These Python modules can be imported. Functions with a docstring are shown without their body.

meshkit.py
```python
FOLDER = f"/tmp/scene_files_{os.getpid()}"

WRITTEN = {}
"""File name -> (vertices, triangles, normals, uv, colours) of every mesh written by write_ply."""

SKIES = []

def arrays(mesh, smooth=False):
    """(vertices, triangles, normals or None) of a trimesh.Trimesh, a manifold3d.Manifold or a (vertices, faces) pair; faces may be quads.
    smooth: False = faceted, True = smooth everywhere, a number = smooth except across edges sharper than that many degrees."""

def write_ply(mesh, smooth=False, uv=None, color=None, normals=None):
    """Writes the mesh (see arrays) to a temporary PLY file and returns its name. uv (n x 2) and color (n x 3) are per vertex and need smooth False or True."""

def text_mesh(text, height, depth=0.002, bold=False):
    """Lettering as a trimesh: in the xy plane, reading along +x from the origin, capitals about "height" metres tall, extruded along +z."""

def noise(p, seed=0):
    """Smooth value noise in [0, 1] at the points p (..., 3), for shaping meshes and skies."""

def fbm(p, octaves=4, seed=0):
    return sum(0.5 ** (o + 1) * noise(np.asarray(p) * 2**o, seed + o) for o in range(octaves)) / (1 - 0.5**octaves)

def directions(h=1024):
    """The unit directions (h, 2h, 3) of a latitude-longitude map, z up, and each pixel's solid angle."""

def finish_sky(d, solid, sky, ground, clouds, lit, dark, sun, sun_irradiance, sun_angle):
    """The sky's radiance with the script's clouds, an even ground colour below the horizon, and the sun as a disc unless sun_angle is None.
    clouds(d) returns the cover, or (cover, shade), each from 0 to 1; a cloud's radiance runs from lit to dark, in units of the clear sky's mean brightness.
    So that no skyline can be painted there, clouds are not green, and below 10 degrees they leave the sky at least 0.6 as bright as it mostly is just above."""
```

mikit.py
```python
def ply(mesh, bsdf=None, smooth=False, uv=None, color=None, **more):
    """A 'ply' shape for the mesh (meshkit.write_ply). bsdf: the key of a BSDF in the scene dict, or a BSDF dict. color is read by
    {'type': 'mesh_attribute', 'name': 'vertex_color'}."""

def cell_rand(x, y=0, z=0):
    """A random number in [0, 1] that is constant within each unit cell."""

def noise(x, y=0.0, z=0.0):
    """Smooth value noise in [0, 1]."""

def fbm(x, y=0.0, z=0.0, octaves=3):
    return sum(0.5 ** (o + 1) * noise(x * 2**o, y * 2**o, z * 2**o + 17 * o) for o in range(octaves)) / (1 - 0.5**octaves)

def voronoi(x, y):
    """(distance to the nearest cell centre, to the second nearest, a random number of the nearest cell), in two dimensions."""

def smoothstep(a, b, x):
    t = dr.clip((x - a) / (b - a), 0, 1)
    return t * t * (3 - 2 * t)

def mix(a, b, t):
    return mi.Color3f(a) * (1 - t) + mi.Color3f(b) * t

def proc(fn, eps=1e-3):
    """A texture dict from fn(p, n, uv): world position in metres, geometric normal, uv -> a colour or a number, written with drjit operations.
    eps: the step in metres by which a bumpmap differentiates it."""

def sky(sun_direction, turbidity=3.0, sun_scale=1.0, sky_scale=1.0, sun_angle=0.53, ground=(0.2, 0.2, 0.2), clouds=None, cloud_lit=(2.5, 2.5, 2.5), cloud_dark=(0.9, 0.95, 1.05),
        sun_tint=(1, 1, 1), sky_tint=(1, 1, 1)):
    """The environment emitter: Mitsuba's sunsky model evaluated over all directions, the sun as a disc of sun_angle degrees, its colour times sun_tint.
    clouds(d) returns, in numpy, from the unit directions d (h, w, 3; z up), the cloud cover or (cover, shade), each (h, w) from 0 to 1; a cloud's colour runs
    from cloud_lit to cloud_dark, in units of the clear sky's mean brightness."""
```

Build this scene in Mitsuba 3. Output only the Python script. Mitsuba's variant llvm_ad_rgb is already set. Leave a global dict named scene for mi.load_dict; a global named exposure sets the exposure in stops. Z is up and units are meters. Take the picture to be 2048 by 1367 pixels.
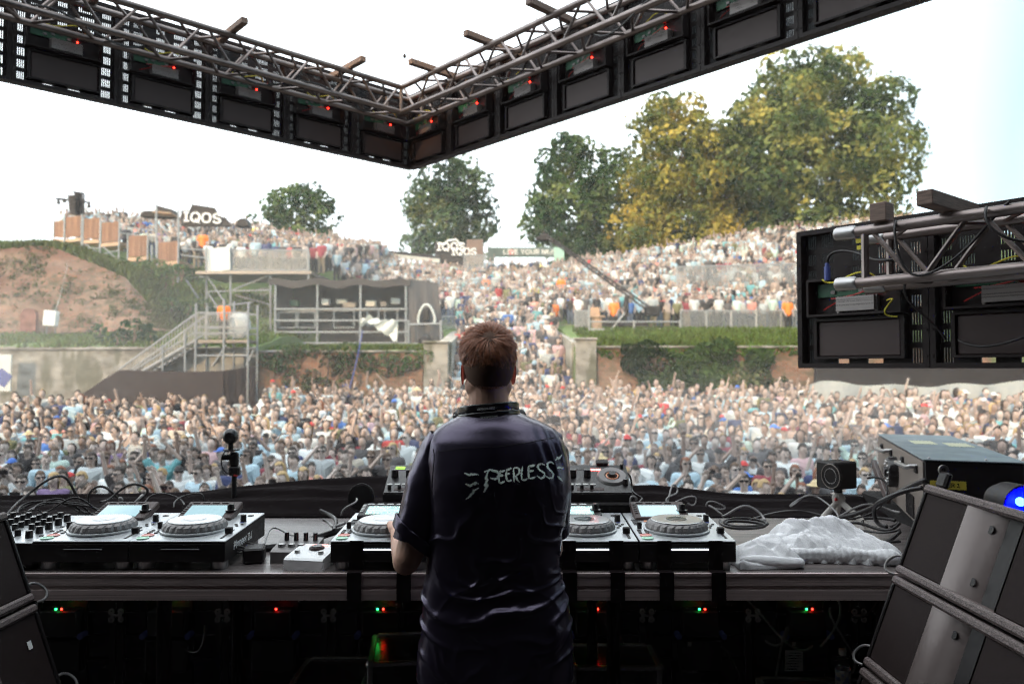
import math, random
import numpy as np, trimesh, mitsuba as mi, drjit as dr, mikit, meshkit
import manifold3d as m3
from manifold3d import Manifold
from shapely.geometry import Polygon, LineString
from shapely.ops import unary_union
T = mi.ScalarTransform4f
RNG = np.random.default_rng(7)
random.seed(7)
scene, labels = {}, {}
EYE, F0, CX, HY = 1.68, 1500.0, 1024.0, 735.0
PITCH = 51.5 / 1500
#    # eye height, focal length and horizon in pixels of the photograph

# ------------------------------------------------------------------ camera, sky, exposure
scene['camera'] = {'type': 'thinlens', 'fov': 68.64, 'fov_axis': 'x', 'aperture_radius': 0.0040, 'focus_distance': 2.35,
                   'near_clip': 0.05, 'far_clip': 3000.0,
                   'medium': {'type': 'ref', 'id': 'haze_air'},
                   'to_world': T().look_at(origin=[0, 0, EYE], target=[0, 10, EYE + 10 * PITCH], up=[0, 0, 1])}
SUN = (-0.38, -0.85, 0.33)
scene['sky'] = mikit.sky(SUN, turbidity=4.0, sun_scale=0.11, sky_scale=1.0, sun_angle=2.0, sun_tint=(1.0, 0.90, 0.76), sky_tint=(0.75, 1.0, 1.06),
                         clouds=lambda d: (0.88 + 0 * d[..., 2], 0.12 * meshkit.fbm(d * 3.0, 3) + 0.85 * np.clip((d[..., 0] - 0.30) / 0.24, 0, 1)), cloud_lit=(1.38, 1.44, 1.44), cloud_dark=(0.20, 0.265, 0.275), ground=(0.12, 0.11, 0.10))
exposure = 4.85
# the air: thin summer haze with drifting stage smoke, in one closed box round the whole place
HB = np.array([[-112.0, -32.0, -4.2], [112.0, 152.0, 33.0]])
def haze_grid():
    nx, ny, nz = 112, 92, 38
    x, y, z = (np.linspace(HB[0, k] , HB[1, k], n) for k, n in enumerate((nx, ny, nz)))
    Z, Y, X = np.meshgrid(z, y, x, indexing='ij')
    d = np.full(Z.shape, 0.0006)
    for (cx, cy, cz), (rx, ry, rz), a in (((-19, 25.5, 1.6), (10, 3.6, 3.0), .030), ((5.0, 16.0, -.4), (6, 2.8, 1.2), .034), ((-9, 33, 4), (10, 5, 3.5), .010), ((-1, 22, 0), (5, 4, 1.6), .006), ((3, 30, 3), (8, 5, 3), .004)):
        d += a * np.exp(-((X - cx) / rx) ** 2 - ((Y - cy) / ry) ** 2 - ((Z - cz) / rz) ** 2) * (0.35 + 1.3 * meshkit.fbm(np.stack([X * .35, Y * .35, Z * .6], -1), 3))
    d[(Y < 8)] = np.minimum(d[(Y < 8)], .0013)
    return mi.VolumeGrid(d.astype(np.float32)[..., None])
S_ = HB[1] - HB[0]
scene['haze_air'] = {'type': 'heterogeneous', 'albedo': {'type': 'constvolume', 'value': {'type': 'rgb', 'value': [0.95, 0.955, 0.96]}}, 'scale': 1.0,
                     'sigma_t': {'type': 'gridvolume', 'grid': haze_grid(), 'to_world': T().translate(HB[0].tolist()).scale(S_.tolist()), 'filter_type': 'trilinear'}}
scene['haze'] = {'type': 'cube', 'to_world': T().translate(((HB[0] + HB[1]) / 2).tolist()).scale((S_ / 2).tolist()), 'bsdf': {'type': 'null'}, 'interior': {'type': 'ref', 'id': 'haze_air'}}
labels['haze'] = {'kind': 'stuff', 'label': 'thin haze and drifting stage smoke over the festival ground', 'category': 'haze'}

# ------------------------------------------------------------------ helpers
_used = {}
def numbered(name):
    n = _used.get(name, -1) + 1
    _used[name] = n
    return name if n == 0 else f'{name}_{n:03d}'
def mat(key, color, rough=0.6, metal=0.0, twosided=True, **kw):
    c = color if isinstance(color, dict) else {'type': 'rgb', 'value': list(map(float, color))}
    b = {'type': 'principled', 'base_color': c, 'roughness': float(rough), 'metallic': float(metal), **kw}
    scene[key] = {'type': 'twosided', 'bsdf': b} if twosided else b
    return key
VC = {'type': 'mesh_attribute', 'name': 'vertex_color'}
def obj(name, mesh, bsdf, parent=None, smooth=False, color=None, **more):
    key = numbered(name if parent is None else parent + '__' + name)
    scene[key] = mikit.ply(mesh, bsdf, smooth=smooth, color=color, **more)
    return key
def thing(name, label, cat, group=None):
    key = numbered(name)
    labels[key] = {'label': label, 'category': cat}
    if group: labels[key]['group'] = group
    return key
def tag(key, label=None, cat=None, group=None, kind=None):
    d = labels.setdefault(key, {})
    for k, v in (('label', label), ('category', cat), ('group', group), ('kind', kind)):
        if v: d[k] = v
    return key
def P(px, py, Y):
    c, s = math.cos(math.atan(PITCH)), math.sin(math.atan(PITCH))
    dy = (683.5 - py) / F0
    k = Y / (c - s * dy)
    return np.array([(px - CX) / F0 * k, Y, EYE + (s + c * dy) * k])
def cat(*ms):
    ms = [m for l in ms for m in (l if isinstance(l, (list, tuple)) else [l])]
    vs, fs, n = [], [], 0
    for m in ms:
        v, f = (np.asarray(m.vertices), np.asarray(m.faces)) if hasattr(m, 'vertices') else (m[0], m[1])
        vs.append(v); fs.append(np.asarray(f) + n); n += len(v)
    return trimesh.Trimesh(np.vstack(vs), np.vstack(fs), process=False)
BOXF = np.array([[0, 1, 3], [0, 3, 2], [4, 6, 7], [4, 7, 5], [0, 4, 5], [0, 5, 1], [2, 3, 7], [2, 7, 6], [0, 2, 6], [0, 6, 4], [1, 5, 7], [1, 7, 3]])
BOXV = np.array([[x, y, z] for x in (-.5, .5) for y in (-.5, .5) for z in (-.5, .5)])
def box(c, s, R=None):
    v = BOXV * np.asarray(s, float)
    if R is not None: v = v @ np.asarray(R).T
    return trimesh.Trimesh(v + np.asarray(c, float), BOXF, process=False)
def box2(a, b):
    a, b = np.minimum(a, b), np.maximum(a, b)
    return box((a + b) / 2, b - a)
def cbox(c, s, ch=0.004, R=None):
    """box with chamfered edges"""
    h = np.asarray(s, float) / 2
    ch = min(ch, *(h * 0.9))
    pts = []
    for sx in (-1, 1):
        for sy in (-1, 1):
            for sz in (-1, 1):
                q = np.array([sx, sy, sz])
                for k in range(3):
                    d = np.full(3, ch); d[k] = 0
                    pts.append(q * (h - d))
    m = Manifold.hull_points(np.array(pts)).to_mesh()
    v = np.array(m.vert_properties[:, :3], float)
    if R is not None: v = v @ np.asarray(R).T
    return trimesh.Trimesh(v + np.asarray(c, float), np.array(m.tri_verts), process=False)
def frame_of(t):
    t = t / (np.linalg.norm(t) + 1e-12)
    a = np.cross(t, [0, 0, 1.0] if abs(t[2]) < 0.9 else [1.0, 0, 0]); a /= np.linalg.norm(a)
    return t, a, np.cross(t, a)
def bar(p0, p1, r, n=8, r2=None):
    p0, p1 = np.asarray(p0, float), np.asarray(p1, float)
    t, a, b = frame_of(p1 - p0)
    an = np.arange(n) * 2 * np.pi / n
    ring = np.cos(an)[:, None] * a + np.sin(an)[:, None] * b
    v = np.vstack([p0 + ring * r, p1 + ring * (r if r2 is None else r2), [p0], [p1]])
    i = np.arange(n); j = (i + 1) % n
    f = np.vstack([np.stack([i, i + n, j], 1), np.stack([j, i + n, j + n], 1), np.stack([i * 0 + 2 * n, i, j], 1), np.stack([i * 0 + 2 * n + 1, j + n, i + n], 1)])
    return trimesh.Trimesh(v, f, process=False)
def pipe(pts, r, n=6, smooth_pts=0):
    p = np.asarray(pts, float)
    if smooth_pts:
        from scipy.interpolate import CubicSpline
        s = np.r_[0, np.cumsum(np.linalg.norm(np.diff(p, axis=0), axis=1) + 1e-6)]
        p = CubicSpline(s, p)(np.linspace(0, s[-1], smooth_pts))
    t = np.gradient(p, axis=0); t /= np.linalg.norm(t, axis=1, keepdims=True) + 1e-12
    a = np.cross(t[0], [0.3, 0.2, 0.93]); a /= np.linalg.norm(a)
    rr = np.broadcast_to(r, (len(p),))
    an = np.arange(n) * 2 * np.pi / n
    rings = []
    for k in range(len(p)):
        a = a - t[k] * (a @ t[k]); a /= np.linalg.norm(a) + 1e-12
        b = np.cross(t[k], a)
        rings.append(p[k] + rr[k] * (np.cos(an)[:, None] * a + np.sin(an)[:, None] * b))
    m = len(p)
    i, j = np.meshgrid(np.arange(m - 1), np.arange(n), indexing='ij')
    q = np.stack([i * n + j, i * n + (j + 1) % n, (i + 1) * n + (j + 1) % n, (i + 1) * n + j], -1).reshape(-1, 4)
    cap = [[0, k + 1, k] for k in range(1, n - 1)] + [[(m - 1) * n, (m - 1) * n + k, (m - 1) * n + k + 1] for k in range(1, n - 1)]
    f = np.vstack([q[:, [0, 1, 2]], q[:, [0, 2, 3]], np.array(cap)])
    return trimesh.Trimesh(np.vstack(rings), f, process=False)
def lathe(prof, n=24, c=(0, 0, 0), axis='z'):
    prof = np.asarray(prof, float)
    an = np.arange(n) * 2 * np.pi / n
    v = np.stack([prof[:, None, 0] * np.cos(an), prof[:, None, 0] * np.sin(an), np.broadcast_to(prof[:, None, 1], (len(prof), n))], -1).reshape(-1, 3)
    i, j = np.meshgrid(np.arange(len(prof) - 1), np.arange(n), indexing='ij')
    q = np.stack([i * n + j, i * n + (j + 1) % n, (i + 1) * n + (j + 1) % n, (i + 1) * n + j], -1).reshape(-1, 4)
    f = np.vstack([q[:, [0, 1, 2]], q[:, [0, 2, 3]]])
    if axis == 'y': v = v[:, [0, 2, 1]] * [1, 1, 1]; f = f[:, ::-1]
    if axis == 'x': v = v[:, [2, 0, 1]]
    return trimesh.Trimesh(v + np.asarray(c, float), f, process=False)
def cyl(c, r, h, n=16, axis='z'):
    return lathe([(0, -h / 2), (r, -h / 2), (r, h / 2), (0, h / 2)], n, c, axis)
def ball(c, r, sub=2):
    m = trimesh.creation.icosphere(subdivisions=sub)
    return trimesh.Trimesh(m.vertices * np.asarray(r) + np.asarray(c, float), m.faces, process=False)
def xf(m, M=None, R=None, t=(0, 0, 0)):
    R = np.eye(3) if R is None else np.asarray(R)
    return trimesh.Trimesh(np.asarray(m.vertices) @ R.T + np.asarray(t, float), m.faces, process=False)
def grid(fn, nu, nv, flip=False):
    """fn(u, v) -> (..., 3) over the unit square"""
    u, v = np.meshgrid(np.linspace(0, 1, nu), np.linspace(0, 1, nv), indexing='ij')
    p = fn(u, v).reshape(-1, 3)
    i, j = np.meshgrid(np.arange(nu - 1), np.arange(nv - 1), indexing='ij')
    q = np.stack([i * nv + j, (i + 1) * nv + j, (i + 1) * nv + j + 1, i * nv + j + 1], -1).reshape(-1, 4)
    f = np.vstack([q[:, [0, 1, 2]], q[:, [0, 2, 3]]])
    return trimesh.Trimesh(p, f[:, ::-1] if flip else f, process=False)
def extr(poly_pts, d, R=None, t=(0, 0, 0)):
    """polygon in (x, z) extruded d along y"""
    m = trimesh.creation.extrude_polygon(Polygon(poly_pts), d, engine='earcut')
    v = np.asarray(m.vertices)[:, [0, 2, 1]]
    if R is not None: v = v @ np.asarray(R).T
    return trimesh.Trimesh(v + np.asarray(t, float), m.faces[:, ::-1], process=False)
def rotz(a):
    c, s = math.cos(a), math.sin(a); return np.array([[c, -s, 0], [s, c, 0], [0, 0, 1.0]])
def rotx(a):
    c, s = math.cos(a), math.sin(a); return np.array([[1.0, 0, 0], [0, c, -s], [0, s, c]])
def roty(a):
    c, s = math.cos(a), math.sin(a); return np.array([[c, 0, s], [0, 1.0, 0], [-s, 0, c]])
def text_at(text, h, R, t, depth=0.001, bold=False, center=True):
    """lettering whose local x, y, z go to the columns of R"""
    m = meshkit.text_mesh(text, h, depth, bold)
    v = np.array(m.vertices)
    if center: v[:, 0] -= (v[:, 0].min() + v[:, 0].max()) / 2; v[:, 1] -= h / 2
    return trimesh.Trimesh(v @ np.asarray(R).T + np.asarray(t, float), m.faces, process=False)
def hullbones(joints, bones, seg=10):
    """joints {name: (pos, r)}; bones [(a, b)] -> union of sphere hulls"""
    out = []
    for a, b in bones:
        (p, r), (q, s) = joints[a], joints[b]
        out.append((Manifold.sphere(r, seg).translate(tuple(map(float, p))) + Manifold.sphere(s, seg).translate(tuple(map(float, q)))).hull())
    return Manifold.batch_boolean(out, m3.OpType.Add)
def tri(man):
    m = man.to_mesh()
    return trimesh.Trimesh(np.array(m.vert_properties[:, :3], float), np.array(m.tri_verts), process=False)
def emit(rgb):
    return {'type': 'area', 'radiance': {'type': 'rgb', 'value': list(map(float, rgb))}}

# ------------------------------------------------------------------ materials
mat('m_black', (0.009, 0.0065, 0.007), 0.5, specular=0.35)
mat('m_black_soft', (0.008, 0.006, 0.0065), 0.8, specular=0.3)
mat('m_cloth_black', (0.007, 0.0045, 0.005), 0.9, specular=0.06)
mat('m_black_gloss', (0.012, 0.010, 0.011), 0.22)
mat('m_panel_black', (0.014, 0.0078, 0.0080), 0.55, specular=0.3)
mat('m_plate_dark', (0.042, 0.024, 0.023), 0.55)
mat('m_rubber', (0.018, 0.014, 0.015), 0.7)
mat('m_grille', mikit.proc(lambda p, n, uv: mi.Color3f(0.014, 0.0075, 0.0072) * (0.75 + 0.5 * mikit.cell_rand(p.x * 420, p.y * 420, p.z * 420))), 0.75, specular=0.2)
mat('m_speaker_paint', mikit.proc(lambda p, n, uv: mi.Color3f(0.105, 0.078, 0.075) * (0.20 + 1.25 * mikit.cell_rand(p.x * 340, p.y * 340, p.z * 340))), 0.6)
mat('m_waveguide', (0.14, 0.112, 0.107), 0.28, 0.3)
mat('m_alu', (0.42, 0.41, 0.41), 0.34, 0.9)
mat('m_alu_truss', mikit.proc(lambda p, n, uv: mi.Color3f(0.26, 0.215, 0.205) * (0.6 + 0.6 * mikit.noise(p.x * 9, p.y * 9, p.z * 9))), 0.38, 0.85)
mat('m_zinc', (0.30, 0.31, 0.32), 0.5, 0.5)
mat('m_steel_dull', (0.17, 0.16, 0.16), 0.45, 0.6)
mat('m_silver_top', mikit.proc(lambda p, n, uv: mi.Color3f(0.46, 0.48, 0.495) * (0.9 + 0.2 * mikit.noise(p.x * 40, p.y * 900, p.z * 40))), 0.32, 0.6)
mat('m_jog_silver', (0.62, 0.62, 0.63), 0.22, 0.9)
mat('m_jog_white', (0.62, 0.63, 0.64), 0.4, 0.1)
mat('m_screen', (0.05, 0.06, 0.065), 0.12, specular=0.8)
mat('m_tarp', (0.33, 0.36, 0.37), 0.7)
mat('m_white', (0.72, 0.73, 0.74), 0.6)
mat('m_white_print', (0.75, 0.76, 0.76), 0.6)
mat('m_paper', (0.62, 0.62, 0.6), 0.7)
mat('m_yellow', (0.62, 0.52, 0.05), 0.6)
mat('m_blue_plastic', (0.06, 0.08, 0.26), 0.4)
mat('m_pcb', (0.02, 0.10, 0.05), 0.45)
mat('m_red', (0.45, 0.02, 0.02), 0.5)
mat('m_cable_grey', (0.24, 0.23, 0.23), 0.5)
mat('m_cable_black', (0.018, 0.014, 0.015), 0.42)
mat('m_psu', mikit.proc(lambda p, n, uv: mi.Color3f(0.26, 0.235, 0.23) * (0.55 + 0.45 * mikit.smoothstep(0.1, 0.3, mikit.voronoi((p.x + p.y * 0.77) * 70, p.z * 70)[0]))), 0.42, 0.5)
mat('m_timber', mikit.proc(lambda p, n, uv: mi.Color3f(0.17, 0.12, 0.10) * (0.7 + 0.6 * mikit.noise(p.x * 30, p.y * 30, p.z * 200))), 0.8)
mat('m_deck_edge', mikit.proc(lambda p, n, uv: mi.Color3f(0.44, 0.35, 0.34) * (0.45 + 1.0 * mikit.fbm(p.x * 3, p.y * 3, p.z * 220))), 0.45, 0.15)
mat('m_deck_top', mikit.proc(lambda p, n, uv: mi.Color3f(0.095, 0.08, 0.078) * (0.40 + 1.2 * mikit.fbm(p.x * 5, p.y * 60, p.z * 5))), 0.33, specular=0.7)
mat('m_towel', mikit.proc(lambda p, n, uv: mi.Color3f(0.74, 0.74, 0.76) * (0.78 + 0.3 * mikit.noise(p.x * 420, p.y * 420, p.z * 420))), 1.0, specular=0.05)
mat('m_vc', VC, 0.7)
mat('m_vc_skin', VC, 0.5)
scene['m_leaf'] = {'type': 'principledthin', 'base_color': VC, 'roughness': 0.55, 'diff_trans': 0.45}

# ================================================================== the ground, terraces and hill (one sheet)
def interp(x, xs, ys): return np.interp(x, xs, ys)
HX = np.array([500, 640, 760, 880, 1000, 1100, 1160, 1250, 1400, 1500, 1600, 1800])
HYPX = np.array([455, 468, 492, 512, 524, 521, 514, 500, 476, 458, 443, 428])
HTX = (HX - CX) / F0 * 62.0
HTZ = EYE + (HY - HYPX) / F0 * 62.0 - 1.62
def floor_z(Y): return np.where(Y < 9, -2.49, -2.02 + 0.105 * (Y - 13.5))
def stand_edge(Y): return np.interp(Y, [37.5, 41, 43, 46, 51, 60], [-14.2, -18.0, -21.3, -25.6, -31.0, -37.0])
def stand_z(X, Y): return 6.35 + np.interp(X, [-30, -20, -12, -6], [.30, .25, .18, .14]) * (np.minimum(Y, 56) - 37.6)
def height(X, Y):
    X, Y = np.broadcast_arrays(np.asarray(X, float), np.asarray(Y, float))
    z = floor_z(Y)
    zr = np.interp(Y, [28.3, 38, 41], [2.45, 3.62, 3.9])
    zl = np.interp(Y, [28.3, 35, 38, 41], [2.3, 2.66, 2.9, 3.9])
    zt = np.interp(X, [-29, -26, -22.5, -19, -17, -15, -12.5, -9.5], [7.4, 7.7, 7.6, 5.6, 4.4, 3.7, 3.1, 2.7])
    zfar = np.where(Y < 33.3, np.interp(Y, [27.5, 32], [2.35, 3.05]), np.interp(Y, [33.3, 36.0], [0, 1]) * (zt - 3.05) + 3.05)
    terr = np.where(X > 0, zr, np.where(X > -9.6, zl, zfar))
    top = np.interp(X, HTX, HTZ)
    hill = 3.9 + (top - 3.9) * np.clip((Y - 41) / 21, 0, 1)
    sz = stand_z(X, Y) - 0.9
    left = np.where(Y > 46, np.maximum(sz, 3.9), np.interp(Y, [36, 46], [0, 1]) * (stand_z(X, 46.0) - 0.9 - zt) + zt)
    wl = np.clip((-5.0 - X) / 5.0, 0, 1)
    up = np.where(Y > 41, hill * (1 - wl) + np.maximum(left, hill * 0.6) * wl, terr)
    mid = (Y > 36) & (X < -9.6)
    up = np.where(mid, np.maximum(left, 2.7), up)
    upper = np.where(Y > 41, up, np.where(mid, up, terr))
    ramp = np.interp(Y, [28, 41], [-0.5, 3.9])
    xl, xr = np.interp(Y, [28, 42], [-2.4, -2.8]), np.interp(Y, [28, 42], [2.36, 2.46])
    cor = (X > xl) & (X < xr) & (Y >= 28) & (Y <= 41)
    z = np.where(Y >= np.where(X < -9.6, 27.6, 28.35), upper, z)
    return np.where(cor, ramp, z)
gx = np.unique(np.r_[-110, -95, -80, -65, np.arange(-50, -12, 0.8), np.arange(-12, 16, 0.5), np.arange(16, 46, 1.2), 55, 70, 90, 110, -2.42, -2.38, 2.34, 2.38, -9.62, -9.58])
gy = np.unique(np.r_[-30, -20, -5, np.arange(0, 27, 3.0), 27.0, 27.58, 27.64, 28.0, 28.33, 28.38, np.arange(29, 47, 0.5), np.arange(47, 66, 1.0), 70, 80, 100, 125, 150])
GX, GY = np.meshgrid(gx, gy, indexing='ij')
GZ = height(GX, GY) + np.where(GY > 28.5, 0.16 * (meshkit.fbm(np.stack([GX * 0.9, GY * 0.9, GX * 0], -1), 3) - 0.5), 0)
nu, nv = len(gx), len(gy)
gi, gj = np.meshgrid(np.arange(nu - 1), np.arange(nv - 1), indexing='ij')
q = np.stack([gi * nv + gj, (gi + 1) * nv + gj, (gi + 1) * nv + gj + 1, gi * nv + gj + 1], -1).reshape(-1, 4)
def ground_col(p, n, uv):
    f = mikit.fbm(p.x * 0.9, p.y * 0.9, 0.0, 3)
    g = mikit.fbm(p.x * 4.0, p.y * 4.0, p.z * 3.0, 3)
    grass = mikit.mix((0.045, 0.085, 0.022), (0.11, 0.15, 0.045), g)
    earth = mikit.mix((0.10, 0.085, 0.07), (0.2, 0.17, 0.14), g)
    up = mikit.smoothstep(28.0, 28.6, p.y) * mikit.smoothstep(0.25, 0.48, f + 0.1)
    return earth * (1 - up) + grass * up
mat('m_ground', mikit.proc(ground_col), 0.95)
obj('ground', (np.stack([GX, GY, GZ], -1).reshape(-1, 3), np.vstack([q[:, [0, 1, 2]], q[:, [0, 2, 3]]])), 'm_ground')
tag('ground', 'trodden festival ground rising from the stage to grassy terraces and a hill', kind='structure')

# ------------------------------------------------------------------ foliage builder
def leaf_cards(pts, size, cols, rng, out=None, spread=0.55):
    """small folded leaf clumps, one or two quads each; out = outward direction per point"""
    n = len(pts)
    d = rng.normal(size=(n, 3))
    if out is not None: d = d * spread + out
    d /= np.linalg.norm(d, axis=1, keepdims=True)
    a = np.cross(d, rng.normal(size=(n, 3))); a /= np.linalg.norm(a, axis=1, keepdims=True)
    b = np.cross(d, a)
    s = size * rng.uniform(0.6, 1.35, n)[:, None]
    v = np.stack([pts - a * s * 0.5, pts + b * s * 0.36 + d * s * 0.10, pts + a * s * 0.55, pts - b * s * 0.36 + d * s * 0.10], 1)
    i = np.arange(n)[:, None] * 4
    f = np.vstack([i + [0, 1, 2], i + [0, 2, 3]])
    return v.reshape(-1, 3), f, np.repeat(cols, 4, axis=0)
def lobes_points(lobes, per_m2, rng, shell=0.75):
    pts, outs, ids = [], [], []
    for k, (c, r) in enumerate(lobes):
        r = np.asarray(r, float)
        n = int(per_m2 * 4 * math.pi * (r[0] * r[1] + r[0] * r[2] + r[1] * r[2]) / 3)
        d = rng.normal(size=(n, 3)); d /= np.linalg.norm(d, axis=1, keepdims=True)
        u = shell + (1 - shell) * rng.uniform(0, 1, n) ** 0.6 + rng.normal(0, 0.06, n)
        p = np.asarray(c) + d * r * u[:, None]
        pts.append(p); outs.append(d); ids.append(np.full(n, k))
    return np.vstack(pts), np.vstack(outs), np.concatenate(ids)
def crown_mesh(lobes, per_m2, size, palette, rng, shell=0.75, gap=0.42):
    p, o, k = lobes_points(lobes, per_m2, rng, shell)
    keep = meshkit.fbm(p * 0.55 + 31, 2, seed=int(rng.integers(99))) > gap * 0.98
    keep |= rng.uniform(size=len(p)) < 0.06
    p, o, k = p[keep], o[keep], k[keep]
    pal = np.asarray(palette, float)
    t = np.clip(meshkit.fbm(p * 0.45 + 7, 3, seed=3) * 2.5 - 0.80 + rng.normal(0, 0.10, len(p)), 0, 0.999) * (len(pal) - 1)
    i = t.astype(int); w = (t - i)[:, None]
    c = pal[i] * (1 - w) + pal[i + 1] * w
    c *= rng.uniform(0.7, 1.3, (len(p), 1))
    return leaf_cards(p, size, np.clip(c, 0.003, 0.8), rng, o)
mat('m_bark', mikit.proc(lambda p, n, uv: mi.Color3f(0.15, 0.105, 0.08) * (0.5 + 1.0 * mikit.fbm(p.x * 5, p.y * 5, p.z * 1.2))), 0.9)
def tree(label, px0, px1, py0, py1, Y, palette, seed, nlobe=20, size=0.5, per=7.0, trunks=((0.5, 0.16),), prof=None, gap=0.42, group=None):
    rng = np.random.default_rng(seed)
    a, b = P(px0, py1, Y), P(px1, py0, Y)
    w, h = b[0] - a[0], b[2] - a[2]
    cx, bz = (a[0] + b[0]) / 2, a[2]
    prof = prof or [(0.0, 0.55), (0.25, 0.92), (0.5, 1.0), (0.75, 0.8), (0.92, 0.45), (1.0, 0.18)]
    hs, ws = zip(*prof)
    lobes = []
    base = Y + 0.0
    for _ in range(nlobe * 14):
        t = rng.uniform(0.04, 0.98)
        half = np.interp(t, hs, ws) * w / 2
        r = rng.uniform(0.12, 0.20) * min(w, h) * (0.8 if t > 0.8 else 1)
        ang = rng.uniform(0, 2 * math.pi); rad = rng.uniform(0.12, 1.0) ** 0.5
        c = np.array([cx + math.cos(ang) * rad * max(half - r * 0.55, 0.1), base + math.sin(ang) * rad * max(half * 0.75 - r * 0.55, 0.1), bz + min(t * h, h - r * .75)])
        if all(np.linalg.norm((c - l[0])) > 0.47 * (r + l[1][0]) for l in lobes):
            lobes.append((c, np.array([r, r, r * 0.8])))
        if len(lobes) >= nlobe * 2.6: break
    t_ = thing('tree', label, 'tree', group)
    v, f, col = crown_mesh(lobes, per, size, palette, rng, gap=gap)
    obj('crown', (v, f), 'm_leaf', t_, color=col)
    tag(t_ + '__crown', kind='stuff')
    gz = float(height(cx, Y)) - 0.5
    for (u, r) in trunks:
        x = a[0] + u * w
        top = np.array([x + rng.normal(0, 0.04 * w), base, bz + h * 0.62])
        pts = [[x, base, gz], [x + 0.03 * w * rng.normal(), base + 0.2, gz + (bz - gz) * 0.5 + h * 0.12], [x + 0.05 * w * rng.normal(), base, bz + h * 0.33], top]
        rr = np.linspace(1, 0.35, 14) * r * w * 0.13
        ms = [pipe(pts, rr, 8, 14)]
        for l in sorted(lobes, key=lambda l: np.linalg.norm(l[0] - top))[:9]:
            s = np.array(pts[1]) * (1 - 0.6) + np.array(pts[2]) * 0.6 if l[0][2] < bz + h * 0.5 else np.array(pts[2])
            mid = (s + l[0]) / 2 + [0, 0, 0.06 * h]
            ms.append(pipe([s, mid, l[0]], np.linspace(0.4, 0.10, 8) * r * w * 0.13, 5, 8))
        obj('trunk', cat(ms), 'm_bark', t_, smooth=True)
    return t_
GREEN = [(0.024, 0.05, 0.022), (0.05, 0.09, 0.035), (0.09, 0.135, 0.05), (0.16, 0.19, 0.07)]
TEAL = [(0.03, 0.055, 0.03), (0.055, 0.09, 0.045), (0.08, 0.12, 0.06), (0.15, 0.16, 0.06)]
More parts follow.
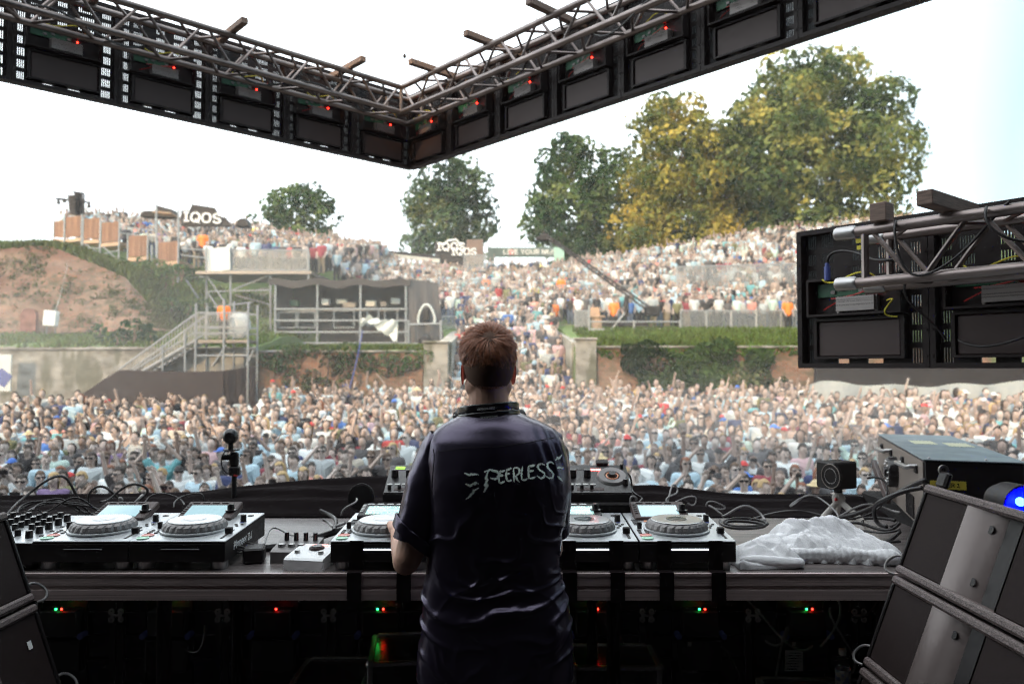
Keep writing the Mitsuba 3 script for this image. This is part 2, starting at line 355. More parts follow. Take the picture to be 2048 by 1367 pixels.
GOLD = [(0.06, 0.085, 0.03), (0.17, 0.175, 0.045), (0.31, 0.26, 0.06), (0.42, 0.32, 0.075)]
MIXD = [(0.035, 0.06, 0.026), (0.09, 0.125, 0.045), (0.19, 0.21, 0.07), (0.33, 0.29, 0.08)]
tree('small round green tree behind the left stand with sky around its whole crown', 512, 692, 366, 492, 74, GREEN, 11, nlobe=20, size=0.46, per=8.5, gap=0.37, trunks=((0.5, 0.17),))
tree('pale blue green oval tree beneath the corner of the overhead screens', 793, 1000, 306, 512, 76, TEAL, 12, nlobe=24, size=0.46, per=8.0, gap=0.42, prof=[(0, .75), (.25, 1.0), (.5, .98), (.75, .75), (.92, .5), (1, .3)])
tree('dark green spreading tree left of the golden trees behind the crane tip', 1030, 1262, 266, 530, 71, GREEN, 13, nlobe=28, size=0.46, per=8.5, trunks=((0.72, 0.16), (0.35, 0.1)), gap=0.40, prof=[(0, .8), (.25, 1.0), (.5, .85), (.75, .62), (.9, .5), (1, .3)])
tree('golden yellow autumn tree between the dark green tree and the tallest tree', 1212, 1490, 188, 520, 68, GOLD, 14, nlobe=30, size=0.46, per=8.5, trunks=((0.5, 0.12), (0.8, 0.1)), gap=0.36, prof=[(0, .85), (.3, 1.0), (.5, .95), (.75, .68), (.92, .5), (1, .3)])
tree('tallest and widest tree, green and ochre with a bare forked trunk showing', 1428, 1826, 114, 500, 66, MIXD, 15, nlobe=40, size=0.46, per=8.0, trunks=((0.40, 0.085), (0.62, 0.06), (0.28, 0.05)), gap=0.38, prof=[(0, .62), (.2, .8), (.45, 1.0), (.7, .92), (.9, .6), (1, .35)])
tree('dark leafy tree filling the gap behind the dark green and golden trees', 1150, 1330, 300, 540, 80, GREEN, 18, nlobe=16, size=0.6, per=4.5, trunks=((0.5, 0.12),), gap=0.42, prof=[(0, .9), (.3, 1.0), (.6, .9), (.9, .5), (1, .3)])
tree('shadowy green tree between and behind the golden tree and the tallest tree', 1370, 1600, 262, 520, 78, GREEN, 19, nlobe=18, size=0.6, per=4.5, trunks=((0.6, 0.10),), gap=0.45, prof=[(0, .9), (.3, 1.0), (.6, .9), (.9, .6), (1, .4)])
tree('low pale shrub like tree at the left foot of the small round tree', 480, 530, 428, 476, 70, TEAL, 16, nlobe=6, size=0.4, per=7, trunks=((0.5, 0.12),))
tree('low green tree with bright leaves at the foot of the golden tree', 1480, 1640, 400, 480, 64.5, GREEN, 17, nlobe=12, size=0.45, per=6, trunks=((0.3, 0.1),))

# ------------------------------------------------------------------ masonry
def brick_col(p, n, uv):
    u = dr.select(dr.abs(n.x) > 0.75, p.y, p.x)
    row = dr.floor(p.z / 0.085)
    s = u / 0.27 + 0.5 * (row - 2 * dr.floor(row / 2))
    r = mikit.cell_rand(dr.floor(s), row, 3)
    joint = mikit.smoothstep(0.0, 0.12, dr.minimum(s - dr.floor(s), 1 - (s - dr.floor(s)))) * mikit.smoothstep(0.0, 0.2, dr.minimum(p.z / 0.085 - row, 1 - (p.z / 0.085 - row)))
    b = mikit.mix((0.14, 0.046, 0.026), (0.28, 0.115, 0.062), r)
    c = mikit.mix((0.17, 0.145, 0.12), b, joint)
    w = mikit.fbm(p.x * 0.55, p.y * 0.55, p.z * 0.8, 4)
    g = mikit.fbm(p.x * 1.7 + 9, p.y * 1.7, p.z * 1.1, 3)
    h = mikit.fbm(p.x * 4.5, p.y * 4.5, p.z * 5.5, 3)
    c = mikit.mix(c, (0.21, 0.165, 0.13), mikit.smoothstep(0.30, 0.80, w * 0.6 + h * 0.4) * 0.9)
    c = mikit.mix(c, (0.05, 0.048, 0.022), mikit.smoothstep(0.42, 0.78, g * 0.5 + h * 0.5) * 0.9)
    c = mikit.mix(c, (0.10, 0.04, 0.025), mikit.smoothstep(-17.0, -22.5, p.x) * mikit.smoothstep(0.3, 0.65, mikit.fbm(p.x * 0.8, p.y, p.z * 0.9, 2)) * 0.75)
    return c
mat('m_brick', mikit.proc(brick_col), 0.9)
def plaster_col(p, n, uv):
    w = mikit.fbm(p.x * 0.6, p.y * 0.6, p.z * 1.2, 4)
    g = mikit.fbm(p.x * 2.3 + 4, p.y * 2.3, p.z * 0.7, 3)
    c = mikit.mix((0.12, 0.11, 0.095), (0.33, 0.32, 0.295), mikit.smoothstep(0.25, 0.75, 0.5 * w + 0.5 * mikit.fbm(p.x * 2.6, p.y * 2.6, p.z * 4.0, 3)))
    return mikit.mix(c, (0.08, 0.08, 0.05), mikit.smoothstep(0.5, 0.7, g) * 0.8)
mat('m_plaster', mikit.proc(plaster_col), 0.9)
def wall(label, x0, x1, y0, y1, z0, z1, bsdf, cop=0.08, cop_bsdf='m_plaster', name='wall', n=(40, 14)):
    k = thing(name, label, 'wall')
    rng = np.random.default_rng(abs(hash(round(x0 * 10))) % 1000)
    def face(u, v):
        x = x0 + (x1 - x0) * u; z = z0 + (z1 - z0) * v
        return np.stack([x, y0 - 0.10 * (1 - v) - 0.10 * (meshkit.fbm(np.stack([x * 1.3, z * 1.3, x * 0 + x0], -1), 3) - 0.5), z], -1)
    m = [grid(face, *n, flip=False), box2([x0, y0 + 0.06, z0], [x1, y1, z1])]
    obj('masonry', cat(m), bsdf, k)
    obj('coping', cbox([(x0 + x1) / 2, (y0 + y1) / 2 - 0.05, z1 + cop / 2 + 0.003], [x1 - x0 + 0.1, y1 - y0 + 0.12, cop], 0.02), cop_bsdf, k)
    return k
wall('long pale plastered retaining wall below the grass ledge at far left', -45, -9.75, 27.3, 27.9, -1.2, 2.32, 'm_plaster', n=(80, 12))
wall('weedy old retaining wall under the scaffold sound booth', -9.65, -3.35, 28.15, 28.75, -1.2, 2.25, 'm_brick', n=(30, 14))
wall('red brick retaining wall partly covered by the big ivy bush', 3.2, 18.0, 28.2, 28.8, -1.2, 2.42, 'm_brick', n=(60, 14))
wall('pale stone pier at the left foot of the crowded passage', -3.3, -2.4, 28.0, 28.8, -1.2, 2.6, 'm_plaster', n=(8, 14), name='stone_pier')
wall('grey stone pier at the right foot of the crowded passage', 2.4, 3.15, 28.0, 28.8, -1.2, 2.72, 'm_plaster', n=(8, 14), name='stone_pier')
for s, lab, xs in ((-1, 'pale side wall along the left of the crowded passage', (-2.33, -2.72)), (1, 'pale side wall along the right of the crowded passage', (2.29, 2.38))):
    k = thing('wall', lab, 'wall')
    v = []
    for x_off in (0, s * 0.5):
        for (Y, x, zt) in ((28.85, xs[0], 2.66), (41.3, xs[1], 3.75)):
            v += [[x + x_off, Y, -1.5], [x + x_off, Y, zt]]
    v = np.array(v)
    m = trimesh.Trimesh(v, [[0, 1, 3], [0, 3, 2], [4, 7, 5], [4, 6, 7], [1, 5, 7], [1, 7, 3], [0, 4, 5], [0, 5, 1], [2, 3, 7], [2, 7, 6]], process=False)
    obj('masonry', m, 'm_plaster', k)
# battered brick bastion on the left
def bastion(u, v):
    px = -120 + u * 462
    yb = np.interp(px, [-120, 0, 330], [668, 668, 660]); yt = np.interp(px, [-120, 0, 60, 100, 190, 245, 300, 330, 342], [505, 497, 490, 492, 528, 553, 610, 645, 658])
    Yb, Yt = 32.2, 34.6
    b = np.stack([(px - CX) / F0 * Yb, Yb + 0 * px, EYE - (yb - HY) / F0 * Yb], -1)
    t = np.stack([(px - CX) / F0 * Yt, Yt + 0 * px, EYE - (yt - HY) / F0 * Yt], -1)
    p = b + (t - b) * v[..., None]
    p[..., 1] += 0.6 * (meshkit.fbm(p * 0.5, 3) - 0.5) + 0.18 * (meshkit.fbm(p * 2.2, 2) - 0.5)
    return p
k = thing('brick_bastion', 'sloping red brick bastion face crumbling under the left stand', 'wall')
obj('masonry', grid(bastion, 90, 40), 'm_brick', k)
def bastion_top(u, v):
    e = bastion(u, np.ones_like(u))
    Y = e[..., 1] + v * 3.0
    return np.stack([e[..., 0], Y, e[..., 2] * (1 - v) + v * np.maximum(e[..., 2] + 0.1, height(e[..., 0], Y) + 0.05)], -1)
obj('turf', grid(bastion_top, 60, 8), 'm_ground', k)
rw = np.random.default_rng(12)
wp = bastion(rw.uniform(.2, 1, 260), rw.uniform(.02, .98, 260)); wp = wp[meshkit.fbm(wp * .6, 2) > .47]
wpts = np.vstack([q_ + rw.normal(0, [.22, .06, .16], (26, 3)) * rw.uniform(.5, 1.5) for q_ in wp])
v, f, c = leaf_cards(wpts, .13, np.array([.07, .075, .03]) * rw.uniform(.5, 1.6, (len(wpts), 1)), rw)
obj('weeds', (v, f), 'm_leaf', k, color=c); tag(k + '__weeds', kind='stuff')
# arched blocked doorway and cabinet at the foot of the bastion
def doorway():
    an = np.linspace(0, math.pi, 12)
    w, h = 0.33, 0.62
    return extr([(w, 0), *[(w * math.cos(a), h + w * math.sin(a)) for a in an], (-w, 0)], 0.2)
dpos = P(66, 662, 32.0)
mat('m_rust', mikit.proc(lambda p, n, uv: mi.Color3f(0.17, 0.075, 0.06) * (0.6 + 0.8 * mikit.fbm(p.x * 6, p.y * 6, p.z * 6))), 0.8)
o = obj('arched_door', xf(doorway(), t=dpos + [0, -0.35, 0]), 'm_rust'); tag(o, 'rust red arched metal door in the foot of the bastion', 'door')
cpos = P(102, 652, 30.5)
k = thing('utility_cabinet', 'white metal utility cabinet on legs in front of the brick bastion', 'cabinet')
obj('housing', cbox(cpos + [0, 0, 0.32], [0.5, 0.3, 0.62], 0.03, roty(0.08)), 'm_white', k)
for sx in (-0.17, 0.17): obj('leg', bar(cpos + [sx, 0, 0.05], cpos + [sx, 0, -0.3], 0.03, 6), 'm_steel_dull', k)
o = obj('guy_rope', pipe([P(135, 528, 33.5), P(122, 585, 32.0), P(110, 622, 30.5)], 0.02, 5, 12), 'm_plaster'); tag(o, 'pale rope running up the bastion from the white cabinet', 'rope')

# grass tufts and weeds on the terraces
rng = np.random.default_rng(21)
def blades(x0, x1, y0, y1, n, hmin, hmax):
    x, y = rng.uniform(x0, x1, n), rng.uniform(y0, y1, n)
    keep = meshkit.fbm(np.stack([x * 0.7, y * 0.7, x * 0], -1), 3) > 0.34
    x, y = x[keep], y[keep]; n = len(x)
    z = height(x, y) - 0.06
    h = rng.uniform(hmin, hmax, n); a = rng.uniform(0, math.pi, n); w = 0.05 + 0.05 * rng.uniform(size=n)
    lx, ly = rng.normal(0, 0.3, n) * h, rng.normal(0, 0.3, n) * h
    b0 = np.stack([x - np.cos(a) * w, y - np.sin(a) * w, z], -1); b1 = np.stack([x + np.cos(a) * w, y + np.sin(a) * w, z], -1)
    t = np.stack([x + lx, y + ly, z + h], -1)
    c = np.array([0.055, 0.095, 0.024]) * rng.uniform(0.4, 1.7, (n, 1)) * (0.55 + 0.9 * meshkit.fbm(np.stack([x * 0.6, y * 0.6, x * 0 + 5], -1), 3))[:, None] * np.array([1, 1, 1]) + rng.uniform(0, 0.05, (n, 1)) * np.array([1, 0.7, 0.1])
    return np.stack([b0, b1, t], 1).reshape(-1, 3), np.repeat(c, 3, 0)
V, C = [], []
for a in ((3.0, 17, 28.6, 37.5, 22000, 0.10, 0.34), (-30, -9.7, 28.0, 32.3, 14000, 0.1, 0.32), (-9.6, -3.2, 28.9, 34, 6000, 0.1, 0.3), (-24, -10, 34, 42, 12000, 0.15, 0.45), (-34, -18, 35, 47, 9000, 0.15, 0.4)):
    v, c = blades(*a); V.append(v); C.append(c)
bt = bastion_top(rng.uniform(0, 1, 9000), rng.uniform(0, 1, 9000)) - [0, 0, .05]
hh = rng.uniform(.12, .5, len(bt))[:, None]; aa = rng.uniform(0, math.pi, len(bt)); ww = np.stack([np.cos(aa), np.sin(aa), 0 * aa], -1) * rng.uniform(.05, .11, (len(bt), 1))
V.append(np.stack([bt - ww, bt + ww, bt + np.hstack([rng.normal(0, .35, (len(bt), 2)) * hh, hh])], 1).reshape(-1, 3))
C.append(np.repeat(np.array([0.06, 0.085, 0.026]) * rng.uniform(.4, 1.6, (len(bt), 1)) * (0.5 + meshkit.fbm(bt * .7, 3))[:, None] + rng.uniform(0, .05, (len(bt), 1)) * np.array([1, .75, .25]), 3, 0))
V, C = np.vstack(V), np.vstack(C)
obj('grass', (V, np.arange(len(V)).reshape(-1, 3)), 'm_leaf', color=C)
tag('grass', 'long green grass on the terraces and banks', 'grass', kind='stuff')
def bush(label, lobes, palette, seed, size=0.2, per=60, name='bush', category='bush', gap=0.35):
    k = thing(name, label, category)
    v, f, c = crown_mesh(lobes, per, size, palette, np.random.default_rng(seed), gap=gap)
    obj('foliage', (v, f), 'm_leaf', k, color=c)
    st = []
    for c0, r in lobes:
        st.append(pipe([[c0[0], c0[1] + r[1] * 0.3, c0[2] - r[2] * 1.0], [c0[0] + 0.1, c0[1], c0[2] - r[2] * 0.3], [c0[0], c0[1], c0[2] + r[2] * 0.5]], np.linspace(0.05, 0.015, 6), 5, 6))
    obj('stem', cat(st), 'm_bark', k)
    tag(k + '__foliage', kind='stuff')
IVY = [(0.018, 0.03, 0.013), (0.035, 0.055, 0.02), (0.05, 0.085, 0.028), (0.08, 0.13, 0.04)]
r1 = np.random.default_rng(5)
lob = []
for px in np.arange(1235, 1530, 13.0):
    for py in np.arange(704, 775, 14.0):
        left = np.interp(py, [690, 714, 728, 745, 775], [1215, 1240, 1262, 1286, 1308])
        if px > left - 5 and not (py < 728 and math.sin(px * .05) + .6 * math.sin(px * .13 + 1) < .1):
            lob.append((P(px + r1.normal(0, 5), py + r1.normal(0, 4), 27.95 + r1.normal(0, 0.2)), np.array([0.38, 0.42, 0.30]) * r1.uniform(0.5, 1.55)))
bush('dense dark green ivy bush hanging over the right retaining wall', lob, IVY, 41, size=0.17, per=120, name='ivy_bush', gap=0.30)
lob = [(P(px, 703 + r1.normal(0, 4) - (px > 1500) * 4, 28.4), np.array([0.34, 0.35, 0.16]) * r1.uniform(0.5, 1.3)) for px in np.arange(1200, 1620, 11)]
bush('bright leafy fringe of plants along the top of the brick wall', lob, [(0.05, 0.09, 0.02), (0.08, 0.14, 0.03), (0.12, 0.19, 0.05)], 42, size=0.16, per=60, name='leafy_fringe', category='plants')
WEED = [(0.05, 0.06, 0.03), (0.08, 0.10, 0.045), (0.13, 0.14, 0.07), (0.17, 0.13, 0.08)]
WG = [(0.035, 0.06, 0.025), (0.06, 0.10, 0.04), (0.09, 0.14, 0.05)]
for i, (px, py, w, lab, pal) in enumerate(((545, 735, 0.75, 'leftmost clump of weeds on the wall below the sound booth', WG), (590, 705, 0.6, 'small weed clump on the coping under the left posts of the booth', WG), (655, 712, 0.7, 'brownish weed clump below the middle of the sound booth', WEED),
                                     (735, 722, 0.85, 'large green weed clump on the wall below the white plastic sheet', WG), (820, 725, 0.85, 'rightmost green weed clump beside the pale stone pier', WG), (690, 765, 0.7, 'low dry weeds near the foot of the wall below the booth', WEED), (620, 765, 0.7, 'dry olive weeds at the foot of the wall above the crowd', WEED))):
    c0 = P(px, py, 28.0)
    bush(lab, [(c0 + [r1.normal(0, w * 0.5), 0, r1.normal(0, w * 0.25)], np.array([0.42, 0.25, 0.34]) * w * r1.uniform(0.8, 1.3)) for _ in range(6)], pal, 60 + i, size=0.14, per=70, name='weed_clump', category='plant')
for i, (px, py, Y, w, n, lab) in enumerate(((240, 690, 29.0, 0.9, 14, 'dark hedge like shrub above the pale retaining wall left of the stairs'), (340, 545, 37, .8, 12, 'dark green shrub below the left stand, next to the bastion edge'), (365, 620, 35.5, .7, 10, 'dark shrub low on the green bank above the stairs'), (295, 535, 40, .7, 10, 'green shrub high on the bank under the reed fence panels'), (1500, 765, 27.2, 0.6, 10, 'pale grey green weeds at the foot of the ivy bush'))):
    c0 = P(px, py, Y)
    bush(lab, [(c0 + [r1.normal(0, w), r1.normal(0, 0.3), r1.normal(0, w * 0.3)], np.array([0.5, 0.4, 0.4]) * w * r1.uniform(0.7, 1.2)) for _ in range(n)], GREEN if i < 4 else WEED, 80 + i, size=0.2, per=40, name='shrub', category='shrub')

# ================================================================== the stage shell (behind and beside the camera) and its floor
o = obj('stage_floor', box2([-7, -3.2, -0.06], [7, 4.05, 0.0]), 'm_black'); tag(o, 'black stage floor', kind='structure')
k = thing('stage_shell', 'black draped stage house around and above the back of the stage', 'stage')
obj('back_wall', box2([-30, -3.5, -2.6], [16, -3.2, 8.0]), 'm_cloth_black', k)
obj('roof', box2([-9, -3.2, 6.2], [9, 0.6, 6.4]), 'm_cloth_black', k)
obj('side_drape', box2([-9, -3.2, -2.5], [-8.8, 2.4, 6.2]), 'm_cloth_black', k)
obj('side_drape', box2([8.8, -3.2, -2.5], [9, 1.6, 6.2]), 'm_cloth_black', k)
obj('stage_front', box2([-9, 3.95, -2.6], [9, 4.05, -0.07]), 'm_cloth_black', k)

# ================================================================== LED screen modules seen from behind
MW, MH = 0.69, 0.755
def module_parts():
    B = lambda u0, u1, v0, v1, w0, w1: box2([u0, v0, w0], [u1, v1, w1])     # u right, v up, w towards the viewer behind the screen
    W, H = MW - 0.004, MH - 0.004
    fr = [B(0, .026, 0, H, -.03, .05), B(W - .026, W, 0, H, -.03, .05), B(.026, W - .026, 0, .026, -.03, .05), B(.026, W - .026, H - .026, H, -.03, .05)]
    for u in (.012, W - .012):
        for v in np.linspace(.06, H - .06, 6): fr.append(cyl([u, v, .052], .006, .008, 8))
    lat = []
    rows = np.linspace(.026, H - .026, 9)
    for v in rows[1:-1]: lat.append(B(.026, W - .026, v - .014, v + .014, -.018, -.006))
    def strip(u0, u1, n):
        e = np.linspace(u0, u1, n + 1)
        for x in e: lat.append(B(x - .0039, x + .0039, .026, H - .026, -.017, -.007))
    strip(.036, .085, 4); strip(W - .105, W - .04, 5)
    lat.append(B(.085, .105, .026, H - .026, -.018, -.006)); lat.append(B(W - .125, W - .105, .026, H - .026, -.018, -.006))
    lat.append(B(.026, .036, .026, H - .026, -.018, -.006)); lat.append(B(W - .04, W - .026, .026, H - .026, -.018, -.006))
    for a, b, n in ((.115, .185, 6), (.285, .35, 5), (.42, .53, 8)):       # slits in the upper half
        e = np.linspace(a, b, n + 1)
        for x in e: lat.append(B(x - .0039, x + .0039, .47, H - .026, -.017, -.007))
    for a, b in ((.105, .115), (.185, .285), (.35, .42), (.53, W - .125)): lat.append(B(a, b, .47, H - .026, -.017, -.007))
    lat.append(B(.105, W - .125, .05, .47, -.017, -.007))
    for a, b in ((.105, .2), (.26, .36), (.44, W - .125)): lat.append(B(a, b, .026, .05, -.017, -.007))
    u0, u1, v0, v1 = .075, W - .115, .275, .475
    ebox = [B(u0, u1, v0, v0 + .012, .0, .085), B(u0, u1, v1 - .012, v1, .0, .085), B(u0, u0 + .012, v0 + .012, v1 - .012, .0, .085), B(u1 - .012, u1, v0 + .012, v1 - .012, .0, .085), B(u0 + .012, u1 - .012, v0 + .012, v1 - .012, .0, .012)]
    plate = [cbox([(.11 + W - .13) / 2, .155, .022], [W - .25, .19, .03], .008)]
    rim = [B(.095, .112, .05, .262, .002, .05), B(W - .132, W - .115, .05, .262, .002, .05), B(.112, W - .132, .05, .062, .002, .05), B(.112, W - .132, .25, .262, .002, .05)]
    psu = [box([.335, .335, .045], [.20, .075, .055])]
    for s in (-1, 1): psu.append(B(.335 + s * .1 - .006, .335 + s * .1 + .006, .29, .375, .02, .05))
    pcb = [box([.24, .415, .025], [.26, .07, .006])]
    chips = [box([.2 + .05 * i, .415 + .012 * ((i * 7) % 3 - 1), .032], [.022, .018, .012]) for i in range(4)]
    led = [ball([.405, .392, .05], .0068, 1)]
    red = [pipe([[.395, .44, .03], [.41, .41, .06], [.36, .385, .07], [.20, .37, .05]], .0035, 5, 14), pipe([[.235, .35, .05], [.18, .32, .06], [.15, .31, .04]], .003, 5, 8)]
    yel = [pipe([[.17, .47, .09], [.27, .452, .11], [.40, .485, .12], [.45, .46, .08]], .004, 5, 16)]
    return dict(frame=(cat(fr), 'm_panel_black'), lattice=(cat(lat), 'm_panel_black'), electronics_box=(cat(ebox), 'm_panel_black'), cover_plate=(cat(plate), 'm_plate_dark'), plate_rim=(cat(rim), 'm_panel_black'),
                power_supply=(cat(psu), 'm_psu'), circuit_board=(cat(pcb), 'm_pcb'), chips=(cat(chips), 'm_steel_dull'), red_wire=(cat(red), 'm_red'), yellow_wire=(cat(yel), 'm_yellow')), cat(led)
MOD, MODLED = module_parts()
MODPLY = {n: mikit.ply(m, b) for n, (m, b) in MOD.items()}
PARENT = {'circuit_board': 'electronics_box', 'power_supply': 'electronics_box', 'red_wire': 'electronics_box', 'yellow_wire': 'electronics_box', 'chips': 'electronics_box', 'indicator_light': 'electronics_box', 'plate_rim': 'cover_plate'}
mat('m_led_body', (0.3, 0.05, 0.04), 0.4)
LEDPLY = {'type': 'ply', **{k2: v2 for k2, v2 in mikit.ply(MODLED, 'm_led_body').items() if k2 != 'type'}, 'emitter': emit((1.0, 0.012, 0.006))}
def led_module(origin, udir, label, group, led=True):
    u = np.array([*udir, 0.0]); v = np.array([0, 0, 1.0]); w = np.cross(u, v)
    M = np.eye(4); M[:3, 0], M[:3, 1], M[:3, 2], M[:3, 3] = u, v, w, origin
    k = thing('led_screen_module', label, 'led panel', group)
    skip = {'yellow_wire'} if len(label) % 3 == 0 else ({'red_wire'} if len(label) % 3 == 1 else set())
    for n, d in MODPLY.items():
        if n in skip: continue
        par = PARENT.get(n)
        scene[f'{k}__{par}__{n}' if par else f'{k}__{n}'] = {**d, 'to_world': T(M)}
    if led: scene[f'{k}__electronics_box__indicator_light'] = {**LEDPLY, 'to_world': T(M)}
    return M
YC = 7.6
RING_Z = P(822, 340, YC)[2]
CORN = np.array([P(822, 340, YC)[0], YC, RING_Z])
aR, bL = np.array([math.sin(math.radians(43)), -math.cos(math.radians(43))]), np.array([-math.cos(math.radians(43)), -math.sin(math.radians(43))])
ORD = ['first', 'second', 'third', 'fourth', 'fifth', 'sixth', 'seventh', 'eighth', 'ninth', 'tenth']
for i in range(9):
    s = (i + 1) * MW
    led_module(CORN + np.array([*(bL * s), 0]), -bL, f'{ORD[i]} screen module left of the corner in the overhead screen frame', 'overhead screen modules, left arm')
for i in range(9):
    s = i * MW + 0.004
    led_module(CORN + np.array([*(aR * s), 0]), aR, f'{ORD[i]} screen module right of the corner in the overhead screen frame', 'overhead screen modules, right arm')

# ------------------------------------------------------------------ box trusses
def truss(label, p_far, d, length, n_in, zlo, zhi, dist=(0.40, 0.16), start_cap=True, phase=0.0, sign=1, ends=True):
    """p_far: a point of the screen plane; d: unit direction along it; n_in: unit normal towards the camera"""
    k = thing('lattice_truss', label, 'truss')
    d3, n3 = np.array([*d, 0.0]), np.array([*n_in, 0.0])
    at = lambda s, w, z: np.array([p_far[0], p_far[1], 0]) + d3 * s + n3 * w + [0, 0, z]
    for w in dist:
        for z in (zlo, zhi):
            s0 = dist[0] * sign if start_cap == 'corner' else (0 if w == dist[0] else 0.02)
            s0 = (w if start_cap == 'corner' else s0)
            obj('chord', bar(at(s0, w, z), at(length, w, z), 0.025, 12), 'm_alu_truss', k, smooth=40)
            if start_cap is True:
                obj('coupler', lathe([(0, 0), (.03, 0), (.033, .01), (.033, .09), (.027, .1), (0, .1)], 14).apply_transform(trimesh.geometry.align_vectors([0, 0, 1], d3)).apply_translation(at(s0 - 0.04, w, z)), 'm_alu', k, smooth=40)
    pit = 0.46
    s0 = (max(dist) if start_cap == 'corner' else 0.10)
    S = np.arange(s0, length - pit / 2, pit / 2)
    if ends:
        for w in dist: obj('upright', bar(at(s0, w, zlo), at(s0, w, zhi), 0.018, 8), 'm_alu_truss', k, smooth=40)
    faces = [lambda s, e: at(s, dist[0], zhi if e else zlo), lambda s, e: at(s, dist[1], zlo if e else zhi), lambda s, e: at(s, dist[0] if e else dist[1], zhi), lambda s, e: at(s, dist[1] if e else dist[0], zlo)]
    for fi, f in enumerate(faces):
        for i in range(len(S) - 1):
            p, q = f(S[i] + 0.03, (i + (fi == 0)) % 2), f(S[i + 1] - 0.02, (i + 1 + (fi == 0)) % 2)
            obj('brace', bar(p, q, 0.0115, 6), 'm_alu_truss', k, smooth=40)
    return at
nLin, nRin = np.array([aR[0] * 1, aR[1]]), np.array([bL[0], bL[1]])     # inward normal of the left arm is aR, of the right arm bL
# the lacing starts in the inner corner of the two arms
tl = truss('aluminium box truss along the left arm of the overhead screens', CORN, bL, 7.5, aR, RING_Z + .40, RING_Z + .64, start_cap='corner')
tr = truss('aluminium box truss along the right arm of the overhead screens', CORN, aR, 7.0, bL, RING_Z + .40, RING_Z + .64, start_cap='corner')
def block(at, s, lab, z, w0=-0.02, w1=0.62, sec=(0.055, 0.05)):
    p, q_ = at(s, w0, z), at(s, w1, z)
    c = (p + q_) / 2; d = q_ - p
    R = np.stack([d / np.linalg.norm(d), np.cross([0, 0, 1], d / np.linalg.norm(d)), [0, 0, 1]], 1)
    o = obj('timber_beam', cbox(c, [np.linalg.norm(d), sec[0], sec[1]], 0.004, R), 'm_timber'); tag(o, lab, 'beam')
zt = RING_Z + .64 + .025 + .028
for s, lab in ((0.95, 'short timber across the left truss closest to the corner'), (2.02, 'short timber across the left truss, second from the corner'), (2.98, 'short timber across the left truss carrying a thin wire'), (4.1, 'short timber across the left truss nearest the upper left image edge')):
    block(tl, s, lab, zt)
for s, lab in ((0.85, 'short timber across the right truss closest to the corner'), (1.62, 'short timber across the right truss, second from the corner'), (2.35, 'short timber across the right truss, third from the corner')):
    block(tr, s, lab, zt)
o = obj('thin_wire', pipe([tl(2.98, 0.3, zt + .02), tl(2.98, 0.3, zt + 0.25), tl(3.0, 0.32, zt + 1.6)], 0.004, 5, 10), 'm_cable_grey'); tag(o, 'thin vertical wire rising from a timber on the left truss', 'wire')
o = obj('suspension_wire', cat(pipe([tr(2.1, .3, zt), tr(2.45, .3, zt + .9)], .004, 5), pipe([tr(2.8, .3, zt), tr(2.45, .3, zt + .9)], .004, 5)), 'm_cable_grey'); tag(o, 'thin forked suspension wire above the right truss', 'wire')
o = obj('hanging_weight', ball(tl(0.28, 0.28, zt + .32), [.016, .016, .024], 2), 'm_rubber'); tag(o, 'tiny dark rigging weight hanging above the corner of the trusses', 'weight')
for i, (s, arm, lab) in enumerate(((1.3, tl, 'black cable tied along the left truss near the corner'), (3.3, tl, 'black cable tied along the left truss further from the corner'), (1.4, tr, 'black cable slung along the right truss near the corner'), (3.4, tr, 'black cable loop on the right truss near the top image edge'))):
    pts = [arm(s - .7, .38, RING_Z + .43), arm(s - .3, .40, RING_Z + .36), arm(s, .42, RING_Z + .44), arm(s + .3, .36, RING_Z + .37), arm(s + .75, .40, RING_Z + .44)]
    o = obj('truss_cable', pipe(pts, .008, 5, 24), 'm_cable_black'); tag(o, lab, 'cable')

# ------------------------------------------------------------------ the single screen row at the right
RP0 = P(1606, 736, 4.16)
RZ = RP0[2]
aS = np.array([math.sin(math.radians(38)), -math.cos(math.radians(38))]); nS = np.array([-aS[1] * -1, -aS[0]])
nS = np.array([-math.cos(math.radians(38)), -math.sin(math.radians(38))])
for i, lab in enumerate(('left module of the low screen row at right, with blue plug and yellow wire', 'second module of the low screen row at the right image edge', 'module of the low screen row beyond the right image edge')):
    led_module(RP0 + np.array([*(aS * i * MW), 0]), aS, lab, 'low screen row at right')
W3 = lambda s, w, z: RP0 + np.array([*(aS * s + nS * w), z])
ts = truss('near aluminium truss carrying the low screen row at right', RP0 + np.array([*(aS * 0.46), 0]), aS, 2.2, nS, RZ + .40, RZ + .64)
block(ts, 0.18, 'upright wooden wedge at the end of the near truss', RZ + .64 + .025 + .045, 0.36, 0.44, (0.075, 0.085))
block(ts, 0.46, 'sawn timber lying across the top of the near truss', RZ + .64 + .025 + .035, 0.15, 0.62, (0.065, 0.062))
o = obj('plug_connector', cat(cyl(W3(.20, .09, .50), .016, .075, 12), cyl(W3(.20, .09, .545), .011, .02, 10)), 'm_blue_plastic', smooth=40); tag(o, 'blue cable plug on the back of the low screen row', 'plug')
o = obj('plug_cable', pipe([W3(.20, .09, .55), W3(.23, .1, .60), W3(.33, .1, .60), W3(.45, .16, .55), W3(.62, .2, .52)], .007, 6, 24), 'm_cable_black', smooth=True); tag(o, 'black cable curving from the blue plug to the near truss', 'cable')
for s, z, lab in ((.33, .665, 'upper yellow sticker on the back of the low screen row'), (.335, .63, 'lower yellow sticker on the back of the low screen row')):
    u = np.array([*aS, 0]); R = np.stack([u, [0, 0, 1.0], np.cross(u, [0, 0, 1.0])], 1)
    o = obj('sticker', box(W3(s, .003, z), [.036, .022, .001], R), 'm_yellow'); tag(o, lab, 'sticker')
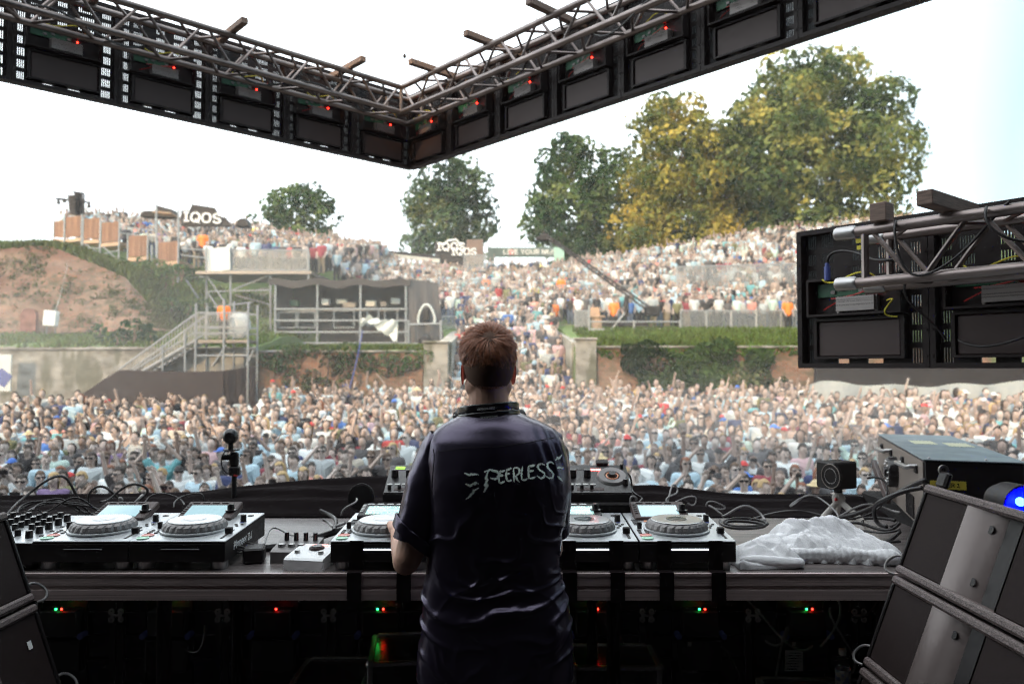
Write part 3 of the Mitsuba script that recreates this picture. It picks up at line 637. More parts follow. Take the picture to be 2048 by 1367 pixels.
for i, (pts, lab) in enumerate((([ts(.25, .42, RZ + .66), ts(.27, .45, RZ + .52), ts(.33, .44, RZ + .41), ts(.5, .42, RZ + .47), ts(.62, .4, RZ + .6), ts(.7, .42, RZ + .67)], 'black cable looping inside the near truss'),
                                ([ts(.62, .43, RZ + .66), ts(.66, .46, RZ + .55), ts(.78, .40, RZ + .50), ts(.9, .38, RZ + .55), ts(1.1, .4, RZ + .6)], 'second black cable hanging in the near truss'),
                                ([ts(.30, .42, RZ + .40), ts(.27, .3, RZ + .28), ts(.33, .25, RZ + .2), ts(.36, .2, RZ + .13)], 'thin black cable dropping from the near truss over the open electronics'),
                                ([W3(.82, .06, .13), W3(.95, .08, .10), W3(1.1, .08, .14), W3(1.3, .07, .2)], 'thin cable lying across the cover plate of the second module'))):
    o = obj('loose_cable', pipe(pts, .006, 6, 26), 'm_cable_black', smooth=True); tag(o, lab, 'cable')

o = obj('yellow_wire', pipe([W3(.49, .05, .34), W3(.53, .09, .33), W3(.50, .09, .29), W3(.545, .06, .255)], .004, 6, 20), 'm_yellow', smooth=True); tag(o, 'short curled yellow wire hanging out of the low screen row at right', 'wire')

# ================================================================== the table and what stands on it
TZ, TY0, TY1 = 1.0, 2.50, 3.42
k = thing('deck_table', 'stage deck used as a table, worn black top with a grey grooved aluminium edge', 'table')
obj('top', box2([-2.75, TY0 + 0.006, TZ - 0.03], [2.3, TY1, TZ]), 'm_deck_top', k)
prof = [(0, -.086), (0, -.052), (.006, -.050), (.006, -.040), (0, -.038), (0, -.010), (-.003, -.006), (-.003, .002), (.012, .002), (.012, -.03), (.03, -.03), (.03, -.086)]
m = trimesh.creation.extrude_polygon(Polygon([(a, b) for a, b in prof]), 5.05, engine='earcut')
v = np.asarray(m.vertices); m = trimesh.Trimesh(np.stack([v[:, 2] - 2.75, v[:, 0] + TY0, v[:, 1] + TZ], -1), m.faces, process=False)
obj('edge_profile', m, 'm_deck_edge', k)
for x in (-2.6, -1.2, 0.35, 2.1):
    for y in (TY0 + .12, TY1 - .1): obj('leg', bar([x, y, 0], [x, y, TZ - .03], .024, 10), 'm_cloth_black', k, smooth=40)
obj('underframe', cat(box2([-2.75, TY1 - .04, TZ - .086], [2.3, TY1, TZ - .03]), *[box2([x - .02, TY0 + .03, TZ - .08], [x + .02, TY1 - .04, TZ - .03]) for x in (-2, -1, 0, 1, 2)]), 'm_steel_dull', k)

# ------------------------------------------------------------------ media players
mat('m_slot_glow', (0.5, 0.5, 0.52), 0.4)
mat('m_btn', (0.03, 0.026, 0.027), 0.4)
mat('m_ring_red', (0.6, 0.25, 0.22), 0.4); mat('m_ring_green', (0.35, 0.6, 0.45), 0.4)
mat('m_orange_btn', (0.75, 0.33, 0.2), 0.4)
def wave_col(p, n, uv):
    band = mikit.smoothstep(0.25, 0.32, uv.y) * (1 - mikit.smoothstep(0.62, 0.70, uv.y))
    w = mikit.noise(uv.x * 70, dr.floor(uv.y * 2) * 3.1) * 0.8 + 0.2 * mikit.noise(uv.x * 300)
    bars = mikit.smoothstep(0.02, 0.0, dr.abs(uv.y - 0.47) - 0.2 * w)
    c = mikit.mix((0.03, 0.10, 0.11), (0.35, 0.75, 0.80), bars * band)
    txt = mikit.smoothstep(0.55, 0.6, mikit.noise(uv.x * 42, dr.floor(uv.y * 9) * 5.3)) * (1 - band)
    return mikit.mix(c, (0.55, 0.62, 0.35), txt * 0.8)
def quad_uv(c, sx, sy, R):
    v = np.array([[-.5, -.5, 0], [.5, -.5, 0], [.5, .5, 0], [-.5, .5, 0]]) * [sx, sy, 1]
    return v @ np.asarray(R).T + np.asarray(c), np.array([[0, 1, 2], [0, 2, 3]]), np.array([[0, 0], [1, 0], [1, 1], [0, 1.0]])
def player(x, y, label, jog='m_jog_silver', screen='tilt', glow=True, live=False, side_text=False, rot=0.0):
    W, D = 0.32, 0.405
    k = thing('media_player', label, 'media player', 'media players on the table')
    t0 = np.array([x, y, TZ])
    Rz = rotz(rot)
    def put(n, m, b, par=None, **kw):
        m = trimesh.Trimesh(np.asarray(m.vertices) @ Rz.T + t0, m.faces, process=False)
        return obj(n, m, b, par or k, **kw)
    zt = .107
    side = [(0.0, .030), (0.0, .088), (0.004, .096), (0.40, .112), (D, .108), (D, .030)]
    m = trimesh.creation.extrude_polygon(Polygon(side), W, engine='earcut'); v = np.asarray(m.vertices)
    put('body', trimesh.Trimesh(np.stack([v[:, 2] - W / 2, v[:, 0], v[:, 1]], -1), m.faces, process=False), 'm_black')
    sl = .016 / .396
    Rx = rotx(math.atan(sl)); top = lambda u, yy, dz=0: np.array([u, yy, .0962 + sl * yy + dz])
    put('top_plate', cbox(top(0, .2, .002), [W + .002, D - .004, .006], .002, Rx), 'm_silver_top')
    for u in (-.125, .125):
        for yy in (.045, .35): put('foot', lathe([(0, 0), (.026, 0), (.028, .004), (.028, .03), (0, .03)], 18, [u, yy, 0]), 'm_alu', smooth=40)
    # jog wheel
    jc = top(-.005, .155, .004)
    ring = [(0, 0), (.112, 0), (.112, .006), (.106, .008)]
    put('jog_base', lathe([(0, 0), (.116, 0), (.116, .005), (.110, .007), (0, .007)], 36, jc), 'm_silver_top', smooth=40)
    n = 72; an = np.arange(n) * 2 * np.pi / n
    prof = np.array([(.108, .006), (.110, .012), (.104, .024), (.096, .031), (.090, .032), (0, .032)])
    rr = []
    for j, (r, z) in enumerate(prof):
        dim = .0035 * (np.cos(an * 24) > .2) if 0 < j < 3 else 0
        rr.append(np.stack([(r - dim) * np.cos(an), (r - dim) * np.sin(an), np.full(n, z)], -1))
    vv = np.vstack(rr); i, j = np.meshgrid(np.arange(len(prof) - 1), np.arange(n), indexing='ij')
    q = np.stack([i * n + j, i * n + (j + 1) % n, (i + 1) * n + (j + 1) % n, (i + 1) * n + j], -1).reshape(-1, 4)
    put('jog_wheel', trimesh.Trimesh(vv + jc, np.vstack([q[:, [0, 1, 2]], q[:, [0, 2, 3]]]), process=False), 'm_steel_dull')
    jk = f'{k}__jog_plate'
    put('jog_plate', lathe([(0, .0322), (.089, .0322), (.089, .0355), (.087, .0370), (.040, .0370), (.039, .036), (0, .036)], 48, jc), jog, smooth=40)
    put('center_display', lathe([(0, 0), (.036, 0), (.036, .002), (.020, .002), (.019, .0012), (.013, .0012), (.012, .002), (0, .002)], 32, jc + [0, 0, .0362]), 'm_white' if jog == 'm_jog_white' else 'm_screen', jk, smooth=40)
    # screen hood
    a = math.radians(17 if screen == 'tilt' else 9)
    hx, hw = -.028, .205
    R = rotx(a); hc = top(hx, .345, .018)
    put('screen_hood', cbox(hc, [hw, .135, .028], .004, R), 'm_plate_dark' if screen == 'tilt' else 'm_black')
    sc = hc + R @ np.array([-.006 if screen == 'tilt' else .0, -.012, .0150])
    sv, sf, suv = quad_uv(np.zeros(3), .148, .088, R)
    sv = (sv + sc) @ Rz.T + t0
    key = numbered(f'{k}__screen_hood__screen')
    scene[key] = mikit.ply((sv, sf), 'm_live_screen' if live else 'm_screen_on', smooth=False, uv=suv)
    scene[key]['emitter'] = emit((0.010, 0.018, 0.018) if live else (0.012, 0.019, 0.021))
    for i in range(4): put('function_key', cbox(hc + R @ np.array([-.07 + i * .037, .052, .015]), [.026, .008, .004], .001, R), 'm_white_print' if live else 'm_btn', f'{k}__screen_hood')
    for i in range(5): put('menu_key', cbox(hc + R @ np.array([-.092, .040 - i * .017, .015]), [.012, .008, .004], .001, R), 'm_btn' if not live else 'm_paper', f'{k}__screen_hood')
    put('browse_knob', lathe([(0, 0), (.021, 0), (.021, .004), (.0135, .006), (.0125, .022), (.010, .025), (0, .025)], 20, hc + R @ np.array([.083, -.01, .014])), 'm_black_gloss', smooth=40)
    # left control column
    for yy, c, lab in ((.030, 'm_ring_green', 'play_button'), (.066, 'm_ring_red', 'cue_button')):
        put(lab, lathe([(0, 0), (.0205, 0), (.0205, .004), (.0155, .0045), (.015, .003), (0, .003)], 20, top(-.130, yy, .004)), c, smooth=40)
    for i in range(3):
        for u in (-.143, -.118): put('button', lathe([(0, 0), (.0065, 0), (.0065, .004), (0, .004)], 10, top(u, .098 + i * .017, .004)), 'm_btn')
    for i in range(4): put('pad', cbox(top(-.132, .215 + i * .022, .006), [.030, .007, .004], .001), 'm_btn')
    put('loop_knob', cyl(top(-.135, .165, .016), .0085, .022, 12), 'm_black')
    for u in (-.095, -.072): put('lit_button', lathe([(0, 0), (.008, 0), (.008, .004), (0, .005)], 12, top(u, .262, .004)), 'm_orange_btn')
    # right control column
    put('tempo_slot', box(top(.136, .085, .0055), [.009, .115, .002], Rx), 'm_black')
    put('tempo_fader', cbox(top(.136, .098, .015), [.024, .018, .022], .003), 'm_black')
    put('vinyl_knob', lathe([(0, 0), (.011, 0), (.010, .026), (0, .027)], 14, top(.128, .262, .004)), 'm_black', smooth=40)
    put('knob_light', cbox(top(.128, .243, .006), [.014, .006, .003], .001), 'm_blue_plastic')
    for u, yy in ((.118, .215), (.140, .215), (.128, .196), (.118, .17)): put('button', lathe([(0, 0), (.0055, 0), (.0055, .004), (0, .004)], 10, top(u, yy, .004)), 'm_btn')
    put('needle_socket', lathe([(.006, 0), (.011, 0), (.011, .003), (.006, .003)], 16, top(.125, .35, .004)), 'm_btn')
    put('reverse_lever', extr([(-.05, 0), (-.01, .012), (.03, .010), (.055, 0)], .012, rotx(-math.pi / 2) @ np.eye(3), top(.055, .030, .004)), 'm_btn') if screen == 'tilt' else None
    # front slot
    s = put('disc_slot', cbox([.01, -.001, .072], [.13, .004, .006], .0015), 'm_slot_glow' if glow else 'm_black_gloss')
    if glow: scene[s]['emitter'] = emit((0.10, 0.115, 0.13))
    put('maker_lettering', text_at('Pioneer DJ', .0075, Rx, top(0, .012, .0052), .0004, True), 'm_white_print')
    if side_text: put('maker_lettering', text_at('Pioneer DJ', .026, np.array([[0, 0, 1.0], [1, 0, 0], [0, 1, 0]]), [W / 2 + .0002, .17, .066], .0006, True), 'm_white_print')
    return k
scene['m_live_screen'] = {'type': 'twosided', 'bsdf': {'type': 'principled', 'base_color': mikit.proc(wave_col), 'roughness': 0.15, 'specular': 0.7}}
mat('m_screen_on', (0.16, 0.21, 0.225), 0.12, specular=0.8)
PY = 2.535
player(-1.447, PY, 'left media player of the left pair, white jog plate, blank bright screen', 'm_jog_white', 'tilt', False)
player(-1.122, PY, 'right media player of the left pair with the maker name on its black side', 'm_jog_white', 'tilt', False, side_text=True)
player(-.4475, PY, 'media player with white jog plate under the left elbow of the man', 'm_jog_white', 'flat', True, True)
player(.262, PY, 'media player with silver jog plate just right of the man', 'm_jog_silver', 'flat', True, True)
player(.590, PY, 'rightmost media player, bright raised screen, next to the towels', 'm_jog_silver', 'tilt', True)

def mixer(x, y, label):
    k = thing('audio_mixer', label, 'mixer')
    W, D = .33, .38
    side = [(0, .02), (0, .09), (.36, .108), (D, .10), (D, .02)]
    m = trimesh.creation.extrude_polygon(Polygon(side), W, engine='earcut'); v = np.asarray(m.vertices)
    obj('body', trimesh.Trimesh(np.stack([v[:, 2] - W / 2 + x, v[:, 0] + y, v[:, 1] + TZ], -1), m.faces, process=False), 'm_black', k)
    top = lambda u, yy, dz=0: np.array([x + u, y + yy, TZ + .09 + .05 * yy + dz])
    obj('top_plate', cbox(top(0, .185, .002), [W, .37, .006], .002, rotx(math.atan(.05))), 'm_silver_top', k)
    rng = np.random.default_rng(3)
    for cx in (-.12, -.06, 0, .06):
        for i in range(6):
            obj('knob', lathe([(0, 0), (.0105, 0), (.0095, .022), (.004, .0225), (.004, .0228), (0, .0228)], 12, top(cx, .16 + i * .034, .004)), 'm_black_gloss', k, smooth=40)
        obj('fader', cbox(top(cx, .075 + rng.uniform(-.02, .03), .015), [.020, .012, .024], .003), 'm_black', k)
        obj('fader_slot', box(top(cx, .08, .0058), [.005, .08, .001]), 'm_black', k)
    for i in range(5): obj('knob', lathe([(0, 0), (.0125, 0), (.011, .026), (0, .027)], 12, top(.115, .06 + i * .055, .004)), 'm_black_gloss', k, smooth=40)
    for i in range(4): obj('button', cbox(top(.145, .08 + i * .06, .006), [.014, .010, .004], .001), 'm_btn', k)
    obj('crossfader', cbox(top(0, .022, .015), [.012, .02, .022], .003), 'm_black', k)
    for u in (-.13, .13):
        for yy in (.05, .33): obj('foot', cyl([x + u, y + yy, TZ + .01], .02, .02, 14), 'm_rubber', k)
mixer(-1.772, PY, 'silver topped mixer crowded with black knobs left of the left player pair')
mixer(-.09, PY, 'mixer hidden in front of the man between the two central players')

# ------------------------------------------------------------------ raised effect units
def effect_unit(x, y, label, jogside):
    z0 = TZ + .145
    k = thing('effect_unit', label, 'effects unit')
    W, D, t = .262, .205, math.radians(26)
    R = rotx(t)
    o = np.array([x, y, z0])
    pt = lambda u, v, w=0: o + R @ np.array([u, v, w])
    side = [(0, 0), (0, .030), (D * math.cos(t), .030 + D * math.sin(t)), (D * math.cos(t), 0)]
    m = trimesh.creation.extrude_polygon(Polygon(side), W, engine='earcut'); v = np.asarray(m.vertices)
    obj('body', trimesh.Trimesh(np.stack([v[:, 2] - W / 2 + x, v[:, 0] + y, v[:, 1] + z0], -1), m.faces, process=False), 'm_black', k)
    o = np.array([x, y, z0 + .030])
    obj('face_plate', cbox(pt(0, D / 2, .002), [W - .006, D - .006, .005], .001, R), 'm_black_gloss', k)
    jx = .062
    obj('control_ring', xf(lathe([(.030, .004), (.032, .012), (.056, .014), (.062, .008), (.063, .004)], 40), R=R, t=pt(jx, .115)), 'm_steel_dull', k, smooth=40)
    obj('control_knob', xf(lathe([(0, .024), (.014, .024), (.016, .008), (.030, .006)], 24), R=R, t=pt(jx, .115)), 'm_black_gloss', k, smooth=40)
    for i, u in enumerate((-.105, -.045)):
        obj('knob', lathe([(0, 0), (.015, 0), (.0145, .028), (.011, .030), (0, .030)], 16, pt(u + .005, .118, .004)), 'm_black_gloss', k, smooth=40)
    obj('ring_light', pipe([pt(jx + .024 * math.cos(a), .115 + .024 * math.sin(a), .010) for a in np.linspace(0, 2 * np.pi, 25)], .003, 6), 'm_orange_btn', k)
    for i in range(4): obj('pad', cbox(pt(-.112 + i * .030, .060, .005), [.022, .010, .005], .0015, R), 'm_paper', k)
    for i in range(3): obj('small_knob', lathe([(0, 0), (.008, 0), (.007, .016), (0, .017)], 12, pt(-.11 + i * .04, .03, .004)), 'm_black', k, smooth=40)
    obj('touch_strip', box(pt(-.035, .028, .005), [.11, .018, .002], R), 'm_plate_dark', k)
    obj('display', box(pt(-.075, .178, .005), [.085, .022, .002], R), 'm_black_gloss', k)
    rl = obj('lit_key', cat(*[box(pt(u, .165, .006), [.020, .010, .003], R) for u in (-.012, .010)]), 'm_red', k); 
    scene[rl]['emitter'] = emit((.25, 0.04, 0.035))
    if jogside: 
        g = obj('green_readout', cat(*[box(pt(-.085, .185 - j * .013, .0065), [.040, .0028, .001], R) for j in range(2)]), 'm_pcb', k); scene[g]['emitter'] = emit((0.05, 0.10, 0.006))
    for u in (.11,): 
        obj('corner_knob', lathe([(0, 0), (.011, 0), (.0105, .022), (0, .023)], 12, pt(u, .06, .004)), 'm_black_gloss', k, smooth=40)
        obj('corner_knob', lathe([(0, 0), (.008, 0), (.007, .016), (0, .017)], 12, pt(u, .18, .004)), 'm_black_gloss', k, smooth=40)
    obj('rear_clip', cbox(pt(.03, D + .008, .010), [.05, .03, .012], .003, R), 'm_black', k)
for x, lab, lab2, js in ((-.385, 'black tilted effects unit with green readout left of the man', 'black box under the left effects unit', True), (.352, 'black tilted effects unit with a round ring control right of the man', 'black box under the right effects unit', False)):
    effect_unit(x, 3.02, lab, js)
    o = obj('riser_box', cbox([x, 3.12, TZ + .072], [.275, .26, .143], .006), 'm_black_soft'); tag(o, lab2, 'box')

# ------------------------------------------------------------------ pedals and small things between the players
def pedal(c, s, rot, label, col, kn):
    k = thing('effect_pedal', label, 'pedal')
    R = rotz(rot)
    side = [(-s[1] / 2, 0), (-s[1] / 2, s[2] * .62), (-s[1] / 2 + .012, s[2] * .72), (s[1] / 2, s[2]), (s[1] / 2, 0)]
    m = trimesh.creation.extrude_polygon(Polygon(side), s[0], engine='earcut'); v = np.asarray(m.vertices)
    obj('case', xf(trimesh.Trimesh(np.stack([v[:, 2] - s[0] / 2, v[:, 0], v[:, 1]], -1), m.faces, process=False), R=R, t=c), col, k)
    sl = .28 * s[2] / (s[1] - .012)
    top = lambda u, vv: np.asarray(c) + R @ np.array([u, vv, s[2] * .72 + sl * (vv + s[1] / 2 - .012)])
    for (u, vv, r, h, b, n) in kn: obj(n, lathe([(0, 0), (r, 0), (r * .92, h), (0, h + .0005)], 18, top(u, vv)), b, k, smooth=40)
    return k, top, R
kn = [(-.052 + i * .035, .035, .0085, .028, 'm_black_gloss', 'knob') for i in range(4)] + [(-.05 + i * .035, -.02, .014, .008, 'm_alu', 'footswitch') for i in range(3)]
pedal([-.765, 2.70, TZ], [.15, .13, .062], -.05, 'dark grey pedal with four black knobs behind the white pedal', 'm_steel_dull', kn)
kn2 = [(.005, .030, .027, .006, 'm_plate_dark', 'dial'), (.005, .030, .021, .010, 'm_steel_dull', 'dial_top'), (-.045, -.018, .010, .010, 'm_alu', 'footswitch'), (.040, -.018, .010, .010, 'm_alu', 'footswitch')]
kk, top, R = pedal([-.690, 2.610, TZ], [.138, .145, .056], -.16, 'white pedal with a round dial and red readout lying on the table', 'm_white', kn2)
o = obj('readout', cat(*[box(top(u, .058) + [0, 0, .002], [.026, .010, .002], R) for u in (-.012, .022)]), 'm_red', kk); scene[o]['emitter'] = emit((.18, 0.035, 0.03))
o = obj('power_adapter', cbox([-.905, 2.66, TZ + .027], [.07, .08, .053], .006, rotz(.2)), 'm_black'); tag(o, 'black power adapter beside the right player of the left pair', 'adapter')
k = thing('card_reader', 'thin silver box with a black front lying behind the white pedal', 'box')
obj('case', cbox([-.56, 2.86, TZ + .011], [.14, .09, .02], .002, rotz(-.1)), 'm_alu', k)
obj('front_strip', cbox([-.566, 2.813, TZ + .011], [.14, .004, .018], .001, rotz(-.1)), 'm_black', k)
o = obj('notebook_strap', pipe([[-.98, 2.78, TZ + .02], [-.86, 2.84, TZ + .012], [-.70, 3.0, TZ + .03], [-.52, 3.17, TZ + .03]], .013, 6, 24), 'm_black'); tag(o, 'thick black cable snaking from the left player pair to the back of the table', 'cable')

# ------------------------------------------------------------------ black straps over the table edge
for i, px in enumerate((709, 808, 1140, 1235, 1333, 1437)):
    x = P(px, 1160, TY0)[0]
    k_ = obj('black_strap', cat(box2([x - .0235, TY0 - .0075, TZ - .092], [x + .0235, TY0 - .0045, TZ + .004]), box2([x - .0235, TY0 - .0075, TZ + .004], [x + .0235, TY0 + .03, TZ + .0065]), box2([x - .0235, TY0 + .0295, TZ + .004], [x + .0235, TY0 + .0315, TZ + .102])), 'm_cloth_black')
    tag(k_, ['leftmost black strap over the table edge under the white jog player', 'black strap over the table edge behind the elbow of the man', 'black strap over the table edge just right of the man', 'black strap over the table edge, right half of the silver jog player', 'black strap over the table edge, left half of the rightmost player', 'rightmost black strap over the table edge next to the towels'][i], 'strap')

# ------------------------------------------------------------------ towels
def towel(label, cx, cy, sx, sy, lumps, base, rot, rib, seed):
    k = thing('towel', label, 'towel', None)
    def top(u, v):
        a = (u - .5) * 2; b = (v - .5) * 2
        r = np.maximum(np.abs(a) ** 4, np.abs(b) ** 4)
        edge = np.clip(1 - r, 0, 1) ** .35
        x, y = a * sx / 2, b * sy / 2
        z = base + 0 * x
        for (lx, ly, ang, l1, l2, hh) in lumps:
            c, s_ = math.cos(ang), math.sin(ang)
            p, q_ = (x - lx) * c + (y - ly) * s_, -(x - lx) * s_ + (y - ly) * c
            z = z + hh * np.exp(-(np.abs(p) / l1) ** 2.6 - (np.abs(q_) / l2) ** 2.2)
        z = z + .020 * (meshkit.fbm(np.stack([x * 14 + seed, y * 22, x * 0], -1), 3) - .5) + .010 * np.sin((x * .4 + y) * 46 + seed + 6 * x)
        if rib: z = z + .019 * np.abs(np.sin((x * .85 + y * .6 + .012 * np.sin(x * 16 + y * 9)) * 118)) ** .6 * edge
        wob = 1 + .10 * (meshkit.fbm(np.stack([a * 2.2 + seed, b * 2.2, a * 0 + 5], -1), 2) - .5) * 2
        scal = .006 * np.sin(x * 130) * np.clip(-b, 0, 1) ** 3 if rib else 0
        z = z + .0014 * (meshkit.noise(np.stack([x * 380, y * 380, x * 0 + seed], -1)) - .5) + .0010 * (meshkit.noise(np.stack([x * 190, y * 190, x * 0 + seed], -1)) - .5)
        return np.stack([x * wob, y * wob + scal, np.maximum(z * edge, 0.0015)], -1)
    obj('cloth', xf(grid(top, 220, 150), R=rotz(rot), t=[cx, cy, TZ + .0005]), 'm_towel', k, smooth=True)
    def roll(u, v):
        an = v * 2 * np.pi; L = (u - .5) * sx * .94
        rr = base * .46 * (1 + .16 * np.sin(L * 30 + seed) + .35 * (meshkit.fbm(np.stack([L * 14 + seed, np.cos(an), np.sin(an)], -1), 2) - .5)) * np.clip((1 - np.abs(2 * u - 1) ** 8), 0, 1) ** .4
        if rib: rr = rr * (1 + .10 * np.abs(np.sin(L * 140)))
        return np.stack([L, -sy * .43 + rr * np.cos(an) + .012 * np.sin(L * 18 + seed), base * .47 + rr * np.sin(an)], -1)
    obj('rolled_fold', xf(grid(roll, 160, 28), R=rotz(rot), t=[cx, cy, TZ + .0005]), 'm_towel', k, smooth=True)
towel('smaller smooth white towel folded in front at left of the pair of towels', .878, 2.655, .23, .19, [(.03, .03, .5, .075, .055, .050), (-.06, -.01, .3, .04, .05, .012), (.075, -.01, 1.2, .06, .03, .020), (-.02, .0, .7, .010, .10, -.022), (.04, -.03, -.1, .09, .009, -.018)], .042, .08, False, 3.0)
towel('larger ribbed white towel bunched behind at right of the pair of towels', 1.155, 2.745, .42, .25, [(-.115, .045, -.30, .10, .065, .052), (.035, .055, .4, .065, .055, .058), (.10, .0, -.35, .10, .04, .022), (-.06, -.05, -.2, .12, .04, .016), (-.05, .02, 1.0, .013, .12, -.040), (.065, .03, .7, .012, .10, -.035), (.12, -.03, -.3, .08, .010, -.022), (-.13, -.01, .2, .07, .010, -.022)], .056, -.10, True, 8.0)

# ------------------------------------------------------------------ the drape over the front of the booth
DY = 3.72
DX = np.array([-60, 0, 130, 300, 400, 480, 560, 640, 760, 900, 1258, 1305, 1388, 1449, 1500, 1700, 1850, 2060, 2200]); DPY = np.array([994, 993, 990, 988, 986, 975, 967, 961, 957, 957, 975, 972, 981, 988, 990, 990, 990, 992, 992])
def drape(u, v):
    px = -300 + u * 2700
    ztop = EYE - (np.interp(px, DX, DPY) - HY) / F0 * DY
    x = (px - CX) / F0 * DY
    s = v * 1.0
    y = np.where(s < .45, 3.43 + (DY - .03 - 3.43) * (s / .45), np.where(s < .55, DY - .03 + .06 * (s - .45) / .1, DY + .03 + .04 * (s - .55)))
    zin = TZ + .004
    z = np.where(s < .45, zin + (ztop - zin) * np.clip(s / .45, 0, 1) ** .8, np.where(s < .55, ztop + .012 * np.sin((s - .45) / .1 * np.pi), ztop - (s - .55) / .45 * 3.1))
    f = meshkit.fbm(np.stack([x * 2.2 + z * 4, s * 9 + x * .7, x * 0], -1), 3) - .5
    lines = np.sin(s * 34 + np.sin(x * 1.1) * 3 + x * 1.3) * .006
    amp = np.where(s < .5, np.minimum(s * 4, 1) * np.clip((.5 - s) * 12, 0, 1), .3)
    z = z + (f * .035 + lines) * amp
    y = y + np.where(s > .55, .05 * np.sin(x * 9) * (s - .55), 0)
    return np.stack([x, y, z], -1)
o = obj('booth_drape', grid(drape, 340, 70), 'm_cloth_black', smooth=True); tag(o, 'rumpled black cloth draped over the front of the booth behind the players', 'drape')

# ------------------------------------------------------------------ booth front modules under the table (their backs face the man)
BY = 3.62; BW = 0.50
mat('m_latch', (0.40, 0.37, 0.37), 0.5, 0.2)
mat('m_led_green', (0.05, 0.3, 0.08), 0.4)
def booth_parts():
    W = BW - .006; H = .5
    B = lambda a, b: box2(a, b)
    fr = cat(B([0, -.04, 0], [.03, .04, H]), B([W - .03, -.04, 0], [W, .04, H]), B([.03, -.04, 0], [W - .03, .04, .03]), B([.03, -.04, H - .03], [W - .03, .04, H]))
    back = cat(B([.03, -.01, .03], [W - .03, .01, H - .03]), *[B([.03, -.03, z], [W - .03, -.01, z + .012]) for z in (.14, .25, .36)], *[B([x, -.028, .03], [x + .012, -.01, H - .03]) for x in (.12, .34)])
    ebox = cat(cbox([W / 2, -.045, .33], [.17, .07, .12], .006), cbox([W / 2, -.04, .18], [.20, .06, .15], .006))
    con = [cyl([W / 2 + s * .105, -.06, .275], .014, .05, 12, 'y') for s in (-1, 1)]
    latch = cat(*[lathe([(.006, 0), (.014, 0), (.014, .006), (.006, .006)], 14, axis='y').apply_translation([sx, -.048, .36 + sz]) for sx in (-.022, .022) for sz in (-.018, .018)], box([-.02, -.045, .36], [.012, .006, .034]), box([.02, -.045, .36], [.012, .006, .034]), box([0, -.045, .36], [.03, .006, .01]))
    return dict(frame=(fr, 'm_panel_black'), back_plate=(back, 'm_black'), electronics_box=(ebox, 'm_black'), socket=(con[0], 'm_blue_plastic'), socket_001=(con[1], 'm_blue_plastic'), latch=(latch, 'm_latch'))
BP = {n: mikit.ply(m, b) for n, (m, b) in booth_parts().items()}
LG = {**mikit.ply(ball([BW / 2 - .012, -.083, .402], .0048, 1), 'm_led_green'), 'emitter': emit((0.008, 0.8, 0.09))}
LR = {**mikit.ply(ball([BW / 2 + .014, -.083, .402], .0048, 1), 'm_led_body'), 'emitter': emit((1.0, 0.012, 0.006))}
x0 = P(138, 1203, BY)[0] - BW / 2
for r, zz in enumerate((.155, -.345)):
    for i in range(-1, 10):
        px = 138 + 207 * i
        w = ['just outside the left image edge', 'behind the lower left speaker', 'second from the left', 'third from the left', 'left of the legs of the man', 'behind the legs of the man', 'right of the legs of the man', 'fourth from the right', 'above the water bottle', 'behind the right speakers', 'just outside the right image edge'][i + 1]
        k = thing('booth_module', f'black module under the table, {"upper" if r == 0 else "lower"} row, {w}', 'led panel', 'booth front modules under the table')
        M = np.eye(4); M[:3, 3] = [x0 + BW * i, BY, zz]
        for n, d in BP.items():
            if zz < 0 and n in ('latch',): continue
            scene[f'{k}__{n}'] = {**d, 'to_world': T(M)}
        if r == 0:
            if i != 2: scene[f'{k}__electronics_box__green_light'] = {**LG, 'to_world': T(M)}
            scene[f'{k}__electronics_box__red_light'] = {**LR, 'to_world': T(M)}
rng = np.random.default_rng(9)
for i, (a, b, sag, c, lab) in enumerate((((1480, 1190), (1625, 1290), .10, 'm_cable_grey', 'grey cable running down under the table left of the bottle'), ((1640, 1292), (1655, 1190), -.1, 'm_cable_grey', 'grey cable arching under the table behind the bottle'), ((1530, 1280), (1550, 1367), -.12, 'm_cable_grey', 'grey cable hanging from a blue socket to the floor'), ((1440, 1285), (1455, 1367), .02, 'm_cable_black', 'black cable hanging from the fourth module'),
                                       ((1690, 1350), (1660, 1215), .05, 'm_cable_grey', 'grey cable looping up behind the bottle cap'), ((1205, 1245), (1235, 1265), .05, 'm_cable_black', 'short black cable right of the man under the table'), ((360, 1290), (410, 1250), .05, 'm_cable_black', 'thin black cable in the dark under the left players'), ((1700, 1230), (1745, 1235), -.08, 'm_cable_black', 'black cable loop beside the right speakers'))):
    p, q_ = P(*a, 3.48), P(*b, 3.5)
    m_ = (p + q_) / 2 + [0.05, -.05, -sag]
    o = obj('hanging_cable', pipe([p, (p + m_) / 2 + [.02, 0, -.02], m_, q_], .005, 5, 26), c, smooth=True); tag(o, lab, 'cable')
kx = P(1588, 1320, 3.50)
k = thing('rating_label', 'white paper rating label on a module under the table', 'label')
obj('paper', box(kx, [.082, .001, .095]), 'm_paper', k)
obj('print', cat(*[box(kx + [rng.uniform(-.01, .01), -.0012, .035 - j * .012], [.05 + .02 * rng.uniform(), .0006, .003]) for j in range(6)], box(kx + [-.012, -.0012, -.038], [.045, .0006, .006])), 'm_black', k)
for px in (1379, 1588):
    o = obj('warning_sticker', box(P(px, 1287, 3.535), [.018, .001, .018]), 'm_paper'); tag(o, 'small square warning sticker on the ' + ('left' if px < 1500 else 'right') + ' lit module under the table', 'sticker')
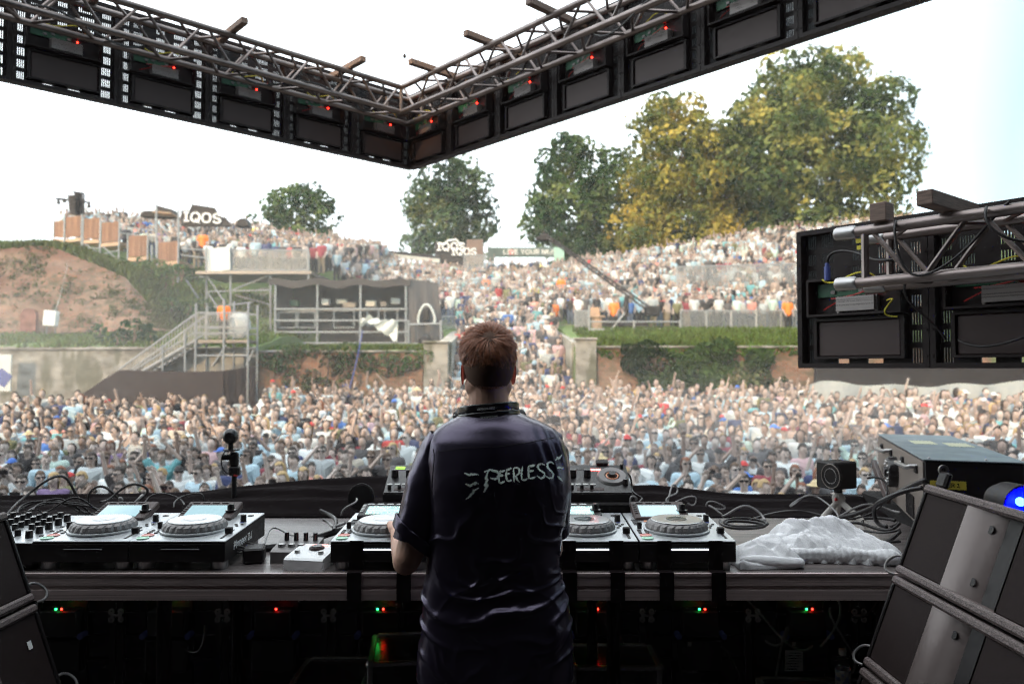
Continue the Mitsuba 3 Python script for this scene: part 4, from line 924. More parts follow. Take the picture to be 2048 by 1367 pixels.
# maker plate, flight cases, bottle
o = obj('maker_lettering', text_at('SKYMUSIC', .011, np.array([[1, 0, 0], [0, 0, -1], [0, 1, 0.0]]), P(1379, 1342, 3.535), .001, True), 'm_steel_dull'); tag(o, 'faint white maker lettering on a dark module under the table', 'lettering')
def flight_case(label, a, b, lettering=None, rot=0.0):
    k = thing('flight_case', label, 'case')
    a, b = np.asarray(a, float), np.asarray(b, float); c = (a + b) / 2; s = b - a; R = rotz(rot)
    obj('panel', cbox(c, s, .003, R), 'm_black_gloss', k)
    for sx in (-1, 1):
        for sy in (-1, 1): obj('edge', cbox(c + R @ np.array([sx * s[0] / 2, sy * s[1] / 2, 0]), [.022, .022, s[2] + .004], .003, R), 'm_alu', k)
        obj('edge', cbox(c + R @ np.array([sx * s[0] / 2, 0, s[2] / 2]), [.022, s[1] - .024, .018], .003, R), 'm_alu', k)
    for sy in (-1, 1): obj('edge', cbox(c + R @ np.array([0, sy * s[1] / 2, s[2] / 2]), [s[0] - .024, .022, .018], .003, R), 'm_alu', k)
    for sx in (-1, 1): obj('corner', ball(c + R @ np.array([sx * s[0] / 2, -s[1] / 2, s[2] / 2]), .019, 1), 'm_alu', k)
    if lettering: obj('lettering', text_at(lettering, .02, R @ np.eye(3), c + [0, 0, s[2] / 2 + .001], .001, True), 'm_white_print', k)
    return k
flight_case('dark metal edged flight case under the table, left one of the pair', [-.92, 3.1, 0.0], [-.62, 3.45, .36])
flight_case('dark metal edged flight case right beside the legs of the man', [-.60, 3.12, 0.0], [-.36, 3.45, .47], rot=.12)
flight_case('dark case with worn lettering on its lid under the water bottle', [1.12, 3.15, 0.0], [1.62, 3.48, .255], 'SKYMUSIC', rot=-.06)
flight_case('dark case on the floor under the table right of the legs of the man', [.26, 3.2, 0.0], [.62, 3.45, .42])
bp = P(1707, 1362, 3.18); bz = .2585
scene['m_pet'] = {'type': 'thindielectric', 'int_ior': 1.45}
mat('m_label_print', mikit.proc(lambda p, n, uv: mikit.mix((0.35, 0.42, 0.60), (0.80, 0.78, 0.76), mikit.smoothstep(0.45, 0.55, mikit.noise(p.x * 90, p.y * 90, p.z * 60)))), 0.4)
k = thing('water_bottle', 'clear plastic water bottle with a pale cap standing on the dark case', 'bottle')
bc = [bp[0], 3.28, bz]
obj('bottle', lathe([(0, .002), (.026, .002), (.031, .010), (.031, .05), (.029, .055), (.031, .06), (.031, .13), (.030, .145), (.022, .168), (.014, .178), (.0135, .19)], 24, bc), 'm_pet', k, smooth=50)
obj('label', lathe([(.0314, .058), (.0318, .06), (.0318, .125), (.0314, .127)], 24, bc), 'm_label_print', k, smooth=40)
obj('cap', lathe([(0, .210), (.014, .210), (.0155, .207), (.0155, .186), (.0135, .186)], 18, bc), 'm_paper', k, smooth=40)

# ================================================================== right hand gear: lighting box, mini camera, speakers, cables
# black rack case with two handles, seen from above at right
def rack_case():
    k = thing('rack_case', 'large black equipment case with two chrome handles and a pale top at right', 'case')
    A, Bq, C_ = P(1848, 920, 2.72), P(1757, 864, 0), P(2040, 921, 2.72)
    zt = A[2]
    far = P(1757, 864, 3.75); far[2] = zt; 
    d = far - A; d[2] = 0; L = np.linalg.norm(d); d /= L
    e = np.array([d[1], -d[0], 0]); Wd = .315
    R = np.stack([e, d, [0, 0, 1]], 1); Hh = .26
    c = A + d * L / 2 + e * Wd / 2 - [0, 0, Hh / 2]
    obj('housing', cbox(c, [Wd, L, Hh], .006, R), 'm_black', k)
    obj('lid', cbox(c + [0, 0, Hh / 2 + .002], [Wd + .006, L + .006, .006], .002, R), 'm_rack_top', k)
    S = lambda v, z, w=0: A + d * v - e * w + [0, 0, z]
    obj('front_plate', box(c - e * (Wd / 2 + .002), [.004, L - .01, Hh - .012], R), 'm_plate_grey', k)
    for v0, v1 in ((.10, .36), (.62, .86)):
        obj('handle', pipe([S(v0 * L, -.035, .004), S(v0 * L, -.035, .026), S(v0 * L + .02, -.042, .034), S(v1 * L - .02, -.052, .034), S(v1 * L, -.055, .026), S(v1 * L, -.055, .004)], .009, 8), 'm_alu', k, smooth=40)
        for q_ in (v0, v1): obj('handle_base', cbox(S(q_ * L, -.045, .008), [.012, .03, .03], .004, R), 'm_black', k)
    dl = lathe([(0, .05), (.02, .05), (.022, .04), (.06, .038), (.066, .03), (.066, 0)], 28); dl.apply_transform(trimesh.geometry.align_vectors([0, 0, 1], -e)); dl.apply_translation(S(.52 * L, -.115, .003))
    obj('dial', dl, 'm_black_gloss', k, smooth=40)
    for i in range(10):
        a = i * .628; obj('dial_hole', ball(S(.52 * L + .045 * math.cos(a), -.115 + .045 * math.sin(a), .042), .006, 1), 'm_alu', k)
    obj('bracket_arm', cbox(S(.72 * L, -.185, .035), [.02, .42, .045], .004, R @ rotx(.25)), 'm_plate_dark', k)
    for i in range(9): obj('vent_fin', box(S(.16 * L + i * .018, -.20, .006), [.006, .006, .085], R), 'm_rubber', k)
    obj('tape_label', box(A + e * (.075) + [0, 0, -.085] - d * .001, [.115, .001, .030], R), 'm_yellow_tape', k)
    obj('tape_print', text_at('LASER 1', .014, np.stack([e, [0, 0, 1.0], -d], 1), A + e * .075 + [0, 0, -.085] - d * .0018, .0006, True), 'm_black', k)
    for u, v0 in ((.12, .62), (.24, .55)): obj('paper_label', box(A + e * u * 1.0 + d * v0 * L + [0, 0, .0056], [.09, .16, .0008], R), 'm_paper_yellow', k)
    for i, u in enumerate((.02, .2, .38)): obj('screw', ball(A + e * u + d * .02 + [0, 0, .006], .005, 1), 'm_alu', k)
    obj('lock', cyl(A + e * .235 - d * .003 + [0, 0, -.085], .012, .012, 14, 'y'), 'm_alu', k)
    for i in range(12): obj('slot', box(A + e * (.09 + i * .022) - d * .001 + [0, 0, -.165], [.005, .002, .02], R), 'm_black_soft', k)
mat('m_rack_top', mikit.proc(lambda p, n, uv: mi.Color3f(0.155, 0.19, 0.215) * (0.75 + 0.5 * mikit.fbm(p.x * 14, p.y * 14, 0.0))), 0.45, 0.15)
mat('m_plate_grey', (0.15, 0.125, 0.11), 0.45)
mat('m_yellow_tape', (0.42, 0.33, 0.04), 0.5); mat('m_paper_yellow', (0.5, 0.5, 0.36), 0.6)
rack_case()
k = thing('support_box', 'black box carrying the equipment case behind the right speakers', 'box')
obj('panel', cbox([2.02, 3.22, .555], [.62, .95, 1.05], .01), 'm_black_soft', k)
# mini camera on a small tripod
k = thing('box_camera', 'small black box camera with a round lens on a white mini tripod', 'camera')
c = P(1677, 950, 3.05)
R = rotz(math.radians(-68))
bx = lambda x, y, z: c + R @ np.array([x, y, z])
obj('housing', cbox(c + [0.005, 0.03, 0], [.098, .125, .108], .006, R), 'm_black', k)
obj('lens', lathe([(.0, -.01), (.030, -.012), (.034, .0), (.044, .002), (.044, -.012), (.047, -.012), (.047, .006), (.0, .006)], 28, axis='y').apply_transform(np.block([[R @ np.diag([1, -1, 1]), np.zeros((3, 1))], [np.zeros((1, 3)), 1]])).apply_translation(bx(.005, -.042, 0)), 'm_black_gloss', k, smooth=40)
for rr_, b_ in ((.0475, 'm_plate_grey'), (.030, 'm_steel_dull')):
    obj('lens_ring', pipe([bx(.005 + rr_ * math.cos(a), -.047, rr_ * math.sin(a)) for a in np.linspace(0, 2 * np.pi, 33)], .0022, 6), b_, k, smooth=True)
obj('mount', cyl(c + [.01, .03, -.063], .016, .02, 12), 'm_black', k)
obj('ball_head', ball(c + [.012, .03, -.098], [.026, .026, .028], 2), 'm_tripod', k, smooth=True)
obj('red_button', ball(c + [-.008, .008, -.098], .007, 1), 'm_red', k)
mat('m_tripod', (0.42, 0.39, 0.36), 0.5)
for tx, ty in ((-.115, -.02), (.095, -.13), (.06, .15)):
    foot = np.array([c[0] + tx, c[1] + ty, TZ + .012 + (0.05 if ty > 0 else 0)])
    obj('leg', pipe([c + [.012, .03, -.105], (c + [.012, .03, -.105]) * .45 + foot * .55 + [0, 0, .012], foot], [.012, .013, .008], 8), 'm_tripod', k, smooth=True)
o = obj('camera_cable', pipe([bx(.05, .1, -.01), bx(.10, .14, -.02), bx(.13, .1, -.09), bx(.10, .0, -.15), bx(.0, -.02, -.172)], .004, 5, 26), 'm_cable_black', smooth=True); tag(o, 'thin cable looping from the back of the small box camera', 'cable')
# round camera on a pole at left
k = thing('ball_camera', 'black ball shaped camera on a pole standing behind the left players', 'camera')
c = P(461, 872, 3.62)
obj('ball', ball(c, [.036, .036, .038], 3), 'm_black_gloss', k, smooth=True)
obj('neck', cat(cyl(c + [.002, 0, -.045], .012, .03, 12), cyl(c + [.006, 0, -.064], .038, .006, 20)), 'm_black', k)
obj('clamp', cat(cbox(c + [.018, 0, -.11], [.042, .03, .07], .008), cbox(c + [.022, 0, -.165], [.05, .035, .045], .006), cyl(c + [-.012, 0, -.10], .014, .05, 12, 'x')), 'm_black', k)
o = obj('red_tag', cbox(c + [.034, -.019, -.185], [.020, .002, .008], .0005), 'm_red', k)
obj('pole', bar(c + [.02, 0, -.19], [c[0] + .02, c[1], .95], .012, 10), 'm_black', k)
obj('cord', pipe([c + [-.005, -.01, -.06], c + [-.035, -.015, -.10], c + [-.030, -.015, -.15], c + [.0, -.01, -.18]], .003, 5, 16), 'm_cable_black', k)
o = obj('boom_disc', cbox([0, 0, 0], [.01, .01, .01], .001), 'm_black') if False else None
k = thing('pop_screen', 'thin black ring shaped screen left of the left effects unit', 'screen')
pc = P(722, 995, 3.25)
an = np.linspace(0, 2 * np.pi, 29)
obj('ring', pipe([pc + np.array([.055 * math.cos(a), 0.012 * math.sin(a), .058 * math.sin(a)]) for a in an], .003, 5), 'm_black', k)
obj('mesh_disc', lathe([(0, 0), (.054, 0), (.054, .001), (0, .001)], 28, axis='y').apply_translation(pc), 'm_black_soft', k)

# ------------------------------------------------------------------ line array speakers leaning back on both sides
def speaker_stack(mirror, X, Yf, ztop, tilt, n, names, yaw=0.0):
    s = -1 if mirror else 1
    w = np.array([s * math.sin(tilt), 0, math.cos(tilt)])         # up the stack
    nf = np.array([-s * math.cos(tilt), 0, math.sin(tilt)])       # face normal, towards the man
    u = np.array([0.0, -1, 0])
    Rz = rotz(yaw); w, nf, u = Rz @ w, Rz @ nf, Rz @ u
    R = np.stack([u, w, nf], 1)
    o0 = np.array([X, Yf, ztop])
    H, Wd, D = .288, .66, .38
    for i in range(n):
        k = thing('line_array_speaker', names[i], 'speaker', 'line array speakers ' + ('at left' if mirror else 'at right'))
        o = o0 - w * (H + .008) * (i + 1)
        pt = lambda a, b, c: o + R @ np.array([a, b, c])
        B = lambda a0, a1, b0, b1, c0, c1, ch=.004: cbox(pt((a0 + a1) / 2, (b0 + b1) / 2, (c0 + c1) / 2), [a1 - a0, b1 - b0, c1 - c0], ch, R)
        obj('cabinet', B(.004, Wd, .002, H - .002, -D, -.04), 'm_black', k)
        obj('top_rim', B(0, Wd, H - .026, H, -.05, .012, .007), 'm_speaker_paint', k)
        obj('bottom_rim', B(0, Wd, 0, .026, -.05, .012, .007), 'm_speaker_paint', k)
        obj('side_rim', B(0, .012, .026, H - .026, -.05, .006, .003), 'm_black', k)
        for a0, a1 in ((.012, .222), (.452, Wd - .006)):
            obj('grille', B(a0, a1, .026, H - .026, -.04, .0, .003), 'm_grille', k)
        prof = [(.222, .004), (.240, .002), (.27, -.006), (.30, -.018), (.33, -.034), (.36, -.055), (.385, -.085), (.39, -.087), (.405, -.055), (.42, -.03), (.44, -.006), (.452, .002)]
        pr = np.array(prof)
        def wg(a, b): return o + (np.stack([np.interp(a, np.linspace(0, 1, len(pr)), pr[:, 0]), .026 + b * (H - .052), np.interp(a, np.linspace(0, 1, len(pr)), pr[:, 1])], -1) @ R.T)
        obj('waveguide', grid(wg, len(prof), 3), 'm_waveguide', k, smooth=50)
        for b in (.07, H - .07):
            hd = lathe([(0, 0), (.011, 0), (.0115, .002), (0, .0021)], 14); hd.apply_transform(trimesh.geometry.align_vectors([0, 0, 1], R[:, 2])); hd.apply_translation(pt(.31, b, -.0215)); obj('bolt_hole', hd, 'm_black', k)
        # rigging on the far side
        obj('rigging_bar', B(-.020, -.004, .01, H - .01, -.10, -.03, .003), 'm_steel_dull', k)
        obj('rigging_lug', B(-.034, -.018, H - .07, H - .03, -.055, -.02, .006), 'm_alu', k)
        obj('rigging_pin', pipe([pt(-.03, .05, -.02), pt(-.06, .03, .0), pt(-.055, .0, .01), pt(-.03, -.01, -.01)], .004, 6, 12), 'm_steel_dull', k)
    return o0, R
mkr = ['topmost speaker cabinet of the right stack, beside the equipment case', 'second speaker cabinet from the top of the right stack', 'third speaker cabinet of the right stack, low at the right image edge', 'lowest speaker cabinet of the right stack at the floor']
mkl = ['topmost speaker cabinet of the left stack at the left image edge', 'second speaker cabinet from the top of the left stack, with a white sticker', 'third speaker cabinet of the left stack, low at the left image edge', 'lowest speaker cabinet of the left stack at the floor']
o0, Rr = speaker_stack(False, P(1858, 963, 2.33)[0], 2.33, P(1858, 963, 2.33)[2], math.radians(20.5), 4, mkr)
k = thing('rigging_hook', 'black rigging plate with a hole on top of the right speaker stack', 'hook')
obj('plate', cbox(o0 + Rr @ np.array([.02, .02, -.03]), [.05, .05, .02], .006, Rr), 'm_black', k); obj('eye', lathe([(.008, -.004), (.016, -.004), (.016, .004), (.008, .004)], 14, o0 + Rr @ np.array([.0, .05, -.03]), 'y'), 'm_steel_dull', k)
l0, Rl = speaker_stack(True, P(6, 1018, 2.33)[0], 2.33, P(6, 1018, 2.33)[2], math.radians(19.5), 4, mkl)
o = obj('sticker', box(l0 + Rl @ np.array([.075, -.41, .003]), [.018, .024, .001], Rl), 'm_paper'); tag(o, 'small white sticker on the second left speaker', 'sticker')
# lit blue lamp at the right edge
k = thing('stage_lamp', 'small black stage lamp with lit blue lenses at the right image edge', 'lamp')
lc = P(2041, 1014, 2.16)
mat('m_lens', (0.1, 0.15, 0.5), 0.3)
obj('housing', lathe([(0, .12), (.045, .12), (.06, .08), (.062, 0), (.056, 0), (.054, .02), (0, .02)], 24, axis='y').apply_translation(lc + [.02, .01, 0]), 'm_black', k, smooth=40)
for dx, dz in ((-.012, .014), (.014, -.032), (.03, .02), (-.03, -.02)):
    e = obj('lens', ball(lc + [.02 + dx, .012, dz], .013, 2), 'm_lens', k); scene[e]['emitter'] = emit((0.02, 0.08, 60))
obj('yoke', pipe([lc + [.09, .05, .0], lc + [.09, .05, -.1], lc + [.02, .06, -.12]], .008, 6), 'm_black', k)

# ------------------------------------------------------------------ loose cables on the table
def cable(label, pts, r=.005, bsdf='m_cable_black', n=48, name='cable'):
    o = obj(name, pipe([P(*p) for p in pts], r, 6, n), bsdf, smooth=True); tag(o, label, 'cable'); return o
cable('tall black cable arching over the mixer at far left', [(5, 1045, 2.9), (30, 1010, 3.0), (60, 985, 3.1), (100, 957, 3.15), (125, 952, 3.2), (150, 985, 3.25), (165, 1000, 3.3)], .0055)
cable('black cable arch behind the left player with one end up', [(178, 1005, 3.2), (180, 985, 3.2), (200, 972, 3.2), (225, 985, 3.2), (240, 1000, 3.25)], .0055)
cable('long black cable curving over the back of the left players', [(200, 1003, 3.1), (240, 980, 3.2), (275, 968, 3.2), (295, 980, 3.2), (285, 995, 3.2), (262, 1008, 3.15)], .0055)
cable('grey cable end curled behind the left player', [(245, 1000, 3.1), (240, 995, 3.1), (248, 1010, 3.1), (262, 1010, 3.1), (285, 990, 3.15)], .006, 'm_cable_grey')
cable('black cable bow behind the right player of the left pair', [(290, 1010, 3.25), (305, 990, 3.3), (330, 987, 3.3), (355, 995, 3.3), (368, 1010, 3.25)], .004)
cable('second black cable bow behind the right player of the left pair', [(348, 1015, 3.2), (355, 998, 3.25), (380, 988, 3.3), (405, 990, 3.3), (408, 1000, 3.3), (400, 1010, 3.25)], .004)
for i, lab in enumerate(('first thin black cable of the tangle over the far left mixer', 'second thin black cable of the tangle over the far left mixer', 'third thin black cable of the tangle over the far left mixer', 'fourth thin black cable of the tangle over the far left mixer', 'lowest black cable running from the mixer to the left player', 'black cable crossing high over the far left mixer', 'black loop at the back of the far left mixer')):
    r_ = np.random.default_rng(100 + i)
    x0 = 15 + 10 * i
    cable(lab, [(x0, 1030 - i * 2, 2.92), (x0 + 30 + r_.uniform(-8, 8), 1012 - 4 * (i % 3), 3.0), (x0 + 75, 1000 + r_.uniform(-6, 8), 3.02), (x0 + 115 + r_.uniform(-10, 10), 1010 + r_.uniform(-4, 6), 3.05), (x0 + 145, 1026, 3.05)], .004)
cable('grey cable lying on the deck between pedals and the left player', [(470, 1080, 2.72), (490, 1083, 2.72), (510, 1088, 2.71), (525, 1090, 2.70)], .003, 'm_cable_black')
for i, lab in enumerate(('upper of the three thin cables between adapter and pedal', 'middle of the three thin cables between adapter and pedal', 'lower of the three thin cables between adapter and pedal')):
    cable(lab, [(462, 1098 + 4 * i, 2.64), (485, 1093 + 6 * i, 2.65), (505, 1100 + 3 * i, 2.65), (522, 1094 + 4 * i, 2.66)], .0028)
cable('pale thin cable rising from the four knob pedal', [(527, 1088, 2.70), (538, 1062, 2.78), (550, 1055, 2.82), (570, 1064, 2.82), (592, 1068, 2.80)], .003, 'm_cable_grey')
cable('pale cable loop lying behind the card box', [(645, 1038, 3.0), (653, 1042, 3.0), (665, 1052, 2.95), (690, 1045, 3.0)], .006, 'm_cable_grey')
cable('thick black cable curving into the white jog player', [(640, 1020, 3.15), (665, 1032, 3.1), (672, 1045, 3.0), (668, 1060, 2.9)], .008)
cable('grey twisted cable standing up behind the white jog player', [(683, 1030, 3.05), (685, 1022, 3.05), (700, 1010, 3.05), (713, 996, 3.1)], .004, 'm_cable_grey')
cable('bent grey hook shaped cable plug between the two right players', [(1262, 1035, 2.98), (1261, 1005, 2.98), (1265, 992, 2.98), (1271, 994, 2.98), (1272, 1000, 2.98)], .005, 'm_cable_grey', 24)
cable('pale straight cable plug between the two right players', [(1272, 1013, 3.0), (1280, 1003, 3.0), (1286, 996, 3.0)], .005, 'm_cable_grey', 12)
cable('pale doubled cable standing up behind the rightmost player', [(1326, 1006, 3.1), (1340, 985, 3.15), (1351, 971, 3.2), (1354, 976, 3.2), (1344, 990, 3.15), (1334, 1006, 3.1)], .004, 'm_cable_grey', 30)
cable('thin black cable from the right effects unit down to the table', [(1252, 945, 3.2), (1259, 950, 3.2), (1263, 970, 3.2), (1268, 985, 3.15), (1285, 996, 3.1)], .004)
cable('dark cable loop behind the rightmost player', [(1355, 1002, 3.15), (1370, 995, 3.2), (1392, 996, 3.2), (1392, 1003, 3.2), (1375, 1005, 3.2)], .0035, 'm_cable_grey', 30)
cable('thin cable knot right of the bright raised screen', [(1412, 1012, 3.1), (1415, 1004, 3.1), (1432, 1004, 3.1), (1450, 1016, 3.1), (1440, 1018, 3.1), (1420, 1012, 3.1), (1444, 1028, 3.05)], .0035, 'm_cable_grey', 40)
cable('grey cable arching to the right of the rightmost player', [(1444, 1032, 3.0), (1470, 1018, 3.0), (1490, 1011, 3.0), (1510, 1018, 3.0), (1530, 1040, 2.95)], .005, 'm_cable_grey')
cable('long black cable running behind the towels', [(1500, 1040, 3.05), (1540, 1028, 3.1), (1580, 1022, 3.1), (1620, 1025, 3.1), (1660, 1034, 3.05), (1720, 1036, 3.0), (1790, 1040, 2.9)], .006)
cable('coiled black cable left of the towels, upper turn', [(1448, 1044, 3.0), (1480, 1036, 3.05), (1520, 1040, 3.05), (1535, 1046, 3.0), (1500, 1052, 2.95), (1460, 1050, 2.97), (1448, 1044, 3.0)], .006)
cable('coiled black cable left of the towels, lower turn', [(1452, 1048, 2.97), (1490, 1042, 3.0), (1530, 1050, 2.95), (1500, 1056, 2.92), (1455, 1053, 2.93), (1447, 1050, 2.95), (1440, 1040, 3.0)], .006)
cable('long thick black cable sweeping from the speakers across the table', [(1850, 960, 2.6), (1815, 975, 2.7), (1770, 1000, 2.8), (1730, 1020, 2.9), (1700, 1030, 2.95), (1670, 1036, 3.0)], .009)
cable('second thick black cable arching from the speaker stack', [(1845, 975, 2.6), (1800, 985, 2.65), (1765, 1000, 2.7), (1748, 1020, 2.75), (1752, 1040, 2.75), (1775, 1052, 2.72)], .008)
cable('thin grey cable from the mini tripod to the table', [(1580, 1012, 3.0), (1600, 998, 3.05), (1625, 990, 3.1), (1650, 1003, 3.05), (1676, 1034, 2.95)], .0035, 'm_cable_grey')
cable('thin grey cable arching left of the mini tripod', [(1580, 1010, 3.02), (1605, 994, 3.05), (1640, 990, 3.1), (1690, 990, 3.1), (1725, 992, 3.1)], .003, 'm_cable_grey')
cable('pale cable lying right of the mini tripod', [(1676, 1034, 3.0), (1710, 1015, 3.0), (1740, 1008, 3.0), (1770, 1016, 3.0), (1800, 1024, 2.95)], .005, 'm_cable_grey')
for i, lab in enumerate(('upper black cable right of the ribbed towel', 'second black cable right of the ribbed towel', 'third black cable right of the ribbed towel', 'lowest black cable right of the ribbed towel')):
    cable(lab, [(1690, 1050 + 9 * i, 2.9 - .05 * i), (1720 + 6 * i, 1046 + [0, 14, 22, 26][i], 2.9 - .05 * i), (1760 - 5 * i, 1058 + [0, 6, 24, 20][i], 2.85 - .05 * i), (1800, 1044 + [0, 14, 18, 38][i], 2.8 - .04 * i)], [.006, .0045, .007, .005][i])
cable('black cable loop lying behind the ribbed towel', [(1735, 1050, 2.9), (1725, 1045, 2.95), (1735, 1036, 3.0), (1765, 1035, 3.0), (1790, 1042, 2.95), (1780, 1052, 2.9)], .005)

# ================================================================== the man at the decks, seen from behind
mat('m_skin', mikit.proc(lambda p, n, uv: mi.Color3f(0.50, 0.29, 0.215) * (0.9 + 0.2 * mikit.noise(p.x * 60, p.y * 60, p.z * 60))), 0.5, specular=0.4)
scene['m_ear'] = {'type': 'principledthin', 'base_color': {'type': 'rgb', 'value': [0.42, 0.10, 0.07]}, 'roughness': 0.5, 'diff_trans': 0.9}
mat('m_satin', mikit.proc(lambda p, n, uv: mi.Color3f(0.0075, 0.0054, 0.0115) * (0.85 + 0.3 * mikit.noise(p.x * 700, p.y * 700, p.z * 160))), 0.29, specular=0.65, sheen=0.12, sheen_tint=1.0, spec_tint=0.4)
mat('m_denim_black', (0.016, 0.013, 0.017), 0.85)
mat('m_print', (0.80, 0.92, 0.86), 0.7)
DJY = 2.25
man = thing('person', 'reddish haired man in black satin shirt standing at the decks, back turned', 'person')
TB = np.array([  # photo row, left edge, right edge, half depth, centre depth
    (828, 924, 1044, .076, 2.287), (838, 906, 1068, .090, 2.280), (848, 886, 1092, .100, 2.275), (862, 868, 1112, .110, 2.270), (882, 856, 1128, .120, 2.262),
    (920, 852, 1137, .128, 2.255), (970, 854, 1140, .134, 2.250), (1030, 856, 1132, .134, 2.250), (1090, 857, 1119, .128, 2.252), (1130, 854, 1118, .122, 2.252), (1170, 849, 1128, .122, 2.250), (1210, 848, 1139, .126, 2.246),
    (1260, 845, 1144, .130, 2.240), (1310, 839, 1146, .134, 2.236), (1342, 837, 1146, .136, 2.234), (1352, 838, 1145, .135, 2.234)], float)
zrow = np.array([P(1000, r, DJY)[2] for r in TB[:, 0]])
xl = np.array([P(a, r, DJY)[0] for r, a in TB[:, :2]]); xr = np.array([P(a, r, DJY)[0] for r, a in TB[:, [0, 2]]])
from scipy.interpolate import PchipInterpolator as PC
o_ = np.argsort(zrow)
fl, fr_, fb, fc = (PC(zrow[o_], q[o_]) for q in (xl, xr, TB[:, 3], TB[:, 4]))
ZT, ZB = zrow.max(), zrow.min()
def folds(x, z, t):
    """height of the shirt's folds on the back, in metres"""
    zw = P(1000, 1185, DJY)[2]
    s = z - zw
    n1 = meshkit.fbm(np.stack([x * 4.5 + 3, z * 6, x * 0], -1), 3) - .5
    n2 = meshkit.fbm(np.stack([x * 7 + 9, z * 7, x * 0 + 4], -1), 3) - .5
    n3 = meshkit.fbm(np.stack([x * 9 - 5, z * 12, x * 0 + 8], -1), 2)
    ridge = lambda p, w: np.exp(-(np.sin(p) / w) ** 2)
    p1 = (s - .55 * np.tanh(x * 5) * x - .10 * x) * 46 + n1 * 9
    p2 = (s * .85 + x * .55) * 40 + n2 * 10 + 1.1
    p3 = (s * .8 - x * .6) * 38 + n1 * 10 + n2 * 4 + .4
    low = np.exp(-((s + .02) / .085) ** 2); mid = np.exp(-((s - .13) / .13) ** 2); hem_ = np.exp(-((s + .17) / .09) ** 2)
    sd = np.clip(np.abs(x + .005) * 9, .2, 1)
    h = .0105 * ridge(p1, .42) * low * (.35 + 1.3 * n3) + .0078 * ridge(p2, .38) * (mid * np.clip(.5 + x * 6, 0, 1) + .6 * hem_ * np.clip(.4 - x * 5, 0, 1)) * (.3 + 1.3 * n3) + .0078 * ridge(p3, .38) * (mid * np.clip(.5 - x * 6, 0, 1) + .6 * hem_ * np.clip(.4 + x * 5, 0, 1)) * (.3 + 1.3 * n3)
    h = h + .010 * n1 * (low + .6 * mid + hem_) + .006 * ridge(x * 38 + s * 14 + n2 * 8, .35) * hem_ * sd * n3
    g = meshkit.fbm(np.stack([x * 7, z * 16, x * 0 + 2], -1), 3) - .5
    # gathered pleats running down from the right shoulder, and softly from the left
    zs = P(1000, 890, DJY)[2]
    up = np.exp(-((z - zs) / .09) ** 2)
    pl = np.sin((x * 1.0 + (z - zs) * .35) * 190) * .0022 * np.clip((x - .04) * 14, 0, 1) * up
    return h + g * .004 * np.clip((zs + .05 - z) * 8, .25, 1) + pl
def torso(u, v):
    z = ZB + (ZT - ZB) * v
    t = 2 * np.pi * u
    a = (fr_(z) - fl(z)) / 2; cx = (fr_(z) + fl(z)) / 2; b = fb(z)
    ct, st = np.cos(t), np.sin(t)
    x = cx + a * np.sign(ct) * np.abs(ct) ** .84
    yy = np.sign(st) * np.abs(st) ** .80
    # spine groove and shoulder blades on the back (st < 0)
    back = np.clip(-st, 0, 1)
    zs = P(1000, 930, DJY)[2]
    blade = .012 * np.exp(-((np.abs(x - cx) - .085) / .05) ** 2 - ((z - zs) / .09) ** 2) - .010 * np.exp(-((x - cx) / .03) ** 2) * np.clip((ZT - z) * 5, 0, 1)
    y = fc(z) + b * yy - back ** .5 * blade
    h = folds(x, z, t)
    edge = np.minimum(np.abs(st), 1)
    return np.stack([x + ct * h * .8, y - np.where(st < 0, np.abs(st) ** .4, -np.abs(st) ** .4) * h, z], -1)
tm = grid(torso, 361, 240)
top = grid(lambda u, v: torso(u, np.ones_like(u)) * (1 - v[..., None]) + v[..., None] * np.array([(fl(ZT) + fr_(ZT)) / 2, fc(ZT), ZT - .005]), 361, 3)
# left sleeve: rolled cuff above the elbow
def tube_mesh(cs, rs, n=64, m=90, fold=0.0, seed=0, cuff=None):
    cs = np.array(cs, float); rs = np.array(rs, float)
    s = np.linspace(0, 1, len(cs)); S = np.linspace(0, 1, m)
    c = PC(s, cs)(S); r = PC(s, rs)(S)
    t = np.gradient(c, axis=0); t /= np.linalg.norm(t, axis=1, keepdims=True)
    a = np.cross(t, [0, 1.0, 0]); a /= np.linalg.norm(a, axis=1, keepdims=True); b = np.cross(t, a)
    an = np.linspace(0, 2 * np.pi, n)
    dirs = np.cos(an)[None, :, None] * a[:, None] + np.sin(an)[None, :, None] * b[:, None]
    p = c[:, None] + dirs * r[:, None, None]
    if fold:
        f = meshkit.fbm(np.stack([p[..., 0] * 8 + p[..., 2] * 10, p[..., 2] * 7 - p[..., 0] * 9, p[..., 1] * 9 + seed], -1), 3) - .5
        w = np.sin((p[..., 0] * 1.2 - p[..., 2] * .55 + seed) * 120) * .0035 * np.exp(-((S - .12) / .16) ** 2)[:, None]
        p = p + dirs * (f * fold + w)[..., None]
    i, j = np.meshgrid(np.arange(m - 1), np.arange(n - 1), indexing='ij')
    q = np.stack([i * n + j, i * n + j + 1, (i + 1) * n + j + 1, (i + 1) * n + j], -1).reshape(-1, 4)
    return trimesh.Trimesh(p.reshape(-1, 3), np.vstack([q[:, [0, 1, 2]], q[:, [0, 2, 3]]]), process=False)
SL = [P(892, 880, 2.262), P(880, 905, 2.262), P(866, 945, 2.255), P(848, 1005, 2.245), P(834, 1050, 2.238), P(827, 1078, 2.235)]
SR = [.056, .064, .066, .067, .063, .0595]
sl = tube_mesh(SL, SR, fold=.014, seed=1)
sr = tube_mesh([P(1084, 880, 2.262), P(1096, 905, 2.262), P(1102, 950, 2.275), P(1104, 1000, 2.31), P(1103, 1040, 2.34), P(1102, 1060, 2.355)], [.054, .060, .060, .058, .055, .053], fold=.010, seed=4)
obj('shirt', cat(tm, top, sl, sr), 'm_satin', man, smooth=True)
